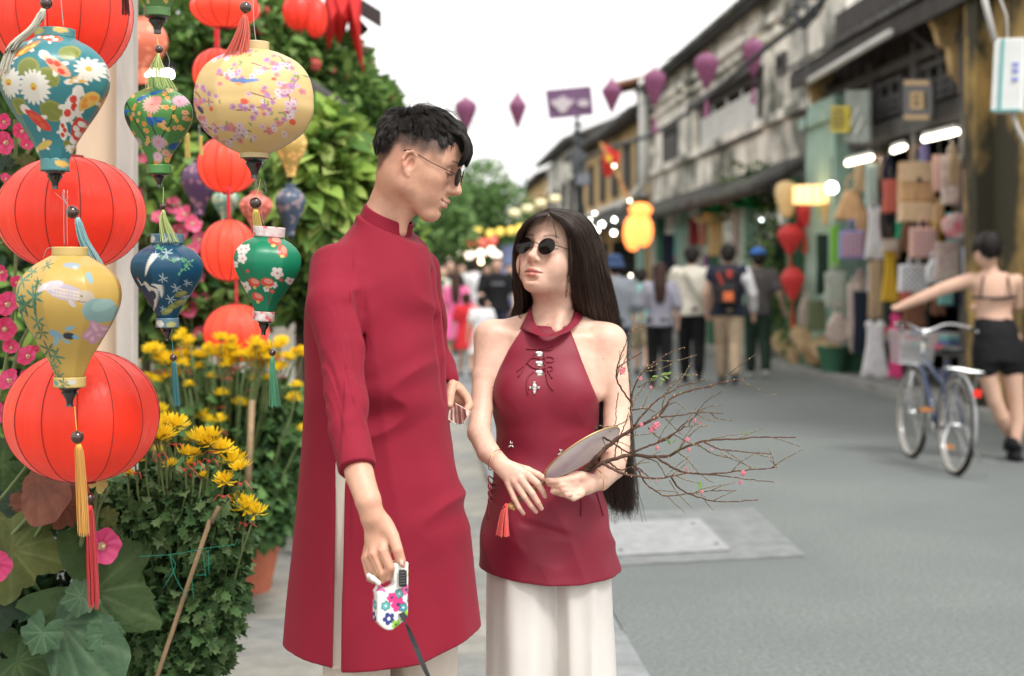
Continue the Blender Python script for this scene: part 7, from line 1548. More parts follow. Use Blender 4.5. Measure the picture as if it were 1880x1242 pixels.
# ------------------------------------------------------------ the man
man = thing('person', 'young man with faded black hair in a long crimson tunic, looking down at the woman', 'person', tuple(W(720, 512, 2.95))[:2]+(0,))
MC = W(760, 303, 2.93); MM = basis(R(84), R(-20), R(0)); MS = .925
mf = Field(); MH = build_head(mf, MC, MM, MS, True, .9)
mf.ell(MH.w((-.018, 0, -.03)), (.046, .050, .05), None, .03)
pchain(mf, [(744, 318, 2.95, 43), (722, 370, 2.965, 41), (705, 408, 2.97, 43), (698, 450, 2.97, 48), (700, 520, 2.98, 66)], .03, .006)
mf.cap(W(746, 330, 2.915), W(737, 424, 2.93), .012, .009, .03)      # neck muscle
mf.ell(W(741, 385, 2.94), (.016, .016, .02), None, .02)            # throat
# torso and thighs under the clothes
pchain(mf, [(700, 530, 2.98, 66), (700, 800, 2.98, 80)], .05)
# right arm and hand
ARM = [(622, 515, 2.88, 24), (628, 660, 2.77, 30), (641, 800, 2.68, 27), (660, 872, 2.635, 26), (676, 920, 2.60, 23.5), (683, 947, 2.60, 22)]
pchain(mf, ARM, .02, .004)
mf.ell(W(699, 982, 2.605), (.029, .016, .040), np.array(Matrix.Rotation(R(-12), 3, 'Y')), .018)
mf.ell(W(690, 996, 2.61), (.019, .014, .022), None, .012)
FG = [[(705, 990, 2.60, 10.5), (703, 1012, 2.585, 10.5), (716, 1042, 2.580, 9.3), (712, 1058, 2.590, 8.4), (705, 1062, 2.612, 8)],
      [(692, 994, 2.605, 10), (686, 1019, 2.590, 10), (700, 1051, 2.588, 9), (701, 1064, 2.600, 8.4), (696, 1066, 2.622, 7.5)],
      [(684, 996, 2.61, 9), (676, 1023, 2.602, 9), (688, 1055, 2.600, 8.4), (690, 1065, 2.612, 7.8), (686, 1066, 2.632, 7)],
      [(677, 998, 2.62, 8), (671, 1026, 2.618, 8), (677, 1051, 2.614, 7.6), (681, 1062, 2.625, 7), (679, 1063, 2.642, 6.5)]]
for f_ in FG: finger(mf, f_, .006)
for a, b in ((0, 1), (1, 2), (2, 3)):     # the grooves between the fingers
    G_ = [tuple((np.array(FG[a][i])+np.array(FG[b][i]))/2) for i in (1, 2, 3)]
    mf.chain([W(g[0], g[1], min(FG[a][i][2], FG[b][i][2])-.0065) for i, g in zip((1, 2, 3), G_)], [.0010, .0014, .0014], .005, .004, 's')
finger(mf, [(705, 962, 2.60, 12), (721, 984, 2.592, 11.5), (730, 1010, 2.582, 10), (735, 1028, 2.585, 9.6), (739, 1041, 2.59, 8)], .010)
mf.ell(W(737.5, 1035, 2.574), (.0055, .0015, .0075), np.array(Matrix.Rotation(R(-12), 3, 'Y')), .0008)   # thumb nail
# left forearm and hand
pchain(mf, [(788, 560, 3.09, 13), (796, 650, 3.10, 13), (822, 702, 3.04, 15)], .012, .004)
mf.ell(W(837, 722, 3.005), (.022, .016, .028), np.array(Matrix.Rotation(R(-28), 3, 'Y')), .012)
finger(mf, [(831, 706, 2.985, 9), (826, 726, 2.968, 8.6), (824.5, 744, 2.958, 7.6)], .006)
mf.ell(W(824.5, 743, 2.9485), (.0052, .0016, .0062), None, .0008)
finger(mf, [(846, 716, 2.99, 9), (858, 732, 2.988, 8), (862, 744, 2.978, 7.4), (857, 752, 2.968, 6.6)], .006)
finger(mf, [(848, 728, 3.0, 8), (858, 748, 3.0, 7.5), (855, 762, 2.995, 7), (846, 768, 2.985, 6.4)])
finger(mf, [(834, 728, 3.0, 8), (822, 744, 2.995, 7.6), (815, 753, 2.978, 7.4), (821, 758, 2.966, 6.5)])
finger(mf, [(836, 738, 3.01, 7), (824, 758, 3.0, 7), (816, 769, 2.984, 6.6), (823, 772, 2.973, 6)])
MSK = (.560, .305, .210)
def mcol(V):
    c, L = face_colours(MH, V, MSK, True, (.47, .14, .12), .9)
    # clipped hair on the sides and back: real hair colour showing through, fading towards the neck
    edge = .028+.10*np.clip(L[:, 0]-.0, 0, .05)-.075*smoothstep(-.03, -.075, L[:, 0])
    wv = smoothstep(-.016, .020, L[:, 2]-edge+.018*(noise3(L, 70, 3)-.5))*(L[:, 0] < .068)*(np.abs(L) < .2).all(1)
    wv = wv*(.80+.2*noise3(L, 600, 5))
    c = c*(1-wv[:, None]*.93)+np.array((.030, .022, .020))*wv[:, None]*.93
    c *= (1+.06*(noise3(V, 60, 2)-.5))[:, None]
    kn = sum(blob(V, W(*p), .012) for p in ((703, 1012, 2.575), (684, 1019, 2.578), (677, 1022, 2.59), (716, 1042, 2.575), (732, 1012, 2.575)))
    c = c*(1-.25*np.clip(kn, 0, 1)[:, None])+np.array((.50, .17, .11))*.25*np.clip(kn, 0, 1)[:, None]
    nl = sum(blob(V, W(*p), (.006, .004, .008)) for p in ((737.5, 1035, 2.572), (824.5, 745, 2.946)))
    nl = np.clip(nl*1.5, 0, 1)[:, None]; c = c*(1-.6*nl)+np.array((.72, .48, .42))*.6*nl
    return c
man_body = sdf_obj(mf, .0022, 'body', SKIN, man, None, mcol, 1)

CRIM = mat('crimson_cotton', (.215, .0085, .024), .74, bump=.22, bscale=2200, sheen=.06, spec=.2, var=.07, vscale=5, col2=None)
tun = Field()
tun.loft(px_rows([(395, 655, 750, 2.965, .062), (415, 648, 758, 2.97, .070), (437, 630, 772, 2.97, .085), (470, 602, 790, 2.97, .110), (530, 568, 799, 2.96, .126),
    (600, 560, 804, 2.95, .130), (700, 561, 813, 2.94, .132), (760, 559, 822, 2.95, .130), (830, 555, 836, 2.95, .136), (900, 549, 850, 2.95, .145),
    (1000, 540, 864, 2.95, .155), (1100, 530, 874, 2.95, .165), (1225, 522, 887, 2.95, .175)]), .01, ex=2.15,
    fold=lambda a, z: smoothstep(.92, .62, z)*(.020*np.sin(5*a+1.3+2*z)+.010*np.sin(11*a+3*z)))
pchain(tun, [(610, 490, 2.89, 42), (613, 560, 2.82, 49)], .04)
SLV = [(613, 560, 2.82, 49), (627, 640, 2.775, 39), (633, 715, 2.735, 35), (639, 790, 2.69, 32.5), (653, 866, 2.64, 32)]
pchain(tun, SLV, .006, .006)
pchain(tun, [(778, 492, 3.03, 28), (790, 600, 3.10, 24), (808, 668, 3.08, 19), (820, 698, 3.04, 18)], .015)
ax = (W(653, 866, 2.64)-W(639, 790, 2.69)).normalized()
cR = np.array(ax.to_track_quat('Z', 'Y').to_matrix())
tun.box(W(653, 864, 2.64)+ax*.045, (.06, .06, .046), cR, .001, .002, 's')
tun.box(W(825, 716, 3.03), (.03, .03, .016), np.array(Matrix.Rotation(R(25), 3, 'Y')), .001, .002, 's')
# front side slit, from the waist to the hem, and the creases
k_ = 2.82/FPX
P0 = W(624, 850, 2.81); P1 = W(619, 1240, 2.81)
m_ = (P0+P1)/2; tun.box(m_+Vector((0, .01, 0)), (.0092, .065, (P0-P1).length/2), np.array(Matrix.Rotation(math.atan2((P0-P1).x, (P0-P1).z), 3, 'Y')), .001, .003, 's')
tun.plane(W(698, 417, 2.92), Vector((.40, -.20, .90)), .004)
# hem line: cut the loft along a gently curved bottom
tun.add(lambda P: -(P[:, 2]-(HC-(1196-HY)*2.88/FPX)-np.interp(P[:, 0], [-.48, -.36, -.345, -.18, -.06], [.006, -.012, -.020, -.004, .036])), (-99,)*3, (99,)*3, .002, 'int')
for dd in (2.785, 2.81, 2.835):
    tun.chain([W(664, 500, dd+.02), W(668, 530, dd+.005), W(669, 570, dd), W(667, 650, dd-.02)], [.001, .0035, .005, .002], .008, .004, 's')
def crease(a, b, r, dep=1, k=.02): tun.cap(W(*a), W(*b), r, r*.6, k, 's' if dep > 0 else 'u')
for a, b, r in (((664, 545, 2.795), (668, 640, 2.80), .012), 
                ((668, 700, 2.795), (755, 655, 2.77), .006), ((664, 770, 2.79), (760, 730, 2.78), .005), ((800, 590, 2.92), (822, 730, 2.92), .007),
                ((795, 500, 2.93), (815, 660, 2.90), .005), ((640, 560, 2.765), (662, 700, 2.72), .004), ((700, 700, 2.785), (790, 690, 2.80), .005)):
    crease(a, b, r)
ax0 = np.array(W(612, 560, 2.82)); axd = np.array((W(652, 866, 2.625)-W(612, 560, 2.82)).normalized())
def sleeve_folds(P):
    q = P-ax0; t = q @ axd; dist = np.linalg.norm(q-t[:, None]*axd, axis=1)
    w_ = smoothstep(.085, .05, dist)*smoothstep(-.02, .06, t)*smoothstep(.34, .26, t)*(P[:, 1] < 2.86)
    n = noise3(np.stack([P[:, 0]*9+P[:, 2]*5, P[:, 1]*9, t*42+6*np.sin(P[:, 0]*30)], 1), 1.0, 4)
    amp = .0030+.0050*np.exp(-((t-.20)/.07)**2)
    return -w_*amp*(np.abs(2*n-1)*-1+.5)
tun.disp(sleeve_folds, (-.45, 2.5, .9), (-.2, 2.95, 1.45))
def body_folds(P):
    n = noise3(np.stack([P[:, 0]*13+P[:, 2]*2.5, P[:, 1]*10, P[:, 2]*4], 1), 1.0, 9)
    n2 = noise3(np.stack([P[:, 0]*5+P[:, 2]*9, P[:, 1]*4, P[:, 2]*13-P[:, 0]*8], 1), 1.0, 11)
    w_ = smoothstep(.75, 1.0, P[:, 2])*smoothstep(1.5, 1.3, P[:, 2])*(P[:, 0] > W(640, 0, 2.75).x); return -.009*(.5-np.abs(2*n-1))*(.3+.7*w_)-.014*(.5-np.abs(2*n2-1))*w_
tun.disp(body_folds)
tun.p.sort(key=lambda q: {'u': 0, 'disp': 1}.get(q[4], 2))
sdf_obj(tun, .0030, 'tunic', CRIM, man, None, None, 2)
# stand collar: a curved band with a notch at the front
def band(name, top, bot, thick, m, parent, closed=False):
    """top, bot: lists of world points along the two edges"""
    n = 48; T = catmull(top, n); B = catmull(bot, n); c = T.mean(0); V = []
    for i in range(n):
        for j in range(7):
            p = B[i]+(T[i]-B[i])*j/6; o = p-c; o[2] = 0; o /= np.linalg.norm(o)+1e-9
            V.append(p+o*thick*.5*(1-.0*(j/6)))
        for j in range(6, -1, -1):
            p = B[i]+(T[i]-B[i])*j/6; o = p-c; o[2] = 0; o /= np.linalg.norm(o)+1e-9
            V.append(p-o*thick*.5)
    k = 14; F = [[i*k+j, i*k+(j+1) % k, (i+1)*k+(j+1) % k, (i+1)*k+j] for i in range(n-1) for j in range(k)]
    return mesh_np(name, V, [np.array(F), np.array([list(range(k)), [ (n-1)*k+j for j in range(k-1, -1, -1)]])], m, parent)
def ring_px(pts): return [W(*p) for p in pts]
cf = Field(); A_, B_ = W(694, 455, 2.965), W(722, 372, 2.965); nA = (B_-A_).normalized()
cf.cap(A_, B_, .0625, .0535, .001)
cf.cap(A_-nA*.02, B_+nA*.02, .0560, .0470, .001, 's')
nT = Vector((.40, -.20, .90)).normalized()
cf.plane(W(706, 397, 2.92), nT, .0012); cf.plane(W(698, 431, 2.92), -nT, .0012)
cf.box(W(751, 412, 2.89), (.004, .03, .013), np.array(Matrix.Rotation(R(28), 3, 'Y')), .001, .002, 's')
sdf_obj(cf, .0018, 'collar', CRIM, man, None, None, 1)
# trousers and shoes
LIN = mat('cream_linen', (.56, .49, .42), .8, bump=.25, bscale=1300, var=.05, vscale=6)
trf = Field()
for sx, dd in ((656, 2.905), (778, 3.0)):
    trf.loft(px_rows([(800, sx-50, sx+40, dd, .085), (900, sx-58, sx+52, dd, .09), (1100, sx-66, sx+62, dd, .085), (1300, sx-58, sx+56, dd, .08), (1600, sx-52, sx+50, dd, .085), (1690, sx-52, sx+52, dd, .09)]), .012,
        fold=lambda a, z: .035*np.sin(4*a+z*3)+.02*np.sin(9*a+2))
sdf_obj(trf, .006, 'trousers', LIN, man, None, None, 2)
mb = MB(); mb.prism([W(616, 858, 2.848), W(630, 858, 2.842), W(626, 1228, 2.806), W(611, 1228, 2.812)], (0, .008, 0)); mb.build('slit_pale_strip', LIN, man)  # added linen strip that brightens the slit, trousers lie too deep
shf = Field()
for sx, dd in ((660, 2.93), (795, 3.0)):
    b0 = W(sx, 1700, dd); b0.z = .05
    shf.ell(b0+Vector((.06, -.05, 0)), (.13, .045, .045), np.array(Matrix.Rotation(R(-40), 3, 'Z')), .01)
shf.plane((0, 0, 0.004), (0, 0, -1)); 
sdf_obj(shf, .006, 'shoe', mat('black_leather', (.02, .02, .02), .4), man)

# hair
HBASE = mat('hair_root', (.008, .006, .0055), .9, spec=.05)
HAIRM = mat('black_hair', (.016, .0115, .0095), .42, spec=.5, aniso=.5, vcol=False)
def man_hair():
    rng = np.random.RandomState(5); N = 21000; Mseg = 9
    P = []
    C0 = np.array((-.003, 0, .043)); Rr = np.array((.092, .075, .082))
    while len(P) < N:
        d = rng.normal(size=3); d /= np.linalg.norm(d)
        if d[2] < -.35: continue
        p = C0+d*Rr
        edge = .069+.12*max(p[0], 0)-(.075*max(0, min(1, (-.035-p[0])/.05)))
        if p[0] > .070 and p[2] < .080: continue
        if p[2] < edge: continue
        P.append(p)
    P = np.array(P); cur = np.zeros((N, Mseg, 3))
    ctrs = P[rng.choice(N, 330, replace=False)]; cid = np.argmin(((P[:, None, :]-ctrs[None])**2).sum(2), axis=1)
    cr = rng.normal(size=(330, 4))
    for i in range(N):
        k = cid[i]; p0 = P[i]; g = ctrs[k]; p = p0; pc = p0*.68+g*.32
        n = (pc-C0)/Rr**2; n /= np.linalg.norm(n)
        crown = np.array((-.050, .0, .12)); v = pc-crown
        t = v-n*(v @ n); t /= np.linalg.norm(t)+1e-6
        fwd = np.array((1, -.15 if pc[1] < 0 else .2, -.1)); fwd -= n*(fwd @ n); fwd /= np.linalg.norm(fwd)
        wf = np.clip((pc[0]+.055)/.07, 0, 1)*np.clip((pc[2]-.06)/.05, .25, 1)
        t = t*(1-wf)+fwd*wf+np.array((cr[k, 0]*.22, cr[k, 1]*.30, 0)); t -= n*(t @ n); t /= np.linalg.norm(t)
        top = np.clip((pc[2]-.070)/.05, 0, 1); front = np.clip((pc[0]-.02)/.06, 0, 1)
        Ln = .018+.024*top+.026*front*top+.014*rng.rand()+.005*cr[k, 2]
        lift = .07+.20*top+.09*cr[k, 3]+.04*rng.rand()
        q = p.copy(); dirn = t+n*max(lift, .02); dirn /= np.linalg.norm(dirn); s_ = max(Ln, .01)/(Mseg-1)
        curl = .35*cr[k, 1]+rng.normal()*.05
        for m in range(Mseg):
            cur[i, m] = q+(g-p0)*(.30*m/(Mseg-1)*min(1, Ln/.03))
            q = q+dirn*s_
            nn = (q-C0)/Rr**2; rad = np.linalg.norm((q-C0)/Rr); nn /= np.linalg.norm(nn)
            dirn = dirn-nn*(.10+.05*front)+np.array((0, 0, -.02-.05*front))+np.array((0, curl*.12, 0))
            if rad < 1.04: dirn += nn*.25
            dirn /= np.linalg.norm(dirn)
    K = 1900; fl = np.zeros((K, Mseg, 3))
    for i in range(K):
        y = rng.uniform(-.056, .045); cl = round(y/.011)*.011; y = y*.40+cl*.60
        x0 = .050-.25*abs(y)+rng.uniform(-.014, .016); ph = noise3(np.array([[cl, 1, 1]]), 60, 1)[0]; ph2 = noise3(np.array([[cl, 5, 1]]), 60, 1)[0]
        zt = .113-9*y*y+rng.uniform(-.003, .004)
        ln = .55+.5*ph+.12*rng.rand()
        g = [(x0-.022, y, zt+.004), (x0+.012, y+.002, zt+.007), (.088+.007*ph2, y-.002, .090+.008*ph2), (.104+.008*ph2, y-.004+.008*(ph-.5), .068), (.102+.008*ph2, y-.012*ph+.010*(ph2-.5), .066-.034*ln)]
        fl[i] = catmull(g, Mseg)+rng.normal(size=3)*.0013
    cur = np.concatenate([cur, fl])
    rad = np.full((len(cur), Mseg), .00046); rad *= np.linspace(1.0, .3, Mseg)[None]
    Wc = (cur.reshape(-1, 3)*MS) @ MM.T+np.array(MC)
    V, F = strands_mesh(Wc.reshape(-1, Mseg, 3), rad, 3); mesh_np('hair', V, F, HAIRM, man)
    st = np.zeros((34, Mseg, 3))
    for i in range(34):
        a = rng.uniform(-.07, .03); y = rng.uniform(-.05, .05)
        st[i] = catmull([(a, y, .122-y*y*8), (a+.010+rng.normal()*.01, y, .136+rng.rand()*.006), (a+.030+rng.normal()*.012, y+rng.normal()*.01, .142+rng.normal()*.005), (a+.050+rng.normal()*.01, y+rng.normal()*.012, .132)], Mseg)
    Ws = (st.reshape(-1, 3)*MS) @ MM.T+np.array(MC); V, F = strands_mesh(Ws.reshape(-1, Mseg, 3), .00022, 3)
    mesh_np('stray_hair', V, F, HAIRM, man)
    cap = Field(); Hc = Head(cap, MC, MM, MS)
    Hc.e((-.003, 0, .045), (.0935, .077, .0835), .004); Hc.e((.036, 0, .056), (.056, .064, .050), .02)
    Hc.e((-.02, 0, .0), (.16, .12, .080), .004, 's'); Hc.e((.11, 0, .02), (.055, .12, .066), .01, 's')
    cap.disp(lambda P: -.003*(noise3(P, 90, 1)-.5))
    sdf_obj(cap, .0035, 'hair_base', HBASE, man)
man_hair()
# glasses
GLM = mat('dark_wire', (.03, .03, .032), .3, metal=.9)
def glasses(H, C, label, rl, gap, lensm, z=.010, x=.106, tilt=0.0, sq=1.0, wrap=.12):
    t = thing('sunglasses', label, 'sunglasses', tuple(C))
    for q in (1, -1):
        c0 = np.array((x, q*gap, z)); n = 36; ring = []
        ux = np.array((-q*0-wrap*1.0, q*1.0, 0)); ux = ux/np.linalg.norm(ux); uz = np.array((-.12, 0, 1.0)); uz /= np.linalg.norm(uz)
        for k in range(n+1):
            a = 2*pi*k/n; ex = 1/sq
            cx_, cz_ = cos(a), sin(a)
            ring.append(H.w(c0+ux*rl*abs(cx_)**ex*np.sign(cx_)+uz*rl*abs(cz_)**ex*np.sign(cz_)))
        mb = MB(); ctr = Vector(H.w(c0)); nn = Vector(H.M @ np.cross(ux, uz)).normalized()
        if nn.dot(Vector(H.M[:, 0])) < 0: nn = -nn
        rings = []
        V = [ctr+nn*.0012]; F = []
        for j in (1, 2, 3):
            for k in range(n): V.append(ctr+(Vector(ring[k])-ctr)*(j/3)+nn*(.0012*(1-(j/3)**2)))
        for k in range(n): F.append((0, 1+k, 1+(k+1) % n))
        for j in (0, 1):
            for k in range(n): F.append((1+j*n+k, 1+(j+1)*n+k, 1+(j+1)*n+(k+1) % n, 1+j*n+(k+1) % n))
        mb.add(V, F); V2 = [v-nn*.0013 for v in V]; mb.add(V2, [tuple(reversed(f)) for f in F])
        mb.build('lens', lensm, t, smooth=True)
        fm = MB(); fm.tube(ring, .00085, 6, cap=False); fm.build('rim', GLM, t, smooth=True)
        tm = MB(); o = c0+ux*rl*1.0+np.array((0, 0, .004))
        tm.tube([H.w(o), H.w(o+np.array((-.004, q*.004, .001))), H.w((.05, q*.072, z+.010)), H.w((.012, q*.0785, .0235)), H.w((.000, q*.0810, .0275)), H.w((-.016, q*.0820, .0200))], [.0009, .0009, .0007, .0009, .0016, .0016], 6)
        tm.build('temple', GLM, t, smooth=True)
    mb = MB(); g = gap-rl
    mb.tube([H.w((x+.0005, -g, z+.004)), H.w((x+.006, -g*.4, z+.0065)), H.w((x+.006, g*.4, z+.0065)), H.w((x+.0005, g, z+.004))], .0009, 6); mb.build('bridge', GLM, t, smooth=True)
    return t
LENM = mat('smoke_lens', (.012, .012, .013), .06, spec=.8, alpha=.80)
glasses(MH, MC, 'thin wire sunglasses with grey lenses low on the man\'s nose', .0195, .0315, LENM, z=.006, x=.108, sq=1.15)
# ------------------------------------------------------------ the woman
from mathutils.bvhtree import BVHTree
def bvh_of(o):
    me = o.data; n = len(me.vertices); V = np.zeros(n*3, dtype=np.float32); me.vertices.foreach_get('co', V); V = V.reshape(-1, 3)+np.array(origin(o))
    return BVHTree.FromPolygons([tuple(v) for v in V.tolist()], [tuple(p.vertices) for p in me.polygons])
def hit(tree, px, py, off=0.002, dflt=3.1):
    """the point of a surface the photograph shows at (px,py), lifted towards the viewer"""
    c = Vector((0, 0, HC)); d = (W(px, py, 3.0)-c).normalized(); r = tree.ray_cast(c, d)
    return (r[0]-d*off) if r[0] is not None else W(px, py, dflt)
wom = thing('person', 'young woman with long straight dark hair in a dark red halter top, holding branches', 'person', tuple(W(1010, 512, 3.2))[:2]+(0,))
WC = W(1021, 483, 3.20); WM = basis(R(-31), R(19), R(-3)); WS = .935
wf = Field(); WH = build_head(wf, WC, WM, WS, False, .28)
for q in (1, -1): WH.e((.062, q*.040, -.030), (.026, .022, .026), .02)
wf.ell(WH.w((-.02, 0, -.045)), (.05, .05, .055), None, .03)
pchain(wf, [(1024, 505, 3.225, 38), (1018, 545, 3.22, 37), (1014, 590, 3.215, 38), (1010, 625, 3.21, 46)], .025, .006)
wf.cap(W(1046, 530, 3.20), W(1022, 604, 3.155), .010, .006, .025)
# chest, shoulders
wf.loft(px_rows([(600, 960, 1062, 3.22, .050), (622, 915, 1100, 3.215, .066), (650, 908, 1105, 3.21, .080), (700, 908, 1098, 3.20, .092), (760, 912, 1092, 3.20, .088), (800, 918, 1086, 3.20, .083), (900, 905, 1100, 3.2, .095), (1000, 900, 1115, 3.2, .10)]), .02)
pchain(wf, [(1012, 597, 3.225, 27), (960, 604, 3.215, 25), (905, 618, 3.205, 26)], .03, .006)
pchain(wf, [(1015, 597, 3.225, 27), (1070, 606, 3.215, 25), (1118, 626, 3.205, 27)], .03, .006)
wf.cap(W(985, 622, 3.158), W(905, 610, 3.185), .004, .004, .03); wf.cap(W(1035, 622, 3.158), W(1115, 618, 3.185), .004, .004, .03)
wf.cap(W(905, 620, 3.20), W(912, 720, 3.17), .022, .018, .03); wf.cap(W(1112, 625, 3.20), W(1098, 720, 3.17), .022, .018, .03)
RA = [(900, 622, 3.20, 26), (888, 690, 3.17, 21), (884, 750, 3.14, 20.5), (879, 795, 3.10, 20.5), (896, 830, 3.04, 20), (917, 851, 3.00, 17.5)]
LA = [(1118, 630, 3.20, 27), (1131, 695, 3.185, 23.5), (1133, 760, 3.17, 25), (1131, 820, 3.13, 25.5), (1124, 858, 3.07, 23), (1103, 884, 3.00, 18)]
pchain(wf, RA, .03, .006); pchain(wf, LA, .03, .006)
# right hand, back of it towards the camera, long fingers spread downwards
wf.ell(W(938, 868, 2.985), (.034, .012, .023), np.array(Matrix.Rotation(R(33), 3, 'Y')), .014)
wf.ell(W(952, 874, 2.98), (.022, .010, .019), np.array(Matrix.Rotation(R(40), 3, 'Y')), .010)
WF = [[(955, 868, 2.985, 8), (969, 873, 2.975, 7.6), (987, 888, 2.972, 6.4), (996, 902, 2.978, 5.6), (1000, 912, 2.986, 4.6)],
      [(948, 872, 2.985, 8), (956, 880, 2.972, 7.6), (977, 906, 2.966, 6.3), (987, 922, 2.970, 5.5), (994, 934, 2.978, 4.4)],
      [(940, 874, 2.985, 8), (945, 885, 2.974, 7.2), (963, 912, 2.970, 6.0), (975, 929, 2.974, 5.3), (984, 940, 2.982, 4.3)],
      [(932, 872, 2.985, 8), (933, 888, 2.980, 6.6), (944, 915, 2.976, 5.5), (953, 932, 2.978, 4.9), (961, 943, 2.984, 4.0)]]
for f_ in WF: finger(wf, f_, .006)
finger(wf, [(944, 857, 2.995, 8), (968, 864, 3.0, 8), (988, 873, 3.0, 7.2), (1002, 882, 3.0, 6)], .008)
# left hand, closed on the stems, thumb along the fan's edge
wf.ell(W(1066, 888, 2.985), (.037, .019, .026), np.array(Matrix.Rotation(R(6), 3, 'Y')), .014)
wf.ell(W(1052, 900, 2.975), (.022, .015, .017), None, .010)
finger(wf, [(1072, 874, 2.975, 9), (1048, 880, 2.960, 8), (1026, 884, 2.955, 7), (1006, 883, 2.958, 5.5)], .008)
finger(wf, [(1055, 888, 2.965, 8.5), (1032, 893, 2.952, 7.2), (1016, 890, 2.965, 6.4), (1008, 888, 2.985, 6)], .004)
finger(wf, [(1055, 898, 2.965, 8.5), (1036, 900, 2.952, 7.5), (1016, 902, 2.965, 6), (1024, 905, 2.985, 6)], .004)
finger(wf, [(1058, 904, 2.965, 8.5), (1043, 908, 2.950, 7.5), (1030, 906, 2.965, 6.5), (1036, 905, 2.985, 6)], .004)
finger(wf, [(1066, 906, 2.965, 8.5), (1053, 914, 2.952, 7), (1042, 910, 2.968, 6)], .004)
for a, b in (((1062, 893, 2.948), (1030, 896, 2.943)), ((1062, 903, 2.950), (1034, 905, 2.942)), ((1064, 910, 2.953), (1044, 912, 2.946))):
    wf.cap(W(*a), W(*b), .0006, .0012, .004, 's')
wf.ell(W(1008, 880, 2.9515), (.0060, .0014, .0040), None, .0008)
WSK = (.655, .415, .315)
def wcol(V):
    c, L = face_colours(WH, V, WSK, False, (.46, .135, .11), .28)
    tips = sum(blob(V, W(*p), .010) for p in ((1000, 912, 2.98), (994, 934, 2.972), (984, 940, 2.976), (961, 943, 2.98), (1006, 883, 2.955)))
    tips = tips+.6*sum(blob(V, W(*p), .010) for p in ((969, 873, 2.965), (956, 880, 2.963), (945, 885, 2.965), (933, 888, 2.97), (1043, 908, 2.94), (1036, 900, 2.94), (1032, 893, 2.94)))
    tips = tips+.8*blob(V, W(862, 795, 3.09), .02)
    t = np.clip(tips, 0, 1)[:, None]*.3; c = c*(1-t)+np.array((.60, .22, .17))*t
    c *= (1+.05*(noise3(V, 50, 2)-.5))[:, None]
    for p, r_ in (((1006, 596, 3.15), .0011), ((1107, 658, 3.17), .0010), ((982, 519, 3.09), .0009)):
        k = np.clip(blob(V, W(*p), (r_*1.3, .03, r_*1.3))*1.4, 0, 1)[:, None]; c = c*(1-k*.7)+np.array((.10, .04, .03))*k*.7
    return c
sdf_obj(wf, .0020, 'body', SKIN, wom, None, wcol, 1)
# halter top
SAT = mat('dark_red_satin', (.20, .010, .028), .52, bump=.10, bscale=2500, sheen=.04, spec=.34, var=.05, vscale=6)
tp = Field()
def wfold(a, z):
    s_ = smoothstep(.95, .70, z); return s_*(.020*np.sin(4*a+.8+3*z)+.012*np.sin(9*a+1.9))+.006*np.sin(6*a+8*z)*smoothstep(1.3, 1.05, z)
tp.loft(px_rows([(596, 955, 1062, 3.215, .058), (622, 912, 1102, 3.212, .076), (655, 905, 1106, 3.205, .090), (700, 903, 1100, 3.20, .102), (745, 905, 1099, 3.20, .104), (790, 911, 1093, 3.20, .096), (835, 914, 1094, 3.20, .096), (880, 905, 1100, 3.20, .104),
    (930, 892, 1113, 3.20, .114), (985, 884, 1123, 3.20, .124), (1058, 877, 1138, 3.20, .134)]), .01, ex=2.25, fold=wfold)
tp.ell(W(957, 722, 3.135), (.052, .040, .048), None, .035); tp.ell(W(1050, 724, 3.135), (.052, .040, .048), None, .035)
zt = lambda py: HC-(py-HY)*3.2/FPX; xt = lambda px: (px-CX)*3.15/FPX
tp.add(lambda P: np.maximum(np.interp(P[:, 2], [zt(722), zt(705), zt(680), zt(640), zt(604)], [-9, xt(902), xt(914), xt(934), xt(957)])-P[:, 0],
    P[:, 0]-np.interp(P[:, 2], [zt(752), zt(738), zt(700), zt(660), zt(606)], [9, xt(1101), xt(1084), xt(1068), xt(1048)]))*.8, (-99,)*3, (99,)*3, .003, 'int')
tp.plane(W(1003, 611, 3.1), (0, -.2, 1), .003)
tp.add(lambda P: -(P[:, 2]-np.interp(P[:, 0], [xt(878), xt(897), xt(1000), xt(1060), xt(1137)], [zt(1036), zt(1041), zt(1053), zt(1055), zt(1047)])), (-99,)*3, (99,)*3, .002, 'int')
def top_folds(P):
    lo = smoothstep(1.15, .95, P[:, 2])
    n = noise3(np.stack([P[:, 0]*16+P[:, 2]*5, P[:, 1]*12, P[:, 2]*5], 1), 1.0, 3)
    n2 = noise3(np.stack([P[:, 0]*9-P[:, 2]*6, P[:, 1]*6, P[:, 2]*16+P[:, 0]*9], 1), 1.0, 6)
    return -.006*lo*(.5-np.abs(2*n-1))-.007*(.5-np.abs(2*n2-1))*smoothstep(1.2, 1.0, P[:, 2])
tp.disp(top_folds)
for a, b, r in (((1097, 800, 3.11), (1020, 850, 3.09), .004), ((908, 800, 3.12), (960, 850, 3.09), .004), ((960, 960, 3.08), (1040, 985, 3.075), .005), ((1000, 622, 3.12), (960, 640, 3.12), .0), ((1056, 900, 3.095), (1057, 1050, 3.07), .0012), ((1048, 745, 3.085), (1045, 860, 3.10), .0010)):
    if r: tp.cap(W(*a), W(*b), r, r, .012 if r > .002 else .002, 's')
tp.p.sort(key=lambda q: {'u': 0, 'disp': 1}.get(q[4], 2))
tob = sdf_obj(tp, .0026, 'halter_top', SAT, wom, None, None, 2)
TT = bvh_of(tob)
nb = MB()
tb = [(973, 572, 3.185), (983, 597, 3.146), (1003, 613, 3.125), (1028, 607, 3.130), (1048, 592, 3.155), (1056, 568, 3.205), (1040, 552, 3.262), (1013, 548, 3.275), (985, 553, 3.262), (973, 572, 3.185)]
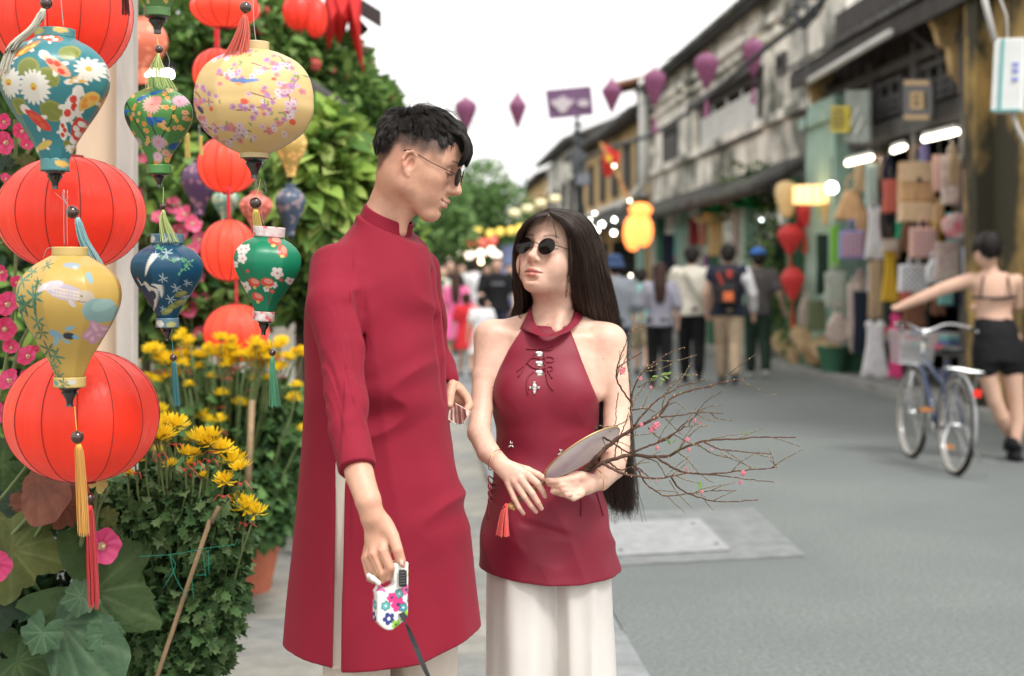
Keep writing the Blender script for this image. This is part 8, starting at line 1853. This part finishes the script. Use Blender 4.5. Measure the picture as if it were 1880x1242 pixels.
bb = [(957, 604, 3.175), (979, 613, 3.122), (1003, 619, 3.106), (1028, 615, 3.110), (1049, 605, 3.138), (1068, 580, 3.20), (1052, 564, 3.27), (1013, 558, 3.29), (972, 566, 3.26), (957, 604, 3.175)]
band('neck_band', ring_px(tb), ring_px(bb), .006, SAT, wom)
# cord bows, crystals
cb = MB(); tz = lambda a, b, o=.002: hit(TT, a, b, o)
def cord(pts, r=.0016, o=.002): cb.tube([Vector(p) for p in catmull([tz(a, b, o+(c_ if False else 0)) for a, b in pts], 14)], r, 6)
for P_ in ([(989, 642), (975, 641), (966, 641)], [(990, 641), (1004, 640), (1014, 635), (1017, 638), (1010, 643), (996, 643)], [(988, 643), (975, 657), (962, 671), (949, 682)], [(994, 643), (1000, 655), (1002, 672), (1003, 691)],
           [(992, 659), (980, 657), (968, 662), (960, 678), (951, 693)], [(996, 659), (1008, 655), (1017, 659), (1013, 665), (998, 664)], [(990, 677), (978, 675), (968, 667), (975, 672), (986, 678)], [(996, 662), (1004, 676), (1014, 695)],
           [(996, 678), (1008, 673), (1015, 675), (1011, 681), (998, 680)], [(980, 683), (970, 692), (967, 708), (970, 725)], [(1002, 686), (1007, 705), (1016, 717)]):
    cord(P_)
cb.build('bow_cord', SAT, wom, smooth=True)
CRY = mat('crystal', (.80, .82, .78), .06, metal=.85, spec=1); SIL = mat('silver', (.6, .58, .54), .2, metal=1)
def gem(px, py, wpx, hpx, nm='crystal'):
    k = 3.1/FPX; c = tz(px, py, .001); mb = MB(); a, b = wpx*k/2, hpx*k/2
    o = [(-a, -b*.6), (-a*.6, -b), (a*.6, -b), (a, -b*.6), (a, b*.6), (a*.6, b), (-a*.6, b), (-a, b*.6)]
    P = [c+Vector((x, 0, z)) for x, z in o]+[c+Vector((x*.85, -.002, z*.85)) for x, z in o]+[c+Vector((x*.45, -.0036, z*.45)) for x, z in o]+[c+Vector((0, -.0034, 0))]
    F = [(i, (i+1) % 8, 8+(i+1) % 8, 8+i) for i in range(8)]+[(8+i, 8+(i+1) % 8, 16+(i+1) % 8, 16+i) for i in range(8)]+[(16+i, 16+(i+1) % 8, 24) for i in range(8)]
    mb.add(P, F); return mb.build(nm, CRY, wom)
for y in (651, 669, 686): gem(990, y, 14, 12)
gem(981, 712, 9, 15, 'brooch')
for dx, dy in ((-8, 0), (8, 0), (0, -9), (0, 9)): gem(981+dx, 712+dy, 5.5, 5.5, 'brooch_stone')
for px, py in ((938, 818), (1029, 832)):
    b_ = MB(); c = tz(px, py, .002)
    for a in (60, 100, 210, 330): b_.ball(c+Vector((cos(R(a))*.004, -.001, sin(R(a))*.005)), (.0020, .0008, .0042), 8, rot=Matrix.Rotation(R(90-a), 3, 'Y'))
    b_.build('butterfly_pin', SIL, wom, smooth=True)
for P_ in [[hit(TT, 905-q, 880+q*12, .002), W(898, 874+q*13, 3.10), W(897, 884+q*13, 3.10), hit(TT, 906, 890+q*10, .002)] for q in range(4)]+[[W(901, 890, 3.11), W(897, 920, 3.10), W(896, 955, 3.10)], [hit(TT, 1096, 905), hit(TT, 1102, 925), hit(TT, 1108, 948)], [hit(TT, 1066, 905), hit(TT, 1068, 925), hit(TT, 1067, 948)]]:
    sk = MB(); sk.tube(catmull(P_, 8), .0016, 5); sk.build('side_lace', SAT, wom, smooth=True)
wt = Field(); WHT = mat('white_crepe', (.60, .565, .53), .75, bump=.15, bscale=1500, sheen=.1, var=.04, vscale=6)
wt.loft(px_rows([(960, 905, 1030, 3.19, .10), (1060, 899, 1022, 3.19, .105), (1242, 898, 1017, 3.185, .115), (1500, 893, 1014, 3.18, .125), (1625, 888, 1012, 3.18, .13)]), .006, fold=lambda a, z: .03*np.sin(4*a+1+2*z)+.015*np.sin(9*a))
wt.loft(px_rows([(960, 990, 1115, 3.21, .10), (1060, 1004, 1120, 3.21, .105), (1242, 1012, 1127, 3.215, .115), (1500, 1015, 1132, 3.22, .125), (1625, 1018, 1138, 3.22, .13)]), .006, fold=lambda a, z: .03*np.sin(4*a+2+2*z)+.015*np.sin(9*a))
wt.disp(lambda P: -.006*(1-np.abs(2*noise3(np.stack([P[:, 0]*22, P[:, 1]*14, P[:, 2]*3], 1), 1.0, 5)-1)))
sdf_obj(wt, .005, 'trousers', WHT, wom, None, None, 2)
ws = Field()
for sx, dd in ((955, 3.1), (1070, 3.12)):
    b0 = W(sx, 1640, dd); b0.z = .035; ws.ell(b0, (.042, .12, .035), None, .01)
ws.plane((0, 0, .004), (0, 0, -1)); sdf_obj(ws, .006, 'shoe', mat('beige_shoe', (.5, .4, .32), .5), wom)
for pts, nm in (([(897, 862, 3.0), (897, 850, 2.972), (902, 836, 2.966), (912, 827, 2.985), (922, 829, 3.02), (918, 846, 3.045), (904, 862, 3.03)], 'bracelet'), ([(1094, 862, 2.99), (1103, 868, 2.966), (1108, 884, 2.962), (1106, 900, 2.98), (1100, 903, 3.01), (1094, 885, 3.035)], 'bracelet')):
    b_ = MB(); P_ = [W(*p) for p in pts]; P_.append(P_[0]); b_.tube(catmull(P_, 40), .0009, 6, cap=False)
    b_.build(nm, mat('gold', (.75, .48, .20), .25, metal=1), wom, smooth=True)
# hair from guide curves
def woman_hair():
    rng = np.random.RandomState(11); M = 26
    Rg = [[(1015, 397, 3.11), (1036, 412, 3.10), (1048, 450, 3.11), (1050, 500, 3.125), (1056, 545, 3.165), (1070, 600, 3.25), (1088, 700, 3.31), (1104, 820, 3.31), (1114, 925, 3.29)],
          [(1011, 392, 3.115), (1045, 412, 3.09), (1066, 455, 3.10), (1077, 510, 3.13), (1087, 560, 3.18), (1100, 620, 3.26), (1113, 720, 3.31), (1124, 830, 3.31), (1131, 938, 3.29)],
          [(1012, 388, 3.14), (1060, 402, 3.135), (1087, 450, 3.14), (1101, 510, 3.17), (1113, 565, 3.21), (1124, 630, 3.27), (1134, 730, 3.31), (1141, 840, 3.30), (1147, 942, 3.29)],
          [(1013, 386, 3.18), (1068, 396, 3.20), (1099, 445, 3.21), (1114, 510, 3.23), (1127, 570, 3.26), (1138, 640, 3.29), (1147, 740, 3.31), (1154, 840, 3.30), (1160, 938, 3.29)],
          [(1014, 388, 3.24), (1064, 400, 3.28), (1094, 450, 3.30), (1108, 520, 3.32), (1120, 600, 3.34), (1130, 700, 3.35), (1138, 800, 3.35), (1142, 880, 3.35), (1146, 930, 3.34)],
          [(1012, 392, 3.27), (1022, 420, 3.31), (1034, 480, 3.33), (1044, 560, 3.34), (1060, 660, 3.36), (1080, 780, 3.36), (1095, 850, 3.36), (1100, 880, 3.35), (1106, 915, 3.34)]]
    Lg = [[(1003, 397, 3.11), (976, 404, 3.11), (956, 427, 3.135), (947, 460, 3.17), (950, 500, 3.175), (955, 540, 3.19), (955, 570, 3.22), (948, 585, 3.26), (940, 610, 3.30)],
          [(1006, 392, 3.115), (978, 400, 3.11), (954, 428, 3.135), (946, 468, 3.175), (947, 520, 3.20), (952, 560, 3.24), (946, 580, 3.28), (938, 610, 3.31), (934, 680, 3.33)],
          [(1007, 389, 3.16), (982, 398, 3.19), (964, 432, 3.22), (957, 480, 3.25), (960, 540, 3.27), (962, 580, 3.30), (960, 640, 3.33), (965, 700, 3.34), (975, 760, 3.35)],
          [(1010, 390, 3.25), (1000, 412, 3.30), (1000, 460, 3.325), (1005, 530, 3.33), (1010, 600, 3.345), (1020, 680, 3.36), (1035, 760, 3.36), (1045, 820, 3.36), (1055, 880, 3.35)]]
    def fam(G, N, jit, clumps):
        G = np.array([[tuple(W(*p)) for p in g] for g in G]); out = []
        Gs = np.stack([catmull(g, M) for g in G]); k = len(G)-1
        for i in range(N):
            t = rng.rand()*k; c = round(t*clumps)/clumps; t = t*.55+c*.45; t = min(max(t, 0), k-1e-6)
            a = int(t); f = t-a; ln = 1-.2*rng.rand()**2.5
            cur = Gs[a]*(1-f)+Gs[a+1]*f; s_ = np.linspace(0, 1, M)
            if ln < 1:
                cur = np.stack([np.interp(s_*ln, s_, cur[:, j]) for j in range(3)], 1)
            amp = jit*(.25+.9*s_)[:, None]
            wob = np.stack([np.sin(s_*rng.uniform(4, 9)+rng.rand()*6) for _ in range(3)], 1)*.0034*(s_[:, None])
            out.append(cur+rng.normal(size=3)*amp+wob)
        return out
    cs = fam(Rg, 6800, .0056, 6)+fam(Lg, 2600, .0034, 6)+fam([Rg[0], Rg[1]], 900, .003, 5)
    # the crown: roots along the parting run back over the skull and join the fall behind
    for q in range(2600):
        t = rng.rand(); side = rng.rand(); yr = .000
        a = np.array((.062-.115*t, .004*rng.normal(), .112+.013*sin(pi*min(1, t*1.1)))); ang = (side*2-1)
        pts = [a]
        for j, f in enumerate((.33, .66, 1.0)):
            th = ang*f*1.35; pts.append(np.array((a[0]-.035*f, sin(th)*.079, 0.043+cos(th)*.078)))
        g = [WH.w(p) for p in pts]; g.append(g[-1]+np.array((.004*ang, .03, -.06))); cs.append(catmull(g, M)+rng.normal(size=3)*.0012)
    cs = np.array(cs); rad = np.full((len(cs), M), .00050); rad *= np.interp(np.linspace(0, 1, M), [0, .05, .75, 1], [.8, 1, 1, .2])[None]
    V, F = strands_mesh(cs, rad, 3); mesh_np('hair', V, F, WHAIR, wom)
    st = []
    for P_ in ([(1046, 440, 3.075), (1047, 480, 3.08), (1044, 500, 3.09), (1040, 525, 3.10), (1039, 545, 3.105)], [(1045, 440, 3.075), (1049, 470, 3.085), (1048, 500, 3.095), (1043, 520, 3.1), (1041, 538, 3.105)],
               [(955, 465, 3.11), (954, 520, 3.14), (957, 560, 3.18), (955, 600, 3.2), (952, 620, 3.22)], [(953, 480, 3.12), (950, 540, 3.16), (954, 590, 3.2)], [(1013, 400, 3.10), (1019, 420, 3.07), (1022, 438, 3.07)]):
        for q in range(5): st.append(catmull([Vector(W(*p))+Vector(rng.normal(size=3)*.0012) for p in P_], M))
    for q in range(90):
        x = rng.uniform(1120, 1165); P_ = [(1125, 700, 3.3), (1140, 800, 3.29), (x+10*rng.rand(), 880, 3.28), (x+rng.normal()*9+14*rng.rand(), 915+45*rng.rand(), 3.28)]
        st.append(catmull([Vector(W(*p))+Vector(rng.normal(size=3)*.003) for p in P_], M))
    V, F = strands_mesh(np.array(st), .00035, 3); mesh_np('loose_hair', V, F, WHAIR, wom)['kind'] = 'stuff'
    hb = Field()
    for G in (Rg, Lg):
        Gp = [[W(*p) for p in g] for g in G]
        for a in range(1, len(Gp)-1):
            for f in ((0, .5) if a < len(Gp)-2 else (0, .5, 1)):
                pts = [Vector(p).lerp(q, f) for p, q in zip(Gp[a], Gp[a+1])]
                ctr = WC+Vector((0, .0, 0))
                pts = [p+((ctr-p).normalized()*.010 if i < 4 else Vector((0, .006, 0))) for i, p in enumerate(pts)]
                n_ = 8 if G is Rg else 7
                rs = [.003, .005, .007, .008, .009, .010, .010, .008, .004][:n_]; hb.chain(pts[:n_], rs, .006, .003)
    Hh = Head(hb, WC, WM, WS); Hh.e((-.012, 0, .050), (.094, .082, .084), .012); Hh.e((.12, -.01, .02), (.080, .080, .080), .008, 's')
    sdf_obj(hb, .0045, 'hair_base', HBASE, wom)
WHAIR = mat('dark_brown_hair', (.034, .0185, .0130), .38, spec=.5, aniso=.5)
woman_hair()
LEN2 = mat('dark_lens', (.008, .005, .004), .08, spec=.22)
glasses(WH, WC, 'round black sunglasses on the woman\'s face', .0208, .0310, LEN2, z=.004, x=.108)
# ------------------------------------------------------------ things in their hands
# retractable dog leash
ls = thing('dog_leash', 'retractable dog leash in a white case printed with bright flowers, in the man\'s right hand', 'dog leash', tuple(W(715, 1090, 2.6)))
# the case is finely divided so the flowers print cleanly
def dense_case():
    d0 = 2.590; k = d0/FPX; F = Field(); M_ = Matrix.Rotation(R(24), 3, 'Z'); Rm = np.array(M_)
    ctr = W(717, 1104, d0)
    def inside(P):
        q = (P-np.array(ctr)) @ Rm; u = q[:, 0]/k; v = -q[:, 2]/k; y = q[:, 1]
        # rounded outline in the case's own plane
        e1 = np.sqrt(((u+2)/34)**2+((v-6)/45)**2)
        d1 = (e1-1)*34
        d2 = np.maximum.reduce([u-29, -u-30, v-50, -v-56])
        bev = np.maximum(d1, d2); cut = .55*u+.85*v-42; bev = np.maximum(bev, cut)
        d3 = np.maximum(np.abs(u-16)-14, np.abs(v+44)-28); bev = np.minimum(bev, d3)
        grip = np.hypot((u+27)-np.clip(u+27, -10, 8), (v+38)-np.clip((u+27)*1.0, -10, 8)*.9)-6; bev = np.minimum(bev, grip)
        hole = np.sqrt(((u+10)/13)**2+((v+36)/11)**2); bev = np.maximum(bev, (1-hole)*11)
        g = bev*k; w_ = np.abs(y)-.0165; rd = .004
        a = np.maximum(g+rd, 0); b = np.maximum(w_+rd, 0); return np.sqrt(a*a+b*b)+np.minimum(np.maximum(g, w_)+rd, 0)-rd
    F.add(inside, np.array(ctr)-.085, np.array(ctr)+.085, .001)
    V, Fc = F.mesh(.0016); V = relax(V, Fc, 1)
    q = (V-np.array(ctr)) @ Rm; U = q[:, 0]/k+q[:, 1]/k*.9; Vv = -q[:, 2]/k; P = Print(U, Vv, (.74, .74, .70))
    rs = np.random.RandomState(4); cols = [(.68, .05, .22), (.04, .05, .20), (.25, .50, .04), (.10, .42, .42), (.62, .12, .30), (.06, .30, .36)]
    for i, (x, y, r_) in enumerate(((-6, 4, 14), (-24, 28, 12), (8, 26, 12), (-4, -16, 8), (10, -22, 11), (20, -4, 10), (-18, -10, 10), (18, 36, 11), (-10, 40, 9), (32, 12, 11), (40, -20, 10), (4, 10, 8), (28, 30, 8), (34, -40, 8), (20, -50, 8), (-30, 4, 8), (-34, -30, 9), (44, 30, 9), (12, 44, 8), (24, -30, 8), (-24, -44, 8))):
        c = cols[i % 6]; n_ = 5 if i % 3 else 6; ph = rs.rand()*60
        if i % 4 == 3: P.daisy(x, y, r_*1.18, n_, (.05, .06, .10), (.75, .75, .7), ph, .40, .3); P.daisy(x, y, r_, n_, c, (.75, .75, .7), ph, .30, .26)
        else: P.daisy(x, y, r_, n_, c, (.75, .75, .7) if i % 2 else (.04, .04, .10), ph, .40, .26)
    return mesh_np('case', V, Fc, mat('printed_plastic', rough=.25, vcol=True, coat=.4), ls, None, True, P.c)
dense_case()
mb = MB(); mb.box(W(739.5, 1062, 2.572), (.0125, .012, .030), Matrix.Rotation(R(24), 3, 'Z')); mb.build('brake_button', mat('black_plastic', (.02, .02, .022), .4), ls, bevel=.002)
for i in range(5): mb = MB(); mb.box(W(739.5, 1052+i*5, 2.5655), (.010, .002, .0016), Matrix.Rotation(R(24), 3, 'Z')); mb.build('button_ridge', mat('dark_grey_plastic', (.10, .10, .10), .5), ls)
mb = MB(); pts = catmull([W(737, 1126, 2.578), W(745, 1142, 2.57), W(760, 1180, 2.56), (W(786, 1242, 2.55)), W(830, 1330, 2.6), (W(905, 1480, 2.7))], 24)
V = []; Fz = []
for i, p in enumerate(pts): a = R(20+i*16); s_ = Vector((cos(a), sin(a)*.4, .2)).normalized()*.0055; n_ = Vector((0, -.0008, 0)); V += [Vector(p)-s_+n_, Vector(p)+s_+n_, Vector(p)+s_-n_, Vector(p)-s_-n_]
for i in range(len(pts)-1): Fz += [(i*4+j, i*4+(j+1) % 4, (i+1)*4+(j+1) % 4, (i+1)*4+j) for j in range(4)]
mb.add(V, Fz+[(3, 2, 1, 0)]); mb.build('strap', mat('black_webbing', (.025, .025, .028), .7), ls)
# folded pleated fan in the other hand
pf = thing('folding_fan', 'small half folded pleated fan of dusky pink paper in the man\'s left hand', 'fan', tuple(W(840, 760, 2.95)))
PL = mat('dusky_pink_paper', (.40, .20, .17), .6, backlit=.2, var=.15, vscale=60); SL = mat('pale_fan_slat', (.66, .50, .44), .5)
piv = (836, 738)
def quad(mb, pts, th=.0006): mb.prism([W(*p) for p in pts], (0, th*2, 0))
fold = [((823, 770), 2.944), (( 827, 773), 2.952), ((831, 775), 2.944), ((835, 777), 2.953), ((839, 778), 2.946), ((844, 779), 2.955), ((848, 777), 2.947), ((853, 773), 2.955), ((857, 766), 2.946), ((861, 759), 2.952)]
top_ = [((825, 754), 2.945), ((828, 753), 2.950), ((831, 751), 2.946), ((834, 746), 2.952), ((836, 742), 2.948), ((840, 744), 2.954), ((845, 747), 2.948), ((850, 750), 2.954), ((855, 753), 2.948), ((860, 756), 2.952)]
for i in range(9):
    (a, da), (b, db) = fold[i], fold[i+1]; (c_, dc), (e, de) = top_[i], top_[i+1]; mb = MB(); mb.prism([W(*a, da), W(*b, db), W(*e, de), W(*c_, dc)], (0, .0010, 0)); mb.build('pleat', SL if i in (0, 2, 8) else PL, pf)
for (a, b), d_ in ((((823, 770), (825, 754)), 2.941), (((836, 741), (864, 757)), 2.940), (((864, 757), (851, 778)), 2.941), (((823, 770), (838, 779)), 2.940)):
    mb = MB(); mb.tube([W(*a, d_), W(*b, d_)], .0016, 5, flat=.6); mb.build('guard_stick', SL, pf)
for x, y in ((838, 779), (843, 779), (847, 778), (851, 777), (836, 735)): mb = MB(); mb.ball(W(x, y, 2.940), .0013, 6); mb.build('tip', BLK, pf)
# round silk fan under her hands
rf = thing('hand_fan', 'round pale silk fan seen almost edge on, with gold rim, brown handle and coral tassel', 'fan', tuple(W(1068, 833, 3.0)))
cF = W(1069, 832, 3.0); ma = Vector((.83, 0, .55)).normalized(); mi = Vector((-.56*.37, -.93, .83*.37)); mi = (mi-ma*mi.dot(ma)).normalized(); nn = ma.cross(mi)
rF = .0925; n = 56; V = [cF]; C = []; mb = MB(); ring = [cF+ma*cos(2*pi*i/n)*rF+mi*sin(2*pi*i/n)*rF for i in range(n)]
mb.add([cF+nn*.0012]+[p+nn*.0012 for p in ring]+[cF-nn*.0012]+[p-nn*.0012 for p in ring], [(0, 1+i, 1+(i+1) % n) for i in range(n)]+[(n+1, n+2+(i+1) % n, n+2+i) for i in range(n)]); mb.build('silk_disc', mat('painted_silk', (.80, .77, .76), .55, vscale=14, col2=(.66, .56, .64), contrast=(.5, .75), backlit=.45), rf)
mb = MB(); mb.tube([p for p in ring]+[ring[0]], .0019, 7, cap=False); mb.build('rim', mat('old_gold', (.55, .38, .18), .35, metal=.7), rf, smooth=True)
mb = MB(); hp0 = W(1000, 884, 2.998); hp1 = W(934, 931, 2.990); mb.tube([W(1004, 877, 3.0), hp0, hp0.lerp(hp1, .5), hp0.lerp(hp1, .8), hp1], [.003, .0055, .0060, .0075, .0055], 12); mb.build('handle', mat('varnished_bamboo', (.22, .095, .035), .25, coat=.6, var=.3, vscale=60), rf, smooth=True)
mb = MB(); mb.ball(W(938, 930, 2.985), (.0085, .0085, .0075), 12); mb.ball(W(943, 935, 2.982), .004, 8); mb.build('pommel', mat('amber_stone', (.45, .24, .08), .2, coat=.6), rf, smooth=True)
CT2 = mat('coral_red_thread', (.90, .085, .06), .45, sheen=.3, backlit=.15)
tassel(rf, [(930, 925), (926, 940), (924, 962), (923, 986)], 3.5, 13, 2.965, CT2, 120, 30)
# flowering branch
br = thing('branch', 'bundle of bare peach twigs with pink blossoms and buds held by the woman', 'branch', tuple(W(1090, 865, 2.96)))
TWG = mat('twig_bark', (.088, .045, .030), .7, var=.35, vscale=60, bump=.4, bscale=200); TWT = mat('young_twig', (.105, .085, .045), .7, var=.3, vscale=80); BUD = mat('bud', (.42, .26, .16), .7)
cp = lambda pts: [(x/3.105+1100, y/3.105+560) for x, y in pts]
BR_ = [([(-112, 988), (-46, 945), (0, 908), (60, 888), (170, 858), (300, 865), (400, 860), (470, 820), (560, 788), (640, 770), (800, 765), (900, 755), (1120, 755)], 4.6, .9), ([(-112, 984), (-60, 930), (-15, 870), (40, 815), (110, 760), (190, 710), (290, 660), (350, 625), (400, 545), (470, 505), (600, 470), (720, 440), (840, 418)], 5.0, .8),
    ([(190, 710), (180, 640), (185, 560), (190, 500), (240, 390), (330, 320), (420, 265), (485, 242)], 2.2, .7), ([(185, 560), (110, 450), (100, 380), (130, 340), (245, 270)], 1.7, .8), ([(100, 380), (118, 300), (150, 230), (178, 150), (288, 118)], 1.2, .5), ([(180, 520), (170, 400), (165, 300), (190, 225)], 1.1, .5),
    ([(110, 500), (95, 600), (95, 670), (60, 720)], .9, .5), ([(190, 700), (300, 570), (400, 500), (480, 460), (605, 425)], 1.9, .7), ([(350, 640), (450, 630), (560, 615), (710, 618)], 1.5, .6), ([(20, 905), (130, 960), (230, 980), (340, 990), (440, 970), (500, 962)], 2.6, .8),
    ([(320, 862), (400, 920), (470, 950), (570, 965), (700, 960), (850, 940), (1000, 930), (1004, 915), (975, 885)], 2.2, .6), ([(560, 964), (700, 975), (850, 995), (1000, 1012)], 1.3, .6), ([(410, 978), (460, 1050), (560, 1095), (700, 1122), (905, 1112)], 1.7, .8), ([(205, 915), (260, 1010), (310, 1055), (385, 1090), (520, 1075), (650, 1060), (775, 1060)], 1.6, .6),
    ([(385, 1090), (430, 1130), (490, 1185)], .9, .4), ([(400, 1000), (450, 1080), (530, 1155)], .9, .4), ([(560, 795), (650, 850), (760, 880), (870, 930)], 1.2, .5), ([(600, 782), (680, 820), (800, 835), (985, 852)], 1.5, .7), ([(300, 800), (400, 760), (470, 690), (540, 640), (600, 560), (700, 492)], 1.3, .5), ([(430, 850), (520, 740), (570, 700), (620, 688)], 1.2, .6),
    ([(190, 600), (260, 590), (320, 610)], 1.3, .6), ([(430, 740), (520, 790), (570, 810)], 1.0, .6), ([(90, 870), (100, 800), (140, 700), (170, 620)], 1.2, .8), ([(190, 850), (180, 800), (210, 720)], 1.2, .8), ([(-20, 700), (0, 740), (80, 790), (170, 845)], 2.0, 1.2), ([(0, 690), (60, 695), (120, 680), (165, 655)], 1.2, .8), ([(270, 440), (215, 530), (170, 640)], 1.2, .7),
    ([(360, 600), (375, 520), (430, 450), (490, 400)], 1.1, .6), ([(220, 470), (320, 420), (400, 398), (530, 398), (565, 405)], 1.0, .5), ([(380, 650), (430, 700), (470, 740)], .9, .5), ([(450, 840), (510, 890), (560, 950)], 1.2, .6), ([(575, 962), (620, 1000), (655, 1015)], .7, .4), ([(190, 840), (320, 790), (450, 720), (490, 690)], 2.0, .8), ([(60, 900), (120, 940), (210, 925), (290, 990)], 1.6, .8), ([(280, 700), (350, 760), (430, 740)], 1.1, .7), ([(260, 870), (330, 900), (380, 980)], 1.1, .7), ([(250, 580), (290, 500), (330, 460)], .9, .5), ([(510, 690), (530, 650), (590, 600)], .8, .5), ([(640, 765), (740, 745), (840, 735)], .9, .4), ([(300, 640), (420, 560), (470, 580), (500, 600)], .9, .5)]
rs = np.random.RandomState(3); nb_ = 0; buds = []; SH_L = []
for i, (pts, r0, r1) in enumerate(BR_):
    q = cp(pts); n = len(q); d0 = 2.955+(rs.rand()-.5)*.02; dv = (rs.rand()-.5)*.16 if i > 1 else .02; m_ = MB(); L = [W(x, y, d0+dv*j/(n-1)+rs.normal()*.002) for j, (x, y) in enumerate(q)]
    if i < 2: L[0].y += .045; L[1].y += .018
    P = catmull(L, n*5); kk = 2.95/FPX
    for j in range(1, len(P)-1): P[j] += rs.normal(size=3)*.00055
    if r0 > 1.3:
        for q_ in range(3):
            j = rs.randint(int(len(P)*.35), len(P)-2); u_ = P[j+1]-P[j-1]; u_ /= np.linalg.norm(u_); sg = rs.choice([-1, 1]); v_ = u_+sg*np.array((-u_[2], rs.normal()*.5, u_[0]))*rs.uniform(.35, .8); l_ = rs.uniform(.02, .065); SH_L.append([P[j], P[j]+v_*l_*.5+rs.normal(size=3)*.002, P[j]+v_*l_+u_*l_*.3])
    rad = [1.15*(r0+(r1-r0)*(j/(len(P)-1))**.7)*kk*(1+.16*(j % 5 == 0)) for j in range(len(P))]; m_.tube([Vector(p) for p in P], rad, 7); m_.build('twig', TWG if r0 > 1.25 else TWT, br, smooth=True)
    for j in range(3, len(P), 2):
        if rs.rand() < .62 and r0 < 4.5 or j > len(P)*.45:
            a = rs.rand()*2*pi; o_ = Vector((cos(a), -abs(sin(a))*.4, sin(a)))*rad[j]*1.2; buds.append((Vector(P[j])+o_, rad[j]*.45+.0003+.0003*rs.rand()))
for L in SH_L:
    P = catmull(L, 8); m_ = MB(); m_.tube([Vector(p) for p in P], list(np.linspace(.0011, .0006, 8)), 6); m_.build('twig', TWT, br, smooth=True)
    for p in P[2::2]: buds.append((Vector(p), .0011))
bm = MB()
for p, r_ in buds: bm.ball(p, (r_, r_, r_*1.7), 6)
o = bm.build('buds', BUD, br, smooth=True); o['kind'] = 'stuff'
PP = mat('blossom_pink', (.80, .27, .33), .5, backlit=.3, var=.15, vscale=120); CEN = mat('blossom_heart', (.55, .06, .12), .5)
for x, y, r_ in ((130, 380, 15), (140, 365, 10), (235, 420, 9), (318, 692, 17), (332, 682, 13), (300, 712, 13), (500, 768, 11), (330, 815, 9), (510, 826, 9), (820, 958, 12), (805, 1013, 9), (545, 660, 8), (240, 682, 9), (500, 935, 7), (585, 1066, 8), (575, 676, 6), (640, 825, 5), (322, 1003, 5), (295, 470, 7)):
    cx_, cy_ = cp([(x, y)])[0]; c = W(cx_, cy_, 2.935); R_ = r_*.33*2.935/FPX*1.5; b_ = MB()
    for L_, nP, el in ((1, 6, 15), (.85, 6, 45), (.6, 5, 70)):
        for j in range(nP):
            a = 2*pi*(j+L_)/nP+rs.rand()*.3; dr = Vector((cos(a)*cos(R(el)), -sin(R(el)), sin(a)*cos(R(el)))); b_.ball(c+dr*R_*L_*.6, (R_*.42*L_+.0003, R_*.42*L_+.0003, R_*.16), 7, rot=dr.to_track_quat('X', 'Z').to_matrix())
    o = b_.build('blossom', PP, br, smooth=True)
LG = mat('young_leaf', (.20, .36, .08), .5, backlit=.35)
for x, y, L_, a in ((350, 400, 40, 20), (360, 430, 35, 250), (330, 420, 40, 200), (380, 400, 40, 30), (575, 1000, 60, 268), (835, 740, 30, 60), (408, 800, 45, 120), (300, 410, 35, 10), (370, 405, 34, 330), (520, 395, 24, 200), (455, 505, 22, 30), (865, 930, 18, 0), (420, 790, 30, 60), (345, 415, 36, 330), (170, 600, 20, 100)):
    cx_, cy_ = cp([(x, y)])[0]; L_ = L_/3.1*2.94/FPX; c = W(cx_, cy_, 2.94); dr = Vector((cos(R(a)), -.1, sin(R(a)))); s_ = Vector((-sin(R(a)), .3, cos(R(a))))*L_*.16; o_ = Vector((0, -.0006, 0)); m_ = MB()
    P = [c, c+dr*L_*.35+s_, c+dr*L_*.7+s_*.8, c+dr*L_, c+dr*L_*.7-s_*.8, c+dr*L_*.35-s_]; m_.add(P+[p+o_*2 for p in P], [(0, 1, 2, 3, 4, 5), (11, 10, 9, 8, 7, 6)]+[(i, (i+1) % 6, 6+(i+1) % 6, 6+i) for i in range(6)]); m_.build('leaf', LG, br)
